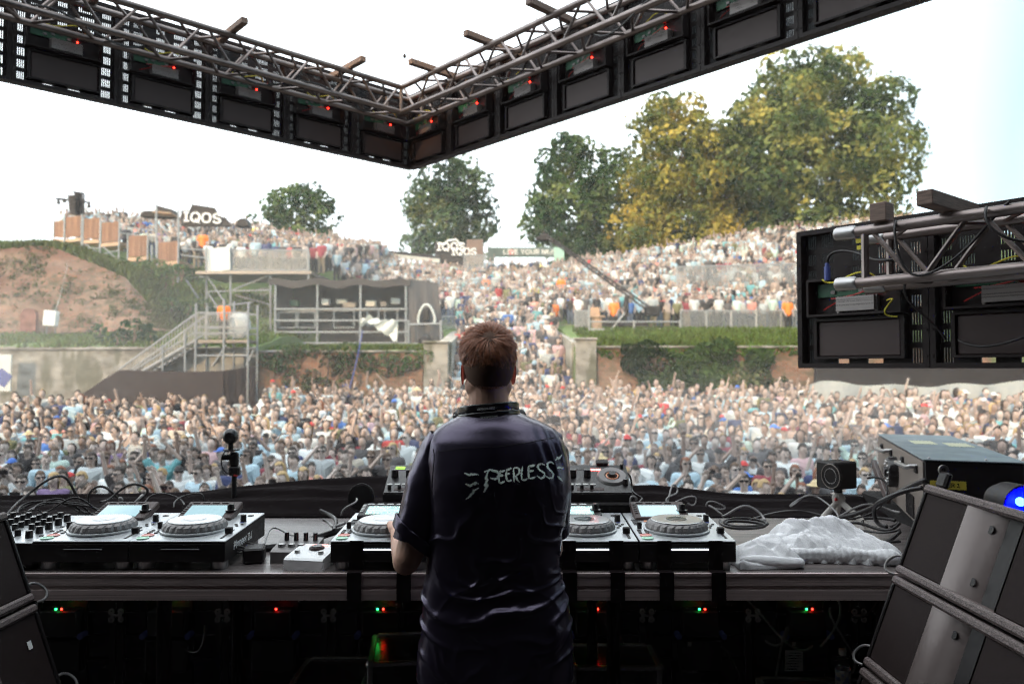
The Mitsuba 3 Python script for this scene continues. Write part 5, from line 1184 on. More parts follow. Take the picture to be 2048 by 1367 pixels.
d = np.array(SL[-1]) - np.array(SL[-3]); d /= np.linalg.norm(d)
tilt = np.array([.0, 0, -.012])
cuff = tube_mesh([np.array(SL[-1]) - d * .034, np.array(SL[-1]) - d * .030, np.array(SL[-1]) - d * .015, np.array(SL[-1]) + d * .004, np.array(SL[-1]) + d * .007, np.array(SL[-1]) + d * .002], [.0605, .0645, .0640, .0635, .0610, .052], m=40, fold=.004, seed=2)
sk = cuff.vertices.copy(); sk[:, 2] -= (sk[:, 0] - SL[-1][0]) * .55; cuff = trimesh.Trimesh(sk, cuff.faces, process=False)
obj('rolled_cuff', cuff, 'm_satin', f'{man}__shirt', smooth=True)
d2 = np.array([0.0, .35, -1]); d2 /= np.linalg.norm(d2); e2 = P(1102, 1060, 2.355)
obj('rolled_cuff', tube_mesh([e2 - d2 * .034, e2 - d2 * .03, e2 - d2 * .01, e2 + d2 * .006, e2 + d2 * .002], [.054, .058, .0575, .056, .046], m=30, fold=.003, seed=3), 'm_satin', f'{man}__shirt', smooth=True)
# seams of the yoke and the armhole
def on_back(px, py, lift=.0015):
    Y = 2.12
    for _ in range(8):
        p = P(px, py, Y)
        z = np.clip(p[2], ZB, ZT); a = (fr_(z) - fl(z)) / 2; cx = (fr_(z) + fl(z)) / 2
        c = np.clip(abs((p[0] - cx) / a), 0, .999) ** (1 / .84); st = math.sqrt(1 - c * c)
        u = (math.atan2(-st, math.copysign(c, p[0] - cx)) / (2 * np.pi)) % 1
        w = torso(np.array([u]), np.array([(z - ZB) / (ZT - ZB)]))[0]
        Y = float(w[1]) - lift
    return P(px, py, Y)
yoke = [on_back(x, np.interp(x, [868, 920, 1000, 1060, 1120], [905, 897, 893, 884, 872]), .0006) for x in np.linspace(872, 1122, 40)]
obj('yoke_seam', pipe(yoke, .0011, 5), 'm_black_soft', f'{man}__shirt')
arm = [on_back(x, y, .0008) for x, y in ((866, 897), (868, 915), (866, 940), (864, 970), (864, 1000))]
obj('armhole_seam', pipe(arm, .0012, 5, 20), 'm_black_soft', f'{man}__shirt')
hem = [torso(np.array([u]), np.array([.014]))[0] - [0, .001, 0] for u in np.linspace(.5, 1.0, 60)]
obj('hem_seam', pipe(hem, .0012, 5), 'm_black_soft', f'{man}__shirt')
cl = lambda u, v: np.stack([P(977, 815, 2.29)[0] + (.066 + .004 * v) * np.cos(2 * np.pi * u), 2.288 + (.070 + .004 * v) * np.sin(2 * np.pi * u), ZT - .012 + (.016 * v) - .010 * np.sin(2 * np.pi * u)], -1)
obj('collar', grid(cl, 60, 5), 'm_satin', f'{man}__shirt', smooth=True)

# printed lettering and lightning bolts, lying on the cloth
def spiky(pts, w, rng, close_tip=True):
    """ragged, lightning like stroke as a polygon (photo detail pixels)"""
    line = LineString(pts)
    n = max(int(line.length / 13), 4)
    L, R_ = [], []
    for i in range(n + 1):
        s = i / n * line.length
        p = np.array(line.interpolate(s).coords[0]); q = np.array(line.interpolate(min(s + 1, line.length)).coords[0]); q0 = np.array(line.interpolate(max(s - 1, 0)).coords[0])
        d = (q - q0) / (np.linalg.norm(q - q0) + 1e-9); nn = np.array([-d[1], d[0]])
        e = min(i, n - i) / n * 2
        ww = w * (.45 + .55 * min(1, e * 2.2)) * rng.uniform(.75, 1.25)
        j = rng.uniform(-.3, .3) * w
        L.append(p + nn * (ww + j)); R_.append(p - nn * (ww - j))
    return Polygon(np.vstack([L, R_[::-1]])).buffer(0.01)
GLYPH = {'P': [[(540, 500), (600, 478), (640, 462), (690, 478), (740, 490), (765, 520), (765, 550), (745, 598), (700, 612), (632, 590)], [(600, 485), (582, 545), (560, 615), (598, 602), (570, 660), (545, 722), (602, 690), (565, 755), (530, 820)]],
         'E': [[(792, 480), (775, 560), (772, 672)], [(776, 492), (825, 488), (862, 464)], [(782, 562), (842, 545)], [(772, 670), (820, 668), (862, 640)]],
         'E2': [[(890, 458), (884, 550), (898, 648)], [(886, 466), (930, 452), (972, 434)], [(890, 532), (942, 520)], [(896, 642), (940, 640), (976, 620)]],
         'R': [[(1000, 448), (1004, 560), (1010, 658)], [(1000, 446), (1042, 425), (1092, 452), (1090, 512), (1062, 548), (1020, 560)], [(1028, 562), (1060, 622), (1098, 656)]],
         'L': [[(1142, 405), (1130, 500), (1124, 614)], [(1124, 616), (1178, 628), (1222, 600)]],
         'E3': [[(1242, 398), (1236, 500), (1242, 604)], [(1240, 402), (1290, 398), (1342, 384)], [(1240, 492), (1320, 470)], [(1242, 602), (1300, 596), (1346, 574)]],
         'S': [[(1492, 388), (1442, 365), (1392, 382), (1380, 430), (1430, 478), (1490, 520), (1482, 572), (1430, 602), (1368, 556)]],
         'S2': [[(1638, 374), (1590, 336), (1542, 352), (1530, 420), (1590, 480), (1632, 530), (1622, 580), (1570, 602), (1518, 560)]]}
BOLTS = [[(225, 510), (320, 552), (328, 518), (378, 550), (372, 522), (447, 546)], [(238, 685), (332, 722), (342, 686), (402, 692), (385, 655), (452, 686)], [(238, 932), (332, 872), (308, 858), (382, 826), (350, 800), (452, 752)],
         [(1660, 316), (1702, 265), (1706, 302), (1732, 255), (1726, 290), (1757, 228)], [(1688, 442), (1716, 414), (1722, 446), (1752, 420), (1752, 448), (1787, 420)], [(1694, 558), (1722, 580), (1716, 598), (1748, 602), (1746, 622), (1777, 642)]]
rng = np.random.default_rng(31)
def print_mesh(poly):
    ms = []
    for g in getattr(poly, 'geoms', [poly]):
        if g.area < 1: continue
        v2, f2 = trimesh.creation.triangulate_polygon(g, engine='earcut')
        pts = np.array([on_back(900 + x / 7.877, 880 + y / 7.877, .0022) for x, y in v2])
        ms.append(trimesh.Trimesh(pts, f2, process=False))
    return cat(ms)
for gname, strokes in GLYPH.items():
    obj('printed_letter', print_mesh(unary_union([spiky(s, 18 if gname == 'P' else 15.5, rng) for s in strokes])), 'm_print', f'{man}__shirt')
for b in BOLTS:
    obj('printed_bolt', print_mesh(spiky(b, 14, rng)), 'm_print', f'{man}__shirt')

# ---- body: head, neck, arms with five fingered hands, legs, one continuous surface
HC = P(977, 731, 2.295)       # centre of the skull
yawh = rotz(math.radians(10))
E = lambda x, y, z: HC + yawh @ np.array([x, y, z])
J = {}
def j(n, p, r): J[n] = (np.asarray(p, float), r)
j('neck0', P(978, 850, 2.285), .064); j('neck1', E(0, -.002, -.075), .060); j('chest', P(998, 930, 2.265), .09)
j('shl', P(895, 900, 2.26), .052); j('ell', P(817, 1112, 2.232), .0415); j('ell2', P(812, 1122, 2.250), .040); j('arml', P(838, 1040, 2.24), .046)
j('wrl', P(797, 1060, 2.52), .027); j('fol', P(808, 1092, 2.34), .041)
j('shr', P(1082, 900, 2.26), .052); j('elr', P(1100, 1095, 2.36), .040); j('wrr', P(1062, 1052, 2.60), .027); j('for_', P(1088, 1080, 2.44), .038)
j('hipc', P(996, 1330, 2.245), .095)
for s, n in ((-1, 'l'), (1, 'r')):
    j('hip' + n, P(996 + s * 66, 1380, 2.235), .085); j('knee' + n, [P(996 + s * 62, 1380, 2.235)[0], 2.25, .47], .058); j('ank' + n, [P(996 + s * 68, 1380, 2.235)[0], 2.215, .09], .042); j('toe' + n, [P(996 + s * 76, 1380, 2.235)[0], 2.37, .035], .034); j('heel' + n, [P(996 + s * 68, 1380, 2.235)[0], 2.18, .035], .034)
bones = [('neck0', 'neck1'), ('chest', 'neck0'), ('chest', 'shl'), ('chest', 'shr'), ('chest', 'hipc'), ('shl', 'arml'), ('arml', 'ell'), ('ell', 'ell2'), ('ell2', 'fol'), ('fol', 'wrl'), ('shr', 'elr'), ('elr', 'for_'), ('for_', 'wrr')]
for n in 'lr': bones += [('hipc', 'hip' + n), ('hip' + n, 'knee' + n), ('knee' + n, 'ank' + n), ('ank' + n, 'toe' + n), ('ank' + n, 'heel' + n), ('heel' + n, 'toe' + n)]
def hand(wr, fwd, up, side, n):
    """palm and five bent fingers; side = +1 thumb towards +x"""
    fwd = np.asarray(fwd, float) / np.linalg.norm(fwd); lat = np.cross(fwd, up); lat /= np.linalg.norm(lat); upn = np.cross(lat, fwd)
    at = lambda f, l, u: np.asarray(wr) + fwd * f + lat * l + upn * u
    j(n + 'p0', at(.03, -.018, 0), .018); j(n + 'p1', at(.03, .018, 0), .018)
    for i, (l, ln) in enumerate(((-.033, .058), (-.011, .072), (.011, .076), (.031, .066))):
        j(f'{n}k{i}', at(.085, l, .004), .0115); j(f'{n}m{i}', at(.085 + ln * .5, l * 1.15, -.004), .0095); j(f'{n}t{i}', at(.085 + ln * .92, l * 1.2, -.024), .0080)
        bones.extend([(n + 'p0', f'{n}k{i}'), (n + 'p1', f'{n}k{i}'), (f'{n}k{i}', f'{n}m{i}'), (f'{n}m{i}', f'{n}t{i}')])
    j(n + 'h0', at(.035, side * .030, -.006), .014); j(n + 'h1', at(.070, side * .055, -.014), .0105); j(n + 'h2', at(.094, side * .060, -.024), .009)
    bones.extend([(n + 'p0', n + 'p1'), (n + 'p0', n + 'h0'), (n + 'h0', n + 'h1'), (n + 'h1', n + 'h2')])
hand(P(797, 1060, 2.52), [-.10, 1, .0], [0, 0, 1], 1, 'hl'); bones.extend([('wrl', 'hlp0'), ('wrl', 'hlp1')])
hand(P(1062, 1052, 2.60), [-.25, 1, .0], [0, 0, 1], -1, 'hr'); bones.extend([('wrr', 'hrp0'), ('wrr', 'hrp1')])
man_ = hullbones(J, bones, 20)
head = [Manifold.sphere(1.0, 40).scale((.0755, .094, .103)).rotate((0, 0, 10)).translate(tuple(E(0, -.006, .012))),
        (Manifold.sphere(.052, 20).scale((1, 1, 1)).translate(tuple(E(0, .035, -.045))) + Manifold.sphere(.030, 16).translate(tuple(E(0, .070, -.098))) + Manifold.sphere(.045, 16).translate(tuple(E(.028, .0, -.06))) + Manifold.sphere(.045, 16).translate(tuple(E(-.028, .0, -.06)))).hull(),
        (Manifold.sphere(.008, 10).translate(tuple(E(0, .092, .012))) + Manifold.sphere(.014, 10).translate(tuple(E(0, .104, -.030))) + Manifold.sphere(.012, 10).translate(tuple(E(.0, .085, -.034)))).hull(),
        (Manifold.sphere(.009, 8).translate(tuple(E(-.018, .084, -.066))) + Manifold.sphere(.009, 8).translate(tuple(E(.018, .084, -.066)))).hull(),
        (Manifold.sphere(.011, 8).translate(tuple(E(-.038, .073, .022))) + Manifold.sphere(.011, 8).translate(tuple(E(.038, .073, .022))) + Manifold.sphere(.010, 8).translate(tuple(E(0, .088, .02)))).hull()]
man_ = Manifold.batch_boolean([man_, *head], m3.OpType.Add).refine_to_length(.010)
bm = tri(man_); bm.merge_vertices(); trimesh.smoothing.filter_taubin(bm, iterations=10)
obj('body', bm, 'm_skin', man, smooth=True)
for s in (-1, 1):
    obj('eye', ball(E(s * .032, .080, .004), .0115, 2), 'm_white', f'{man}__body')
    eb = E(s * .032, .092, .004); obj('iris', ball(eb, .005, 1), 'm_black', f'{man}__body')
# ears: thin lit shells
for s, px, py, dy in ((-1, 928, 758, .012), (1, 1034, 750, .02)):
    c = E(s * .0695, .006 + dy * .2, -.022)
    def ear(u, v):
        a = u * 2 * np.pi; r = v
        ex = .019 * np.cos(a) * r; ez = (.033 * np.sin(a) + .004 * np.cos(2 * a)) * r
        rim = .007 * np.exp(-((r - .85) / .13) ** 2) - .006 * (1 - r)
        loc = np.stack([s * (.006 + rim - .25 * ex), ex * .95, ez - .12 * ex], -1)
        return loc @ yawh.T + c
    o = obj('ear', grid(ear, 30, 10), 'm_ear', f'{man}__body', smooth=True)
    obj('ear_back', ball(c + yawh @ np.array([s * .004, .002, 0]), [.009, .013, .022], 2), 'm_skin', f'{man}__body', smooth=True)
# trousers
JT = {k2: (v2[0], v2[1] + .014) for k2, v2 in J.items()}
tr_ = hullbones(JT, [b for n in 'lr' for b in (('hipc', 'hip' + n), ('hip' + n, 'knee' + n), ('knee' + n, 'ank' + n))], 20)
tmh = tri(tr_.refine_to_length(.02)); tmh.merge_vertices(); trimesh.smoothing.filter_taubin(tmh, iterations=6)
obj('trousers', tmh, 'm_denim_black', man, smooth=True)
for n in 'lr':
    obj('shoe', tri((Manifold.sphere(.046, 16).translate(tuple(J['heel' + n][0] + [0, 0, .011])) + Manifold.sphere(.044, 16).translate(tuple(J['toe' + n][0] + [0, .02, .009])) + Manifold.sphere(.05, 16).translate(tuple(J['ank' + n][0] + [0, .01, -.01]))).hull()), 'm_black', man, smooth=40)

# ---- hair: a close cap and combed strands from the crown
rng = np.random.default_rng(17)
crown = E(-.004, -.066, .078); crn = (crown - E(0, -.006, .012)) / np.array([.0755, .094, .103])
def skull(dirs, lift=0.0):
    return E(0, -.006, .012) + (dirs * (np.array([.0755, .094, .103]) + lift)) @ yawh.T
def hair_len(dl):
    """hair length by direction on the head: long on top, fading to the nape; zero where no hair grows"""
    el = dl[:, 2]; fr = dl[:, 1]
    top = np.clip((el + .12) / .85, 0, 1) ** 1.2
    side = np.clip((el + .95) / 1.1, 0, 1)
    L = .006 + .012 * side + .032 * top + .012 * top * np.clip(fr, 0, 1)
    L = np.where((fr > .55) & (el < .42), 0, L)                       # forehead and face
    L = np.where((fr > .12) & (el < -.05), 0, L)                      # in front of the ears
    L = np.where(el < -.86 + .25 * np.abs(dl[:, 0]), 0, L)
    return L
N = 26000
dl = rng.normal(size=(N, 3)); dl /= np.linalg.norm(dl, axis=1, keepdims=True)
L = hair_len(dl); dl, L = dl[L > 0], L[L > 0]
n_ = len(dl)
root = skull(dl, -.001)
nrm = (dl / np.array([.0755, .094, .103])); nrm /= np.linalg.norm(nrm, axis=1, keepdims=True); nrmw = nrm @ yawh.T
away = root - crown; away -= nrmw * np.sum(away * nrmw, 1, keepdims=True); away /= np.linalg.norm(away, axis=1, keepdims=True) + 1e-6
swirl = np.cross(nrmw, away)
down = np.array([0, 0, -1.0]) - nrmw * (-nrmw[:, 2:3]); down /= np.linalg.norm(down, axis=1, keepdims=True) + 1e-6
topw = np.clip((dl[:, 2:3] + .15 + .35 * (meshkit.fbm(root * 40, 2)[:, None] - .5)) / .7, 0, 1)
clump = meshkit.fbm(root * 55, 2)[:, None] - .5
flow = (away * .95 + swirl * .35) * topw + (down * .8 + away * .3 + np.array([0, .35, 0])) * (1 - topw)
flow = flow + np.cross(nrmw, flow) * clump * 1.9 + rng.normal(0, .07, (n_, 3))
flow /= np.linalg.norm(flow, axis=1, keepdims=True)
lift = (.22 + .45 * topw + .6 * clump)
# the quiff at the front left stands up
quiff = np.clip((dl[:, 1:2] - .25) / .4, 0, 1) * np.clip((dl[:, 2:3] - .45) / .3, 0, 1)
L = L * rng.uniform(.75, 1.2, n_) * (1 + .7 * quiff[:, 0] * np.clip(.3 - dl[:, 0], 0, 1))
flow = flow * (1 - quiff * .6) + quiff * .6 * np.array([-.45, .15, .75])
segs = 4
pts = [root]
dirv = nrmw * lift + flow; dirv /= np.linalg.norm(dirv, axis=1, keepdims=True)
cur = root
for sgi in range(segs):
    cur = cur + dirv * (L / segs)[:, None]
    dirv = dirv - nrmw * .16 * topw + flow * .22 - np.array([0, 0, .05]); dirv /= np.linalg.norm(dirv, axis=1, keepdims=True)
    pts.append(cur)
pts = np.stack(pts, 1)                                                # n, segs + 1, 3
wv = np.cross(flow, nrmw + rng.normal(0, .5, (n_, 3))); wv /= np.linalg.norm(wv, axis=1, keepdims=True)
wd = np.array([.00085, .0008, .0007, .0005, .0001])[None, :, None]
Lf, Rt = pts - wv[:, None] * wd, pts + wv[:, None] * wd
V = np.stack([Lf, Rt], 2).reshape(-1, 3)
base = (np.arange(n_) * (segs + 1) * 2)[:, None]
F = np.vstack([np.hstack([base + 2 * sgi + np.array(tr3)]) for sgi in range(segs) for tr3 in ([0, 1, 3], [0, 3, 2])])
tone = rng.uniform(.65, 1.35, (n_, 1, 1)) * np.array([.27, .090, .036]) * np.array([.75, .9, 1.05, 1.2, 1.35])[None, :, None]
tone = tone + rng.uniform(0, .02, (n_, 1, 1)) * np.array([1, .6, .35])
Ccol = np.repeat(tone[:, :, None, :], 2, 2).reshape(-1, 3)
mat('m_hair', VC, 0.42, specular=0.5)
obj('hair', (V, F), 'm_hair', man, color=Ccol)
capd = trimesh.creation.icosphere(subdivisions=4)
cl_ = hair_len(np.asarray(capd.vertices)); keepf = (cl_[capd.faces] > .0085).all(1)
cap = trimesh.Trimesh(skull(np.asarray(capd.vertices), .0015 + .10 * cl_[:, None]), capd.faces[keepf], process=False)
mat('m_hair_base', (0.085, 0.038, 0.020), 0.8)
obj('scalp_hair', cap, 'm_hair_base', f'{man}__hair', smooth=True)

# ---- headphones hanging round the neck
k = thing('headphones', 'black headphones worn around the neck of the man at the decks', 'headphones')
hc = P(977, 822, 2.300)
def band(r, zoff, w, t, a0=1.04, a1=1.96):
    def f(u, v):
        a = np.pi * (a0 + (a1 - a0) * u); q_ = v * 2 * np.pi
        sx, sz = np.sign(np.cos(q_)) * np.abs(np.cos(q_)) ** .5, np.sign(np.sin(q_)) * np.abs(np.sin(q_)) ** .5
        rr = r + t * sx
        z = zoff + w * sz + (.008 * np.cos(a)) - .010 * (1 + np.sin(a)) ** 1.5 + .004 
        return np.stack([hc[0] + rr * .98 * np.cos(a), hc[1] + rr * 1.02 * np.sin(a), hc[2] + z], -1)
    return grid(f, 60, 25)
obj('headband', band(.089, .013, .0115, .0075), 'm_black_gloss', k, smooth=True)
obj('headband', band(.091, -.012, .0125, .008), 'm_black_gloss', k, smooth=True)
for s in (-1, 1):
    cc = hc + np.array([s * .086, .045, -.030])
    Ry = rotz(s * -.35) @ roty(s * .25)
    obj('ear_cup', xf(lathe([(0, .02), (.030, .02), (.036, .012), (.036, -.004), (.030, -.016), (0, -.016)], 28, axis='x'), R=Ry, t=cc), 'm_black', k, smooth=40)
    obj('yoke', pipe([hc + np.array([s * .088, -.004, .0]), hc + np.array([s * .092, .02, -.008]), cc + [s * .022, 0, .01]], .007, 8, 12), 'm_black_gloss', k, smooth=True)
for z, t_, xo in ((.0135, 'SENNHEISER', -.004), (-.012, 'SENNHEISER', .005)):
    tmh = meshkit.text_mesh(t_, .0058, .0003, True); v = np.array(tmh.vertices); v[:, 0] -= v[:, 0].mean(); v[:, 1] -= .0026
    ang = -np.pi / 2 + (v[:, 0] + xo) / .095
    rr = .0990 + v[:, 2]
    vv = np.stack([hc[0] + rr * .98 * np.cos(ang), hc[1] + rr * 1.02 * np.sin(ang), hc[2] + z + v[:, 1] + .008 * np.cos(ang)], -1)
    obj('lettering', trimesh.Trimesh(vv, tmh.faces, process=False), 'm_white_print', k)

# ================================================================== the crowd
SHIRTS = {'white': ((.60, .63, .64), 21), 'pale grey': ((.38, .42, .44), 13), 'black': ((.022, .019, .021), 24), 'charcoal': ((.075, .07, .075), 14), 'pale blue': ((.36, .49, .57), 15), 'navy': ((.03, .04, .11), 6), 'royal blue': ((.05, .13, .36), 2), 'teal': ((.13, .33, .36), 2.5),
          'red': ((.40, .05, .05), 2), 'burgundy': ((.20, .035, .05), 3), 'pink': ((.50, .34, .36), 2.5), 'coral': ((.60, .27, .23), .8), 'mint': ((.42, .54, .50), 2.5), 'olive': ((.14, .14, .07), 2), 'yellow': ((.58, .50, .16), .6), 'purple': ((.16, .11, .22), .8), 'beige': ((.44, .40, .34), 3)}
HAIRS = {'short dark hair': ((.028, .020, .016), 'short', 30), 'short brown hair': ((.085, .050, .030), 'short', 15), 'short blond hair': ((.32, .22, .11), 'short', 7), 'shaved hair': ((.12, .085, .07), 'shaved', 6), 'long dark hair': ((.030, .020, .016), 'long', 9), 'long blond hair': ((.36, .25, .12), 'long', 6), 'long auburn hair': ((.16, .06, .03), 'long', 4),
         'black cap': ((.02, .018, .02), 'cap', 4), 'white cap': ((.62, .63, .64), 'cap', 1), 'red cap': ((.45, .04, .04), 'cap', 1), 'blue cap': ((.05, .14, .45), 'cap', 1), 'white bucket hat': ((.60, .60, .57), 'hat', 1), 'straw hat': ((.48, .38, .22), 'hat', .6)}
SKINS = [(.42, .335, .30), (.355, .275, .24), (.265, .19, .16), (.46, .39, .36)]
PANTS = [(.03, .035, .06), (.09, .12, .19), (.18, .15, .11), (.02, .02, .022)]
POSES = {'arms down': 60, 'right arm raised': 7, 'left arm raised': 6, 'both arms raised': 3, 'hand shading eyes': 6, 'phone held up': 6, 'hands clapping': 8, 'fist raised': 5}
def joints(pose):
    J = {'hip': ((0, 0, .93), .15), 'waist': ((0, 0, 1.10), .135), 'chest': ((0, .0, 1.30), .15), 'neck': ((0, .01, 1.47), .058), 'head0': ((0, -.005, 1.56), .06),
         'shr': ((-.185, .01, 1.40), .062), 'shl': ((.185, .01, 1.40), .062)}
    A = {'down': ((-.25, .02, 1.12), (-.22, -.12, .92)), 'up': ((-.30, -.06, 1.62), (-.25, -.16, 1.92)), 'fist': ((-.32, -.10, 1.46), (-.29, -.20, 1.74)), 'brow': ((-.33, -.16, 1.44), (-.10, -.19, 1.70)), 'phone': ((-.27, -.20, 1.34), (-.06, -.32, 1.64)), 'clap': ((-.26, -.12, 1.18), (-.03, -.33, 1.36)), 'wave': ((-.33, .0, 1.60), (-.14, -.10, 1.86))}
    R, L = {'arms down': ('down', 'down'), 'right arm raised': ('up', 'down'), 'left arm raised': ('down', 'up'), 'both arms raised': ('up', 'wave'), 'hand shading eyes': ('brow', 'down'), 'phone held up': ('phone', 'phone'), 'hands clapping': ('clap', 'clap'), 'fist raised': ('down', 'fist')}[pose]
    for n, kd, s in (('r', R, 1), ('l', L, -1)):
        e, w = A[kd]
        f = lambda p: (p[0] * s, p[1], p[2])
        J['el' + n], J['wr' + n] = (f(e), .045), (f(w), .033)
        d = np.array(f(w)) - np.array(f(e)); d /= np.linalg.norm(d)
        J['ha' + n] = (tuple(np.array(f(w)) + d * .07), .040)
        J['_dir' + n] = d
    for n, s in (('r', -1), ('l', 1)):
        J['hp' + n], J['kn' + n], J['an' + n], J['to' + n] = ((s * .09, 0, .90), .10), ((s * .10, -.01, .50), .065), ((s * .11, .01, .09), .045), ((s * .12, -.14, .04), .04)
    return J
ARMB = [b for n in 'rl' for b in (('sh' + n, 'el' + n), ('el' + n, 'wr' + n), ('wr' + n, 'ha' + n))]
LEGB = [b for n in 'rl' for b in (('hp' + n, 'kn' + n), ('kn' + n, 'an' + n), ('an' + n, 'to' + n))]
HEADC = np.array([0, -.015, 1.635])
def near_parts(pose):
    J = joints(pose)
    bones = [('hip', 'chest'), ('chest', 'neck'), ('neck', 'head0'), ('chest', 'shr'), ('chest', 'shl')] + ARMB + LEGB
    for n, s in (('r', -1), ('l', 1)):                      # five fingers
        d = J['_dir' + n]; p = np.array(J['ha' + n][0]); lat = np.cross(d, [0, -1.0, .1]); lat /= np.linalg.norm(lat) + 1e-9
        closed = pose in ('fist raised',) 
        for i in range(4):
            b = p + lat * (i - 1.5) * .021 + d * .025
            t = b + (d * (.03 if closed else .075 - .01 * abs(i - 1.5))) + lat * (i - 1.5) * .006 + np.array([0, -.018, 0])
            J[f'f{n}{i}a'], J[f'f{n}{i}b'] = (b, .012), (t, .0095); bones += [(f'f{n}{i}a', f'f{n}{i}b')]
        b = p - lat * s * -.030; J[f'f{n}ta'], J[f'f{n}tb'] = (b, .013), (b + lat * s * .035 + d * .03, .010); bones += [(f'f{n}ta', f'f{n}tb')]
    J2 = {k: v for k, v in J.items() if not k.startswith('_')}
    body = hullbones(J2, bones, 8)
    head = [Manifold.sphere(1, 12).scale((.076, .094, .112)).translate(tuple(HEADC)), (Manifold.sphere(.045, 8).translate((0, -.055, 1.565)) + Manifold.sphere(.055, 8).translate((0, -.02, 1.58))).hull(),
            (Manifold.sphere(.010, 6).translate((0, -.105, 1.65)) + Manifold.sphere(.016, 6).translate((0, -.118, 1.615))).hull(), Manifold.sphere(1, 6).scale((.012, .02, .03)).translate((-.078, 0, 1.63)), Manifold.sphere(1, 6).scale((.012, .02, .03)).translate((.078, 0, 1.63))]
    body = Manifold.batch_boolean([body, *head], m3.OpType.Add)
    JS = {k: (v[0], v[1] + .022) for k, v in J2.items()}
    for n in 'rl':
        e = np.array(J2['el' + n][0]); s0 = np.array(J2['sh' + n][0]); JS['sl' + n] = (tuple(s0 + (e - s0) * .72), .074)
    shirt = hullbones(JS, [('hip', 'chest'), ('chest', 'shr'), ('chest', 'shl'), ('shr', 'slr'), ('shl', 'sll')], 9)
    shirt = Manifold.batch_boolean([shirt, (Manifold.sphere(.10, 8).translate((0, .01, 1.40)) + Manifold.sphere(.13, 8).translate((0, 0, 1.3))).hull()], m3.OpType.Add)
    JT = {k: (v[0], v[1] + .02) for k, v in J2.items()}
    pants = hullbones(JT, [('hpr', 'hpl')] + [b for n in 'rl' for b in (('hp' + n, 'kn' + n), ('kn' + n, 'an' + n))], 8)
    return tri(body), tri(shirt), tri(pants)
def hair_mesh(kind, sub=2):
    m = trimesh.creation.icosphere(subdivisions=sub)
    v = np.asarray(m.vertices); S = np.array([.076, .094, .112])
    lift = {'short': .016, 'shaved': .005, 'long': .022, 'cap': .014, 'hat': .018}[kind]
    q = v * (S + lift) + HEADC
    front = v[:, 1] < -.25
    ok = np.where(front, v[:, 2] > .50, v[:, 2] > (-.15 if kind != 'long' else -.9))
    if kind in ('cap', 'hat'): ok = v[:, 2] > (.20 if kind == 'cap' else .15)
    if kind == 'short': q[:, 2] += .022 * np.clip(v[:, 2], 0, 1) + .012 * (meshkit.noise(q * 40) - .5)
    if kind == 'long': q[:, 2] += np.where(v[:, 2] < -.2, (v[:, 2] + .2) * .16, 0); q[:, 1] += np.where(v[:, 2] < -.2, .015, 0); ok &= ~((v[:, 1] < -.1) & (v[:, 2] < .4) & (np.abs(v[:, 0]) < .72))
    keep = ok[m.faces].all(1)
    cap_ = trimesh.Trimesh(q, m.faces[keep], process=False)
    cc_ = trimesh.graph.connected_components(cap_.face_adjacency, nodes=np.arange(len(cap_.faces)))
    parts = [trimesh.Trimesh(q, cap_.faces[max(cc_, key=len)], process=True)]
    if kind == 'cap': parts.append(xf(cyl([0, 0, 0], .080, .012, 14), R=np.diag([1, 1.0, 1]), t=HEADC + [0, -.085, .045]))
    if kind == 'hat': parts.append(xf(lathe([(.08, .012), (.155, -.012), (.155, -.004), (.08, .022)], 18), t=HEADC + [0, 0, .030]))
    return cat(parts)
GLASS = cat(box(HEADC + [0, -.088, .018], [.145, .018, .036]), box(HEADC + [-.075, -.04, .02], [.006, .09, .010]), box(HEADC + [.075, -.04, .02], [.006, .09, .010]))
EYES = cat(*[ball(HEADC + [s * .032, -.086, .014], [.014, .008, .008], 1) for s in (-1, 1)], box(HEADC + [0, -.088, -.052], [.046, .012, .010]))
PHONE = box([0, -.40, 1.70], [.15, .010, .075])
mat('m_dark_lens', (.012, .011, .013), .15)
mat('m_lips_eyes', (.06, .035, .03), .5)
for n, (c, w) in SHIRTS.items(): mat('m_shirt_' + n.replace(' ', '_'), c, .85)
for n, (c, kd, w) in HAIRS.items(): mat('m_hair_' + n.replace(' ', '_'), c, .7)
for i, c in enumerate(SKINS): mat(f'm_skin_{i}', c, .5)
for i, c in enumerate(PANTS): mat(f'm_pants_{i}', c, .85)
NEAR = {p: tuple(mikit.ply(m) for m in near_parts(p)) for p in POSES}
HPLY = {kd: mikit.ply(hair_mesh(kd), smooth=True) for kd in ('short', 'shaved', 'long', 'cap', 'hat')}
GPLY, EPLY, PPLY = mikit.ply(GLASS), mikit.ply(EYES), mikit.ply(PHONE)
ref = lambda b: {'type': 'ref', 'id': b}
crng = np.random.default_rng(77)
def pick(d, wi, r=crng):
    ks = list(d); w = np.array([d[k][wi] if wi is not None else d[k] for k in ks], float)
    return ks[int(r.choice(len(ks), p=w / w.sum()))]
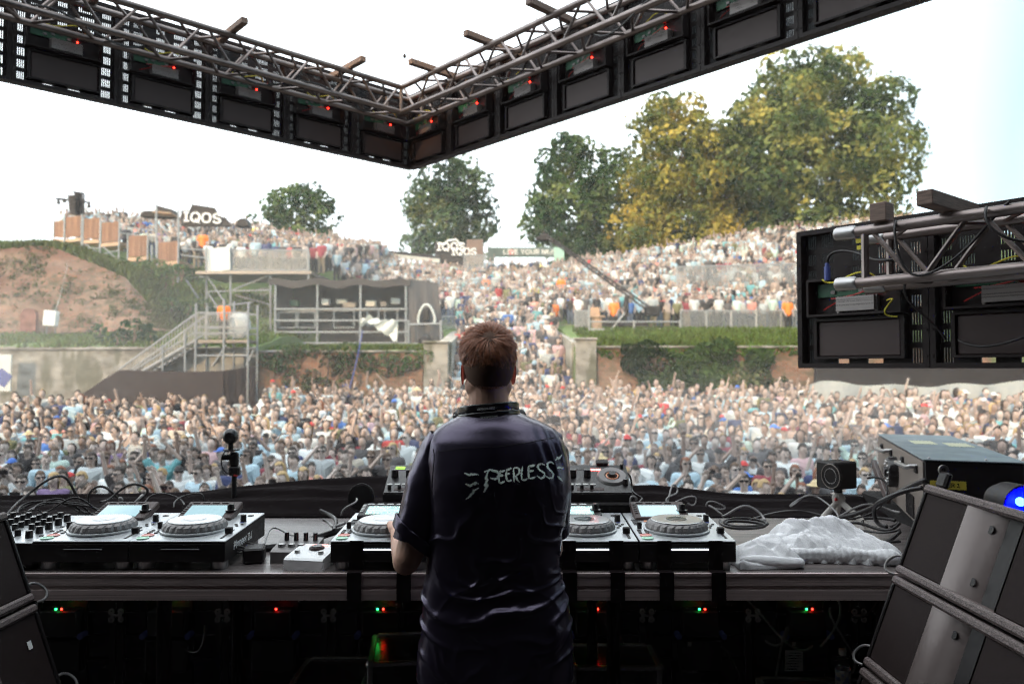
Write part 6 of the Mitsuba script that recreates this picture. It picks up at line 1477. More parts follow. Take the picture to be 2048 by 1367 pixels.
def put_person(X, Y, z, yaw, sc, shirt, hair, glasses, pose, skin, pants, label, group=None, shirt_bsdf=None, extra=None):
    k = thing('person', label, 'person', group)
    M = np.eye(4); M[:3, :3] = rotz(yaw) * sc; M[:3, 3] = [X, Y, z]
    tw = {'to_world': T(M)}
    b, s, p = NEAR[pose]
    scene[k + '__body'] = {**b, 'bsdf': ref(f'm_skin_{skin}'), **tw}
    scene[k + '__shirt'] = {**s, 'bsdf': ref(shirt_bsdf or 'm_shirt_' + shirt.replace(' ', '_')), **tw}
    scene[k + '__trousers'] = {**p, 'bsdf': ref(f'm_pants_{pants}'), **tw}
    kd = HAIRS[hair][1]
    scene[k + ('__hat' if kd in ('cap', 'hat') else '__hair')] = {**HPLY[kd], 'bsdf': ref('m_hair_' + hair.replace(' ', '_')), **tw}
    if glasses: scene[k + '__sunglasses'] = {**GPLY, 'bsdf': ref('m_dark_lens'), **tw}
    else: scene[k + '__face_features'] = {**EPLY, 'bsdf': ref('m_lips_eyes'), **tw}
    if pose == 'phone held up':
        ph = numbered('phone'); scene[ph] = {**PPLY, 'bsdf': ref('m_dark_lens'), **tw}
        L_ = label.split(', '); tag(ph, 'dark phone, ' + L_[0].replace('person in ', '').replace(' t-shirt', ' shirt') + ' owner, ' + ('sunglasses, ' if glasses else '') + L_[1] + ', ' + L_[-1], 'phone')
    return k
# ---- floor places, nearest first
def places(x0, x1, y0, y1, dx, dy, r, jit=.20):
    ys = np.arange(y0, y1, dy); out = []
    for i, y in enumerate(ys):
        a, b = (x0(y), x1(y)) if callable(x0) else (x0, x1)
        xs = np.arange(a + (i % 2) * dx / 2, b, dx)
        out.append(np.stack([xs + r.uniform(-jit, jit, len(xs)), y + r.uniform(-jit, jit, len(xs))], 1))
    return np.vstack(out)
pl = places(lambda y: -.71 * y - .6, lambda y: .71 * y + .6, 12.35, 27.3, .50, .47, crng, .17)
pxs = CX + F0 * pl[:, 0] / pl[:, 1]
pl = pl[~((pxs < 520) & (pl[:, 1] > 24.1))]
pl = pl[crng.uniform(size=len(pl)) < .93]
pl = pl[np.argsort(pl[:, 1])]
pxs = CX + F0 * pl[:, 0] / pl[:, 1]
inframe = (pxs > 6) & (pxs < 2042)
behind_man = (pxs > 880) & (pxs < 1118)
blocked = ((pxs > 1848) & (pl[:, 1] < 16.5)) | behind_man
cand = np.where(inframe & ~blocked)[0][:278]
sel = np.zeros(len(pl), bool); sel[cand] = True
ZONES = [(0, 110, 'at far left edge'), (110, 210, 'above far left mixer'), (210, 330, 'above left players'), (330, 430, 'left of ball camera'), (430, 500, 'behind ball camera'), (500, 600, 'right of ball camera'), (600, 720, 'left of pop screen'), (720, 890, 'left of performer'), (890, 1180, 'right of performer'), (1180, 1280, 'above right effects unit'), (1280, 1400, 'above rightmost player'), (1400, 1520, 'above the towels'), (1520, 1640, 'left of box camera'), (1640, 1740, 'behind box camera'), (1740, 1850, 'left of equipment case'), (1850, 2060, 'above equipment case')]
seen = set()
for i in cand:
    X, Y = pl[i]; px = pxs[i]
    zone = next(z for a, b, z in ZONES if a <= px < b)
    for _ in range(200):
        sh, hr, ps, gl = pick(SHIRTS, 1), pick(HAIRS, 2), pick(POSES, None), bool(crng.uniform() < .42)
        if (sh, hr, ps, gl, zone) not in seen: break
    seen.add((sh, hr, ps, gl, zone))
    lab = f"person in {sh} t-shirt, {hr}{', sunglasses' if gl else ''}, {ps}, {zone}"
    if not gl: lab = lab.replace(', ' + ps, ', bare eyes, ' + ps) if len(lab.split()) <= 14 else lab
    sc = crng.uniform(.89, 1.08)
    put_person(X, Y, float(floor_z(Y)) + crng.uniform(-.02, .05), crng.normal(0, .38), sc, sh, hr, gl, ps, int(crng.integers(4)), int(crng.integers(4)), lab, 'crowd in front of the stage')
# a few people the photo singles out
mat('m_vest', (.85, .20, .03), .7)
for (px, py, Y, lab, ps, hr) in ((1110, 662, 41.5, 'steward in orange vest standing on the wall end right of the passage', 'arms down', 'short dark hair'), (1228, 664, 37.6, 'steward in orange vest standing on the crane platform', 'arms down', 'short brown hair'),
                                (973, 604, 47.5, 'steward in orange vest left of the middle of the hill crowd', 'arms down', 'short dark hair'), (1122, 606, 47, 'steward in orange vest beside the fence right of the hill passage', 'arms down', 'shaved hair'), (1576, 664, 37.5, 'steward in orange vest at the right end of the barrier by the screens', 'arms down', 'short dark hair'),
                                (958, 688, 41, 'steward in orange vest just above the head of the performer', 'arms down', 'short brown hair'), (447, 678, 26.7, 'steward in orange vest on the stair landing beside a plastic bundle', 'arms down', 'short dark hair'), (405, 525, 40.0, 'person in bright orange top standing at the rail of the left stand', 'arms down', 'shaved hair')):
    w = P(px, py, Y)
    put_person(w[0], w[1], w[2], crng.normal(0, .3), .8 if Y < 27 else 1.0, 'black', hr, False, ps, 1, 3, lab, 'people in orange', 'm_vest')
for (px, py, Y, lab, sh, hr, ps) in ((1292, 833, 20.3, 'bearded looking person in teal shirt towering over the crowd right of the performer', 'teal', 'short dark hair', 'right arm raised'), (278, 836, 21.0, 'person in coral top lifted above the crowd left of the ball camera', 'coral', 'short brown hair', 'both arms raised'),
                                     (1200, 905, 15.0, 'person in yellow hat in the haze behind the right effects unit', 'white', 'straw hat', 'arms down'), (572, 772, 26.5, 'person in grey hood standing above the crowd right of the black wedge cover', 'pale grey', 'blue cap', 'arms down'), (163, 955, 13.4, 'person in burgundy shirt and sunglasses looking up above the far left cables', 'burgundy', 'shaved hair', 'arms down')):
    w = P(px, py, Y)
    put_person(w[0], Y, w[2] - 1.76, crng.normal(0, .2), 1.0, sh, hr, ps == 'arms down', ps, 1, 2, lab, None)

# ---- everyone else: one mass
def low_person(pose, kind):
    """vertices, faces, region (0 skin, 1 hair, 2 shirt, 3 trousers, 4 dark lens)"""
    J = joints(pose); out = []
    H = lambda a, b, ra, rb, seg, reg: out.append((tri((Manifold.sphere(ra, seg).translate(tuple(map(float, a))) + Manifold.sphere(rb, seg).translate(tuple(map(float, b)))).hull()), reg))
    m = trimesh.creation.icosphere(subdivisions=1); v = np.asarray(m.vertices)
    out.append((trimesh.Trimesh(v * [.078, .096, .118] + HEADC + [0, 0, -.006], m.faces, process=False), 0))
    hm = hair_mesh(kind, 1); out.append((hm, 1))
    H((0, .01, 1.45), (0, -.01, 1.55), .055, .055, 4, 0)
    t = Manifold.batch_hull([Manifold.sphere(.155, 6).translate((0, 0, .95)), Manifold.sphere(.15, 6).translate((0, 0, 1.28)), Manifold.sphere(.075, 6).translate((-.185, .01, 1.40)), Manifold.sphere(.075, 6).translate((.185, .01, 1.40))])
    out.append((tri(t), 2))
    for n in 'rl':
        s, e, w, h = (np.array(J[q + n][0]) for q in ('sh', 'el', 'wr', 'ha'))
        H(s, s + (e - s) * .7, .075, .066, 4, 2); H(s + (e - s) * .6, e, .05, .047, 4, 0); H(e, w, .046, .034, 4, 0); H(w, h + (h - w) * .6, .036, .036, 4, 0)
        H(J['hp' + n][0], J['an' + n][0], .11, .06, 4, 3)
    if crng.uniform() < .45: out.append((box(HEADC + [0, -.088, .018], [.14, .02, .034]), 4))
    vs, fs, rg, n = [], [], [], 0
    for m_, r in out:
        vs.append(np.asarray(m_.vertices)); fs.append(np.asarray(m_.faces) + n); n += len(m_.vertices); rg.append(np.full(len(m_.vertices), r))
    return np.vstack(vs), np.vstack(fs), np.concatenate(rg)
LOW = []
for ps in POSES:
    for kd in ('short', 'short', 'long', 'cap', 'hat', 'shaved'):
        LOW.append((low_person(ps, kd), ps, kd))
LW = np.array([POSES[p] * (1.0 if p == 'arms down' else .4) * {'short': 26, 'long': 17, 'cap': 6, 'hat': 1.2, 'shaved': 7}[kd] for _, p, kd in LOW], float); LW /= LW.sum()
spots = [(x, y, float(floor_z(y))) for (x, y), s_ in zip(pl, sel) if not s_]
# the passage and the hill
c1 = places(lambda y: np.interp(y, [27.6, 41], [-2.2, -2.7]) + .1, lambda y: 2.2, 27.7, 41.3, .60, .62, crng, .16)
h1 = places(lambda y: np.maximum(-.62 * y, -6.5), lambda y: .56 * y, 41.8, 63.0, .60, .66, crng, .22)
hp = CX + F0 * h1[:, 0] / h1[:, 1]
gap = meshkit.fbm(np.stack([h1[:, 0] * .16, h1[:, 1] * .25, h1[:, 0] * 0], -1), 2) < .30
aisle = ((np.abs(h1[:, 1] - 47.2) < .7) & (h1[:, 0] > 2.8)) | ((np.abs(h1[:, 0] - (h1[:, 1] - 41) * .02 + 1.9) < .8) & (h1[:, 1] > 46.5) & (h1[:, 1] < 52))
h1 = h1[~gap & ~aisle]
r1_ = places(3.4, 17.5, 38.6, 41.6, .60, .62, crng, .2)
r1_ = r1_[~((r1_[:, 1] < 39.4) & (r1_[:, 0] < 9))]
s1 = places(lambda y: stand_edge(y) + .5, lambda y: -6.2, 38.0, 58.5, .66, .74, crng, .2)
for q_ in (c1, h1, r1_): spots += [(x, y, float(height(x, y))) for x, y in q_]
PLX, PLY = [100, 164, 201, 239, 296, 357, 413, 461, 617, 640], [51.2, 50.2, 48.6, 46.9, 44.3, 41.7, 38.9, 37.9, 37.2, 37.0]
for x, y in s1:
    if y < np.interp(CX + F0 * x / y, PLX, PLY) + .35: continue
    zz = max(float(stand_z(x, y)), float(height(x, y)))
    if x > -9.5: zz = max(float(height(x, y)), zz * np.clip((-6.2 - x) / 3.3, 0, 1))
    if y < 39.5 and x > -9.6: continue
    spots.append((x, y, zz))
spots = np.array(spots)
vis = np.abs(spots[:, 0]) < .72 * spots[:, 1] + 2
spots = spots[vis]
sk_w = [.33, .30, .17, .20]
V, F, C, n = [], [], [], 0
sn = list(SHIRTS); sw = np.array([SHIRTS[q][1] for q in sn], float); sw /= sw.sum()
hn = {kd: [(c, w) for c, k2, w in HAIRS.values() if k2 == kd] for kd in ('short', 'shaved', 'long', 'cap', 'hat')}
pick_t = crng.choice(len(LOW), size=len(spots), p=LW)
for (x, y, z), ti in zip(spots, pick_t):
    (v, f, rg), ps, kd = LOW[ti]
    a, sc = crng.normal(0, .5), crng.uniform(.88, 1.09)
    v2 = v @ (rotz(a) * sc).T + [x, y, z]
    cs = hn[kd]; w = np.array([q[1] for q in cs]); hc_ = cs[int(crng.choice(len(cs), p=w / w.sum()))][0]
    shc = np.array(SHIRTS[sn[int(crng.choice(len(sn), p=sw))]][0]) * crng.uniform(.75, 1.2)
    skc = np.array(SKINS[int(crng.choice(4, p=sk_w))]) * crng.uniform(.85, 1.15)
    if crng.uniform() < .07: shc = skc
    tab = np.stack([skc, np.array(hc_) * crng.uniform(.7, 1.4), shc, PANTS[int(crng.integers(4))], (.015, .014, .016)])
    V.append(v2); F.append(f + n); C.append(tab[rg]); n += len(v)
obj('crowd', (np.vstack(V), np.vstack(F)), 'm_vc', color=np.clip(np.vstack(C), 0, .9))
tag('crowd', 'dense summer festival crowd on the rising floor, in the passage and up the hill', 'crowd', kind='stuff')

# ================================================================== scaffold stands, stairs, sound booth, barriers, crane, signs
def tube3(p, q, r=.03, n=6): return bar(p, q, r, n)
# ---- the left stand: reed panels on stepped decks
mat('m_reed', mikit.proc(lambda p, n, uv: mi.Color3f(0.24, 0.13, 0.085) * (0.5 + 0.7 * mikit.noise(p.x * 16, p.z * 0.7))), .9)
mat('m_plank_edge', (0.42, 0.28, 0.19), .8)
mat('m_sheet', (0.52, 0.55, 0.55), .7)
PANEL = [(108, 129, 443, 474, 440, 476, 51.0, 'leftmost'), (130, 164, 434, 476, 431, 472, 50.0, 'second'), (167, 201, 438, 478, 435, 476, 48.4, 'third'), (202, 239, 446, 485, 442, 481, 46.6, 'fourth'), (256, 296, 473, 514, 469, 511, 44.0, 'fifth'), (315, 357, 485, 524, 481, 520, 41.4, 'sixth')]
k = thing('scaffold_stand', 'stepped scaffold stand with reed fence panels climbing the bank at left', 'stand')
for (x0, x1, t0, b0, t1, b1, Y, nm) in PANEL:
    Yr = Y - .9
    a0, a1, c1, c0 = P(x0, t0, Y), P(x1, t1, Yr), P(x1, b1, Yr), P(x0, b0, Y)
    d = np.array([.0, .04, 0])
    v = np.array([c0, c1, a1, a0, c0 + d, c1 + d, a1 + d, a0 + d])
    obj('reed_panel', trimesh.Trimesh(v, [[0, 1, 2], [0, 2, 3], [4, 6, 5], [4, 7, 6], [0, 4, 5], [0, 5, 1], [3, 2, 6], [3, 6, 7], [0, 3, 7], [0, 7, 4], [1, 5, 6], [1, 6, 2]], process=False), 'm_reed', k)
    e0, e1 = P(x0 - 2, b0 + 9, Y), P(x1 + 2, b1 + 9, Yr)
    v = np.array([e0, e1, e1 + [0, 0, .22], e0 + [0, 0, .22], e0 + [0, 2, 0], e1 + [0, 2, 0], e1 + [0, 2, .22], e0 + [0, 2, .22]])
    obj('deck_edge', trimesh.Trimesh(v, [[0, 1, 2], [0, 2, 3], [4, 6, 5], [4, 7, 6], [0, 4, 5], [0, 5, 1], [3, 2, 6], [3, 6, 7], [0, 3, 7], [0, 7, 4], [1, 5, 6], [1, 6, 2]], process=False), 'm_plank_edge', k)
    for x, t, b, yy in ((x0, t0, b0, Y), (x1, t1, b1, Yr)):
        top = P(x, t - 4, yy - .03); gz = float(height(top[0], yy)) - .3
        obj('post', tube3(top, [top[0], yy - .03, min(gz, top[2] - 2.0)], .05), 'm_zinc', k)
for (p, q_, Y) in (((170, 488), (203, 508), 47.5), ((205, 492), (236, 520), 46), ((316, 536), (357, 597), 40.8), ((413, 550), (450, 606), 37.2), ((413, 582), (446, 630), 37.0), ((466, 580), (541, 549), 37.2), ((545, 610), (470, 590), 38.5), ((370, 556), (402, 604), 39)):
    obj('brace', tube3(P(*p, Y), P(*q_, Y), .04), 'm_zinc', k)
for (p, q_, Y) in (((360, 553), (413, 554), 38.5), ((413, 583), (541, 580), 37.2), ((413, 616), (505, 604), 37.0), ((240, 452), (310, 462), 45), ((240, 466), (310, 474), 45), ((362, 510), (412, 516), 39), ((362, 497), (412, 500), 39), ((171, 497), (203, 496), 47.4), ((205, 508), (239, 500), 46)):
    obj('ledger', tube3(P(*p, Y), P(*q_, Y), .035), 'm_zinc', k)
for (x, t, b, Y) in ((313, 410, 560, 42.5), (357, 418, 622, 41), (304, 490, 556, 43.0), (413, 494, 628, 37.6), (461, 494, 690, 37.2), (541, 500, 690, 37.2), (617, 505, 560, 37.0)):
    obj('post', tube3(P(x, t, Y), P(x, b, Y), .055), 'm_zinc', k)
a, b_ = P(413, 546, 38.2), P(620, 549, 37.0)
obj('main_deck', box2([a[0], 36.95, a[2] - .22], [b_[0] + .1, 40.6, a[2] - .06]), 'm_steel_dull', k)
obj('deck_edge', box2([a[0], 36.88, a[2] - .20], [b_[0] + .1, 36.945, a[2] - .06]), 'm_steel_dull', k)
w0, w1 = P(414, 499, 38.0), P(461, 540, 37.0)
obj('white_sheet', grid(lambda u, v: np.stack([w0[0] + (w1[0] - w0[0]) * u, 37.9 - u * 1.0 + .05 * np.sin(u * 14 + v * 3), w1[2] + (w0[2] - w1[2]) * v], -1), 16, 8), 'm_sheet', k)
# ---- barriers
def barrier(label, p0, p1, h, nbar, group='metal crowd barriers', r=.024, feet=True):
    k = thing('crowd_barrier', label, 'barrier', group)
    p0, p1 = np.asarray(p0, float), np.asarray(p1, float); z = np.array([0, 0, 1.0])
    fr = [tube3(p0 + z * .12, p1 + z * .12, r * 1.5), tube3(p0 + z * h, p1 + z * h, r * 1.6)]
    obj('frame', cat(*fr, tube3(p0, p0 + z * h, r * 1.6), tube3(p1, p1 + z * h, r * 1.6)), 'm_zinc', k)
    obj('bars', cat(*[bar(p0 + (p1 - p0) * t + z * .12, p0 + (p1 - p0) * t + z * h, r, 5) for t in np.linspace(0, 1, nbar + 2)[1:-1]]), 'm_zinc', k); tag(k + '__bars', kind='stuff')
    return k
e = [P(x, 545, 37.1) for x in np.linspace(461, 617, 4)]
for i in range(3): barrier(('left', 'middle', 'right')[i] + ' barrier along the front edge of the left stand above the dark deck', e[i], e[i + 1], 1.12, 14)
for i, (xa, xb) in enumerate(((1150, 1180), (1362, 1412), (1414, 1462), (1464, 1512), (1514, 1562), (1562, 1606))):
    barrier(('barrier at the left end of the crane platform', 'first barrier right of the crane platform on the grass edge', 'second barrier right of the crane platform on the grass edge', 'third barrier right of the crane platform on the grass edge', 'fourth barrier right of the crane platform on the grass edge', 'rightmost barrier on the grass edge next to the screens')[i], P(xa, 662, 37.9), P(xb, 663, 37.9), 1.05, 12)
for i in range(5):
    xa, xb = 1354 + i * 52, 1354 + (i + 1) * 52
    barrier(f'{ORD[i]} tall barrier from the left in the row across the right hill crowd', P(xa, 588 - i * 1.5, 45.5), P(xb, 588 - (i + 1) * 1.5, 45.5), 1.65, 14, 'tall barriers across the right hill', .03)
for i in range(3):
    xa, xb = 1118 + i * 48, 1118 + (i + 1) * 48
    barrier(f'{ORD[i]} barrier from the left in the row between hill passage and crane', P(xa, 612, 45.8), P(xb, 614, 45.8), 1.3, 14, 'barriers left of the crane', .02)
for i in range(3):
    xa, xb = 878 + i * 40, 878 + (i + 1) * 40
    barrier(f'{ORD[i]} barrier from the left across the hill crowd behind the sound booth', P(xa, 603, 46.4), P(xb, 602, 46.4), 1.35, 13, 'barriers behind the sound booth', .02)
for i in range(2):
    xa, xb = 928 + i * 22, 950 + i * 22
    barrier(('left', 'right')[i] + ' barrier of the dark platform beside the white sign on the hill', P(xa, 545, 55), P(xb, 545, 55), 1.3, 9, 'barriers beside the white sign', .022)
barrier('low barrier on top of the left pier next to the head of the performer', P(884, 668, 40.5), P(936, 668, 40.5), .95, 12)

# ---- stair tower
k = thing('scaffold_stairs', 'zinc scaffold staircase climbing to a landing beside the sound booth', 'stairs')
YS = 26.75
L0, L1 = P(402, 680, YS), P(505, 680, YS)
obj('landing', box2([L0[0], 26.35, L0[2] - .10], [L1[0], 27.25, L0[2]]), 'm_steel_dull', k)
for yy in (26.3, 27.25):
    for px in (402, 457, 505):
        x = P(px, 683, YS)[0]
        obj('post', tube3([x, yy, -.8], [x, yy, P(px, 608 if px != 457 else 600, YS)[2]], .038), 'm_zinc', k)
    for py in (627, 655, 667): obj('rail', tube3([L0[0], yy, P(0, py, YS)[2]], [L1[0], yy, P(0, py, YS)[2]], .028), 'm_zinc', k)
    obj('ledger', tube3([L0[0], yy, P(0, 711, YS)[2]], [L1[0], yy, P(0, 711, YS)[2]], .03), 'm_zinc', k)
    obj('brace', tube3(P(425, 732, yy), P(452, 690, yy), .03), 'm_zinc', k); obj('brace', tube3(P(493, 730, yy), P(507, 700, yy), .03), 'm_zinc', k)
obj('bars', cat(*[bar([x, 26.28, L0[2] + .05], [x, 26.28, P(0, 627, YS)[2]], .012, 5) for x in np.linspace(L0[0], L1[0], 24)]), 'm_zinc', k); tag(k + '__bars', kind='stuff')
S0, S1 = P(238, 770, 26.3), np.array([L0[0], 26.4, L0[2]])
for sy in (0, .85):
    off = np.array([0, sy, 0])
    obj('stringer', tube3(S0 + off, S1 + off, .06), 'm_zinc', k)
    obj('handrail', tube3(S0 + off + [0, 0, .55], S1 + off + [0, 0, .95], .032), 'm_zinc', k); obj('midrail', tube3(S0 + off + [0, 0, .2], S1 + off + [0, 0, .3], .028), 'm_zinc', k)
    m_ = [bar(S0 + (S1 - S0) * t + off, S0 + (S1 - S0) * t + off + [0, 0, .55 + .4 * t], .012, 5) for t in np.linspace(.03, .98, 26)]
    o = obj('baluster', cat(*m_), 'm_zinc', k); tag(o, kind='stuff')
for t in np.linspace(.04, .98, 15):
    p = S0 + (S1 - S0) * t; obj('tread', box(p + [0, .42, 0], [.26, .8, .035]), 'm_zinc', k)
for px, py in ((325, 705), (370, 680)): obj('post', tube3(P(px, py - 15, 26.3), P(px, 780, 26.3), .035), 'm_zinc', k)
o = obj('plastic_bundle', ball(P(478, 650, 26.95), [.42, .25, .48], 3), 'm_plastic'); tag(o, 'translucent white plastic bundle on the stair landing', 'bundle')
mat('m_plastic', (.50, .54, .55), .3)
bm_ = scene[o]; 
# ---- black covered wedge below the stairs
k = thing('wedge_cover', 'large black cloth covered wedge under the scaffold stairs above the crowd', 'cover')
Yw = 25.9
top_ = lambda px: np.interp(px, [96, 130, 150, 180, 210, 240, 300, 380, 445, 512], [806, 806, 797, 778, 757, 739, 742, 743, 741, 731])
def wedge(u, v):
    px = 96 + u * 352
    t = np.stack([(px - CX) / F0 * Yw, Yw + 0 * px, EYE - (top_(px) - HY) / F0 * Yw], -1)
    z = t[..., 2] * v + (-1.2) * (1 - v)
    y = Yw + .12 * (meshkit.fbm(np.stack([t[..., 0] * .8 + z * .6, z * 1.5 - t[..., 0] * .4, z * 0], -1), 3) - .5) * 2 * (1 - v * .8) + .04 * np.sin(t[..., 0] * 5 + z * 4) * (1 - v)
    return np.stack([t[..., 0], y, z], -1)
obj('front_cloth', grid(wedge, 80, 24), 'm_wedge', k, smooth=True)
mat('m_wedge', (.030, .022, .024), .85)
def wtop(u, v):
    e_ = wedge(u, np.ones_like(u)); return e_ + np.stack([0 * v, v * 1.2, 0 * v], -1)
obj('top_cloth', grid(wtop, 60, 4), 'm_wedge', k, smooth=True)
def wside(u, v):
    a_, b2 = P(447, 741, Yw), P(512, 731, Yw + .5)
    x = a_[0] + (b2[0] - a_[0]) * u; z1 = a_[2] + (b2[2] - a_[2]) * u
    return np.stack([x, Yw + .01 + .5 * u + .04 * np.sin(u * 17 + v * 2), z1 * v - 1.2 * (1 - v)], -1)
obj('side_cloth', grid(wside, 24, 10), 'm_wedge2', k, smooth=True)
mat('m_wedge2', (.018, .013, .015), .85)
# ---- sound booth
k = thing('sound_booth', 'black canopy sound booth on scaffold rails behind the retaining wall', 'booth')
YB = 34.6
zf = P(0, 692, YB)[2]; bxl, bxr = P(549, 600, YB)[0], P(816, 600, YB)[0]; zt_ = P(0, 560, YB)[2]
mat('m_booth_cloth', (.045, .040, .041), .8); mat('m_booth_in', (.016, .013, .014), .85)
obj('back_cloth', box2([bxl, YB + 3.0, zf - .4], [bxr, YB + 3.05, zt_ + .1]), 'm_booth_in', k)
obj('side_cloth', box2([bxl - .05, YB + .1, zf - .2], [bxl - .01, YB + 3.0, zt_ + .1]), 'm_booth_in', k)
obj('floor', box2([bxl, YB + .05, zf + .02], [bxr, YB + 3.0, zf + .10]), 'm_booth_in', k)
def canopy(u, v):
    x = bxl - .25 + (bxr - bxl + .35) * u
    y = YB - .12 + 3.3 * v
    z = zt_ + .05 + .16 * np.clip(v * 4, 0, 1) - .12 * np.sin(np.clip(v * 1.6, 0, 1) * np.pi) - .05 * np.sin(u * 3 * np.pi) ** 2 + .04 * np.sin(u * 23 + v * 5)
    return np.stack([x, y, z], -1)
obj('canopy', cat(grid(canopy, 60, 12), grid(lambda u, v: canopy(u, np.zeros_like(u)) - np.stack([0 * u, 0 * u, v * (.30 + .06 * np.sin(u * 3 * np.pi) ** 2)], -1), 60, 4)), 'm_booth_cloth', k, smooth=True)
for px in (551, 635, 721, 812):
    x = P(px, 600, YB)[0]; obj('post', tube3([x, YB, zf - .5], [x, YB, zt_ + .05], .05), 'm_zinc', k)
for py in (618, 641, 664, 686): obj('rail', tube3([bxl, YB - .06, P(0, py, YB)[2]], [bxr, YB - .06, P(0, py, YB)[2]], .045), 'm_zinc', k)
for (xa, xb, ya, yb) in ((557, 592, 624, 655), (596, 630, 624, 655), (668, 708, 621, 655), (735, 757, 620, 652), (770, 795, 620, 652)):
    A_, B_ = P(xa, ya, YB + .5), P(xb, yb, YB + .5); z = np.array([0, 0, 1])
    obj('rail_frame', cat(tube3(A_, [B_[0], A_[1], A_[2]], .035), tube3([A_[0], A_[1], B_[2]], B_, .035), tube3(A_, [A_[0], A_[1], B_[2]], .035), tube3([B_[0], A_[1], A_[2]], B_, .035)), 'm_zinc', k)
o = obj('table', box2(P(560, 616, YB + 1.2), P(800, 624, YB + 2.2)), 'm_steel_dull', k)
for i, (px, py, w, h, c) in enumerate(((590, 606, 16, 12, 'm_pcb'), (652, 604, 14, 12, 'm_white'), (684, 603, 20, 8, 'm_sheet'), (700, 610, 26, 10, 'm_steel_dull'), (742, 607, 20, 12, 'm_paper'), (791, 602, 16, 11, 'm_white'), (768, 608, 12, 9, 'm_steel_dull'))):
    obj('console', box(P(px, py, YB + 1.6), [w / F0 * YB, .4, h / F0 * YB]), c, k)
dr0 = P(818, 556, YB); 
def sdrape(u, v):
    x = np.interp(v, [0, 1], [1, 0]) * (P(0, 0, YB)[0] * 0) + P(816, 600, YB)[0] + (1.28 + .35 * (1 - v)) * u
    z = P(0, 690, YB)[2] * (1 - v) + (P(0, 556, YB)[2] - .12 * u) * v
    return np.stack([x, YB + .05 + .9 * u + .10 * np.sin(u * 16 + v * 2) * (1.1 - v), z], -1)
mat('m_grey_drape', (.105, .098, .10), .85)
obj('grey_drape', grid(sdrape, 50, 16), 'm_grey_drape', k, smooth=True)
def psheet(u, v):
    x = P(722, 650, YB)[0] + (P(796, 650, YB)[0] - P(722, 650, YB)[0]) * u
    z = P(0, 640, YB)[2] - (.3 + .8 * u ** 2) * v + .2 * np.exp(-((u - .25) / .18) ** 2)
    return np.stack([x, YB - .15 + .12 * np.sin(u * 19 + v * 6) * .6, z + .05 * np.sin(u * 31 + v * 9)], -1)
obj('plastic_sheet', grid(psheet, 60, 24), 'm_plastic', k, smooth=True)
for (p, q_) in (((816, 649), (884, 647)), ((815, 687), (876, 688)), ((815, 693), (872, 694))): obj('rail', tube3(P(*p, YB - .4), P(*q_, YB - .4), .05), 'm_zinc', k)
for px in (817, 882): obj('post', tube3(P(px, 640, YB - .4), P(px, 700, YB - .4), .05), 'm_zinc', k)
k = thing('moving_light', 'dark moving head stage light on the ground right of the sound booth', 'lamp')
c = P(852, 683, YB - .7)
obj('base', cbox(c + [0, 0, -.38], [.5, .4, .18], .03), 'm_black', k)
obj('head', ball(c + [0, 0, .05], [.26, .24, .27], 2), 'm_rubber', k, smooth=True)
for s in (-1, 1): obj('arm', cbox(c + [s * .3, 0, -.1], [.07, .2, .45], .02), 'm_black', k)
k = thing('moving_light', 'grey hooded stage light hanging in the drape right of the booth', 'lamp')
c = P(853, 630, YB + .2)
obj('hood', pipe([c + [-.3, 0, -.4], c + [-.26, 0, .25], c + [0, 0, .5], c + [.26, 0, .25], c + [.3, 0, -.4]], .06, 8, 24), 'm_sheet', k, smooth=True)
obj('head', cbox(c, [.3, .3, .6], .06), 'm_black', k)
# ---- crane platform and camera crane
k = thing('crane_platform', 'scaffold platform with rails on the grass carrying the camera crane', 'platform')
YPf = 37.0
zp = P(0, 656, YPf)[2]
obj('deck', box2([P(1178, 656, YPf)[0], YPf, zp - .14], [P(1360, 656, YPf)[0], YPf + 2.2, zp]), 'm_zinc', k)
for px, b_ in ((1178, 700), (1268, 690), (1360, 690)):
    x = P(px, 656, YPf)[0]; obj('post', tube3([x, YPf - .05, P(0, b_, YPf)[2] - .3], [x, YPf - .05, P(0, {1178: 610}.get(px, 640), YPf)[2]], .05), 'm_zinc', k)
for py in (643, 668): obj('rail', tube3(P(1178, py, YPf - .05), P(1360, py, YPf - .05), .04), 'm_zinc', k)
obj('brace', tube3(P(1222, 660, YPf), P(1250, 625, YPf), .05), 'm_zinc', k)
k = thing('camera_crane', 'long black camera crane with its arm reaching up to the left over the hill', 'crane')
piv = P(1253, 592, YPf + 1)
tip, tail = P(1085, 466, YPf + 3.5), P(1298, 618, YPf + .6)
obj('column', tube3(P(1253, 632, YPf + 1), piv, .13), 'm_rubber', k)
for s in (-.12, .12): obj('boom_tube', tube3(tail + [0, 0, s], tip + [0, 0, s * .6], .055), 'm_rubber', k)
n_b = 26
for i in range(n_b):
    a_, b_ = tail + (tip - tail) * i / n_b, tail + (tip - tail) * (i + 1) / n_b; s = (-1) ** i * .12
    obj('boom_brace', tube3(a_ + [0, 0, s * (1 - .4 * i / n_b)], b_ - [0, 0, s * (1 - .4 * i / n_b)], .025), 'm_rubber', k)
obj('counterweight', cbox(tail + [.15, 0, -.1], [.7, .6, .5], .05), 'm_black', k)
obj('camera_head', cat(cbox(tip + [.1, 0, -.25], [.5, .4, .35], .05), cyl(tip + [-.2, 0, -.3], .12, .3, 12, 'x')), 'm_rubber', k)
obj('base_frame', cbox(P(1250, 650, YPf + 1), [2.2, .8, .25], .05), 'm_rubber', k)
for s in (-1, 1): obj('wheel', cyl(P(1250 + s * 38, 650, YPf + .55), .22, .12, 16, 'y'), 'm_rubber', k)
k = thing('cable_drum', 'wooden cable drum used as a table on the crane platform', 'drum')
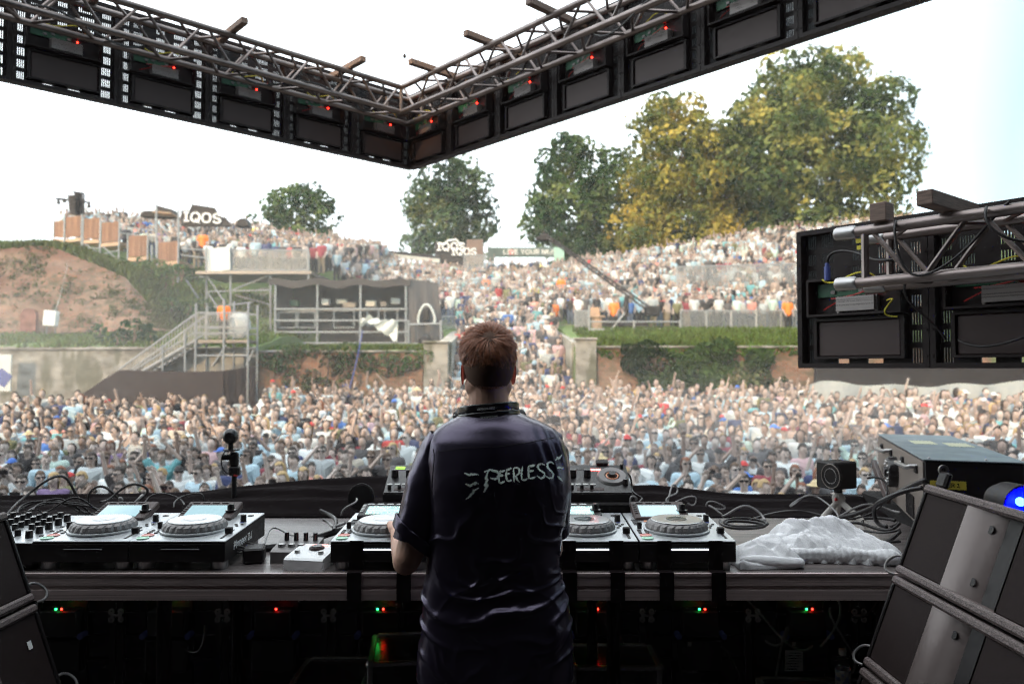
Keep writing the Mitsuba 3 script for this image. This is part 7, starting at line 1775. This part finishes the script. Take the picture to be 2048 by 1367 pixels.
c = P(1194, 648, YPf + .6); obj('drum_core', lathe([(0, -.45), (.36, -.45), (.28, -.40), (.26, .30), (.42, .34), (.42, .42), (0, .42)], 18, c), 'm_plank_edge', k)
o = obj('chair_back', box(P(1190, 624, YPf + .8), [.45, .05, .5]), 'm_plank_edge', k)
# ---- signs
LX = np.array([[1.0, 0, 0], [0, 0, -1], [0, 1, 0]])
k = thing('sign_board', 'black stepped sign board with big white letters above the left stand', 'sign')
Ys = 46.0
pts = [P(*p, Ys)[[0, 2]] for p in ((362, 452), (362, 420), (379, 420), (384, 408), (428, 415), (436, 432), (450, 434), (460, 452))]
obj('board', extr(pts, .3, t=[0, Ys, 0]), 'm_rubber', k)
for ch, px in zip('IQOS', (373, 391, 413, 434)):
    tm_ = meshkit.text_mesh(ch, .60, .05, True); v = np.array(tm_.vertices); v[:, 0] -= (v[:, 0].min() + v[:, 0].max()) / 2; v[:, 0] *= 1.12
    c = P(px, 443 + (px - 373) * .06, Ys - .06); obj('letter', trimesh.Trimesh(v @ LX.T + c, tm_.faces, process=False), 'm_white', k)
for (p4, lab, Yk) in ((((278, 432), (288, 421), (308, 421), (316, 411), (343, 418), (350, 434)), 'black stepped kiosk roof left of the sign board on the left stand', 47), (((470, 452), (478, 437), (490, 436), (496, 452)), 'small black kiosk roof right of the sign board on the left stand', 47)):
    o = obj('kiosk_roof', extr([P(*p, Yk)[[0, 2]] for p in p4], .8, t=[0, Yk, 0]), 'm_rubber'); tag(o, lab, 'roof')
k = thing('kiosk_canopy', 'small pale canopy on a post among the people of the left stand', 'canopy')
obj('sheet', cbox(P(330, 428, 43), [1.1, 1.0, .08], .02, roty(.1)), 'm_plank_edge', k); obj('post', tube3(P(313, 408, 43.2), P(313, 470, 43.2), .06), 'm_zinc', k)
# speaker tower
k = thing('speaker_tower', 'dark mast with hanging loudspeakers and spotlights at the top left end of the stand', 'tower')
Yt = 51.5
obj('mast', cat(*[tube3(P(x, 388, Yt), P(x, 480, Yt), .06) for x in (163, 168)]), 'm_rubber', k)
obj('cross_arm', tube3(P(112, 397, Yt), P(180, 405, Yt), .09), 'm_rubber', k); obj('top_arm', tube3(P(146, 384, Yt), P(168, 387, Yt), .08), 'm_rubber', k)
for i in range(6):
    obj('loudspeaker', cbox(P(146 + i * .6, 394 + i * 6.6, Yt - .3), [.50, .5, .20], .02, roty(.05 * i)), 'm_rubber', k); obj('loudspeaker', cbox(P(157 + i * .4, 391 + i * 6.6, Yt + .3), [.34, .5, .20], .02), 'm_rubber', k)
for (px, py) in ((117, 405), (129, 402), (178, 412)): obj('spotlight', lathe([(0, .15), (.09, .15), (.14, -.1), (.12, -.12), (0, -.1)], 14, P(px, py, Yt)), 'm_rubber', k)
# banner gate
k = thing('banner_gate', 'grey green gate with a lettered banner in the gap between the trees on the hilltop', 'gate')
Yg = 63.5
mat('m_banner', (.075, .105, .10), .8); mat('m_green_pale', (.30, .48, .40), .7)
a_, b_ = P(976, 497, Yg), P(1115, 512, Yg)
obj('banner', cbox((a_ + b_) / 2 + [0, 0, 0], [b_[0] - a_[0], .2, 20 / F0 * Yg], .02), 'm_banner', k)
for px, w in ((982, 14), (1118, 20)): obj('pillar', box(P(px, 530, Yg), [w / F0 * Yg, .4, 3.0]), 'm_banner' if px < 1000 else 'm_green_pale', k)
obj('lettering', text_at('LIVE YOUR MUSIC', .42, LX, P(1068, 503.5, Yg - .14), .03, True), 'm_paper', k)
obj('lettering', text_at('FESTIVAL', .30, LX, P(1001, 504, Yg - .14), .03, True), 'm_paper', k) if False else None
st = []
for i in range(10):
    r_ = .34 if i % 2 == 0 else .14; an_ = math.pi / 2 + i * math.pi / 5; c = P(1023, 504, Yg - .14); st.append((c[0] + r_ * math.cos(an_), c[2] + r_ * math.sin(an_)))
obj('star', extr(st, .03, t=[0, Yg - .15, 0]), 'm_red', k)
k = thing('white_sign', 'white outlined sign and letters on a dark board left of the banner gate', 'sign')
Yq = 58.0
obj('board', box(P(915, 508, Yq + .3), [90 / F0 * Yq, .2, 46 / F0 * Yq]), 'm_rubber', k)
obj('outline', pipe([P(x, y, Yq) for x, y in ((876, 488), (890, 488), (896, 481), (912, 479), (918, 486), (926, 488))], .08, 6), 'm_white', k)
obj('lettering', text_at('IQOS', .62, LX, P(902, 493, Yq), .05, True), 'm_white', k)
obj('lettering', text_at('IQOS', .55, LX, P(928, 503, Yq - .1), .05, True), 'm_white', k)
o = obj('brown_box', cbox(P(950, 505, 58.5), [1.3, 1, 1.9], .05), 'm_timber'); tag(o, 'brown wooden box stall right of the white sign on the hill', 'stall')
k = thing('stand_canopy', 'long low white parapet with dark rail on the hilltop at left', 'parapet')
obj('parapet', cbox((P(592, 488, 57.5) + P(880, 520, 57.5)) / 2, [np.linalg.norm(P(592, 488, 57.5) - P(880, 520, 57.5)), .15, .5], .03, roty(math.atan2(32, 288))), 'm_sheet', k)
obj('rail', tube3(P(592, 482, 57.3), P(880, 514, 57.3), .09), 'm_rubber', k)
# ---- dark marquee and white tarp behind the low screens at right
k = thing('dark_marquee', 'dark grey fabric hoarding behind the crowd under the low screen row', 'hoarding')
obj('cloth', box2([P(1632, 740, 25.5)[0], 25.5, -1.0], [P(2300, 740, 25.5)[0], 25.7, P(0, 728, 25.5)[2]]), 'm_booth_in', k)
def tarp(u, v):
    px = 1618 + u * 480
    t = np.interp(px, [1618, 1640, 1660, 1800, 1900, 2100], [768, 763, 764, 771, 770, 760])
    p = np.stack([(px - CX) / F0 * 25.0, 25.0 + .1 * np.sin(px * .07), EYE - (t - HY) / F0 * 25.0 - v * .9 + .05 * np.sin(px * .05)], -1)
    return p
o = obj('white_tarp', grid(tarp, 60, 8), 'm_tarp', smooth=True); tag(o, 'pale tarp hung along the foot of the dark hoarding at right', 'tarp')
k = thing('poster_board', 'pale blue poster board at the far left image edge against the retaining wall', 'board')
obj('board', box(P(5, 745, 26.5), [.62, .06, 1.3]), 'm_sheet', k)
obj('print', box(P(5, 755, 26.46), [.5, .01, .5], roty(.6)), 'm_blue_plastic', k)
for i, (a_, b_, lab) in enumerate((((660, 705), (645, 800), 'dark cable hanging down the wall below the middle of the booth'), ((725, 660), (692, 800), 'thin blue rope hanging from the booth over the wall'))):
    o = obj('hanging_rope', pipe([P(*a_, 28.0), (P(*a_, 27.9) + P(*b_, 27.6)) / 2 + [.05, 0, 0], P(*b_, 27.6)], .025, 5, 12), 'm_rubber' if i == 0 else 'm_blue_plastic'); tag(o, lab, 'rope')
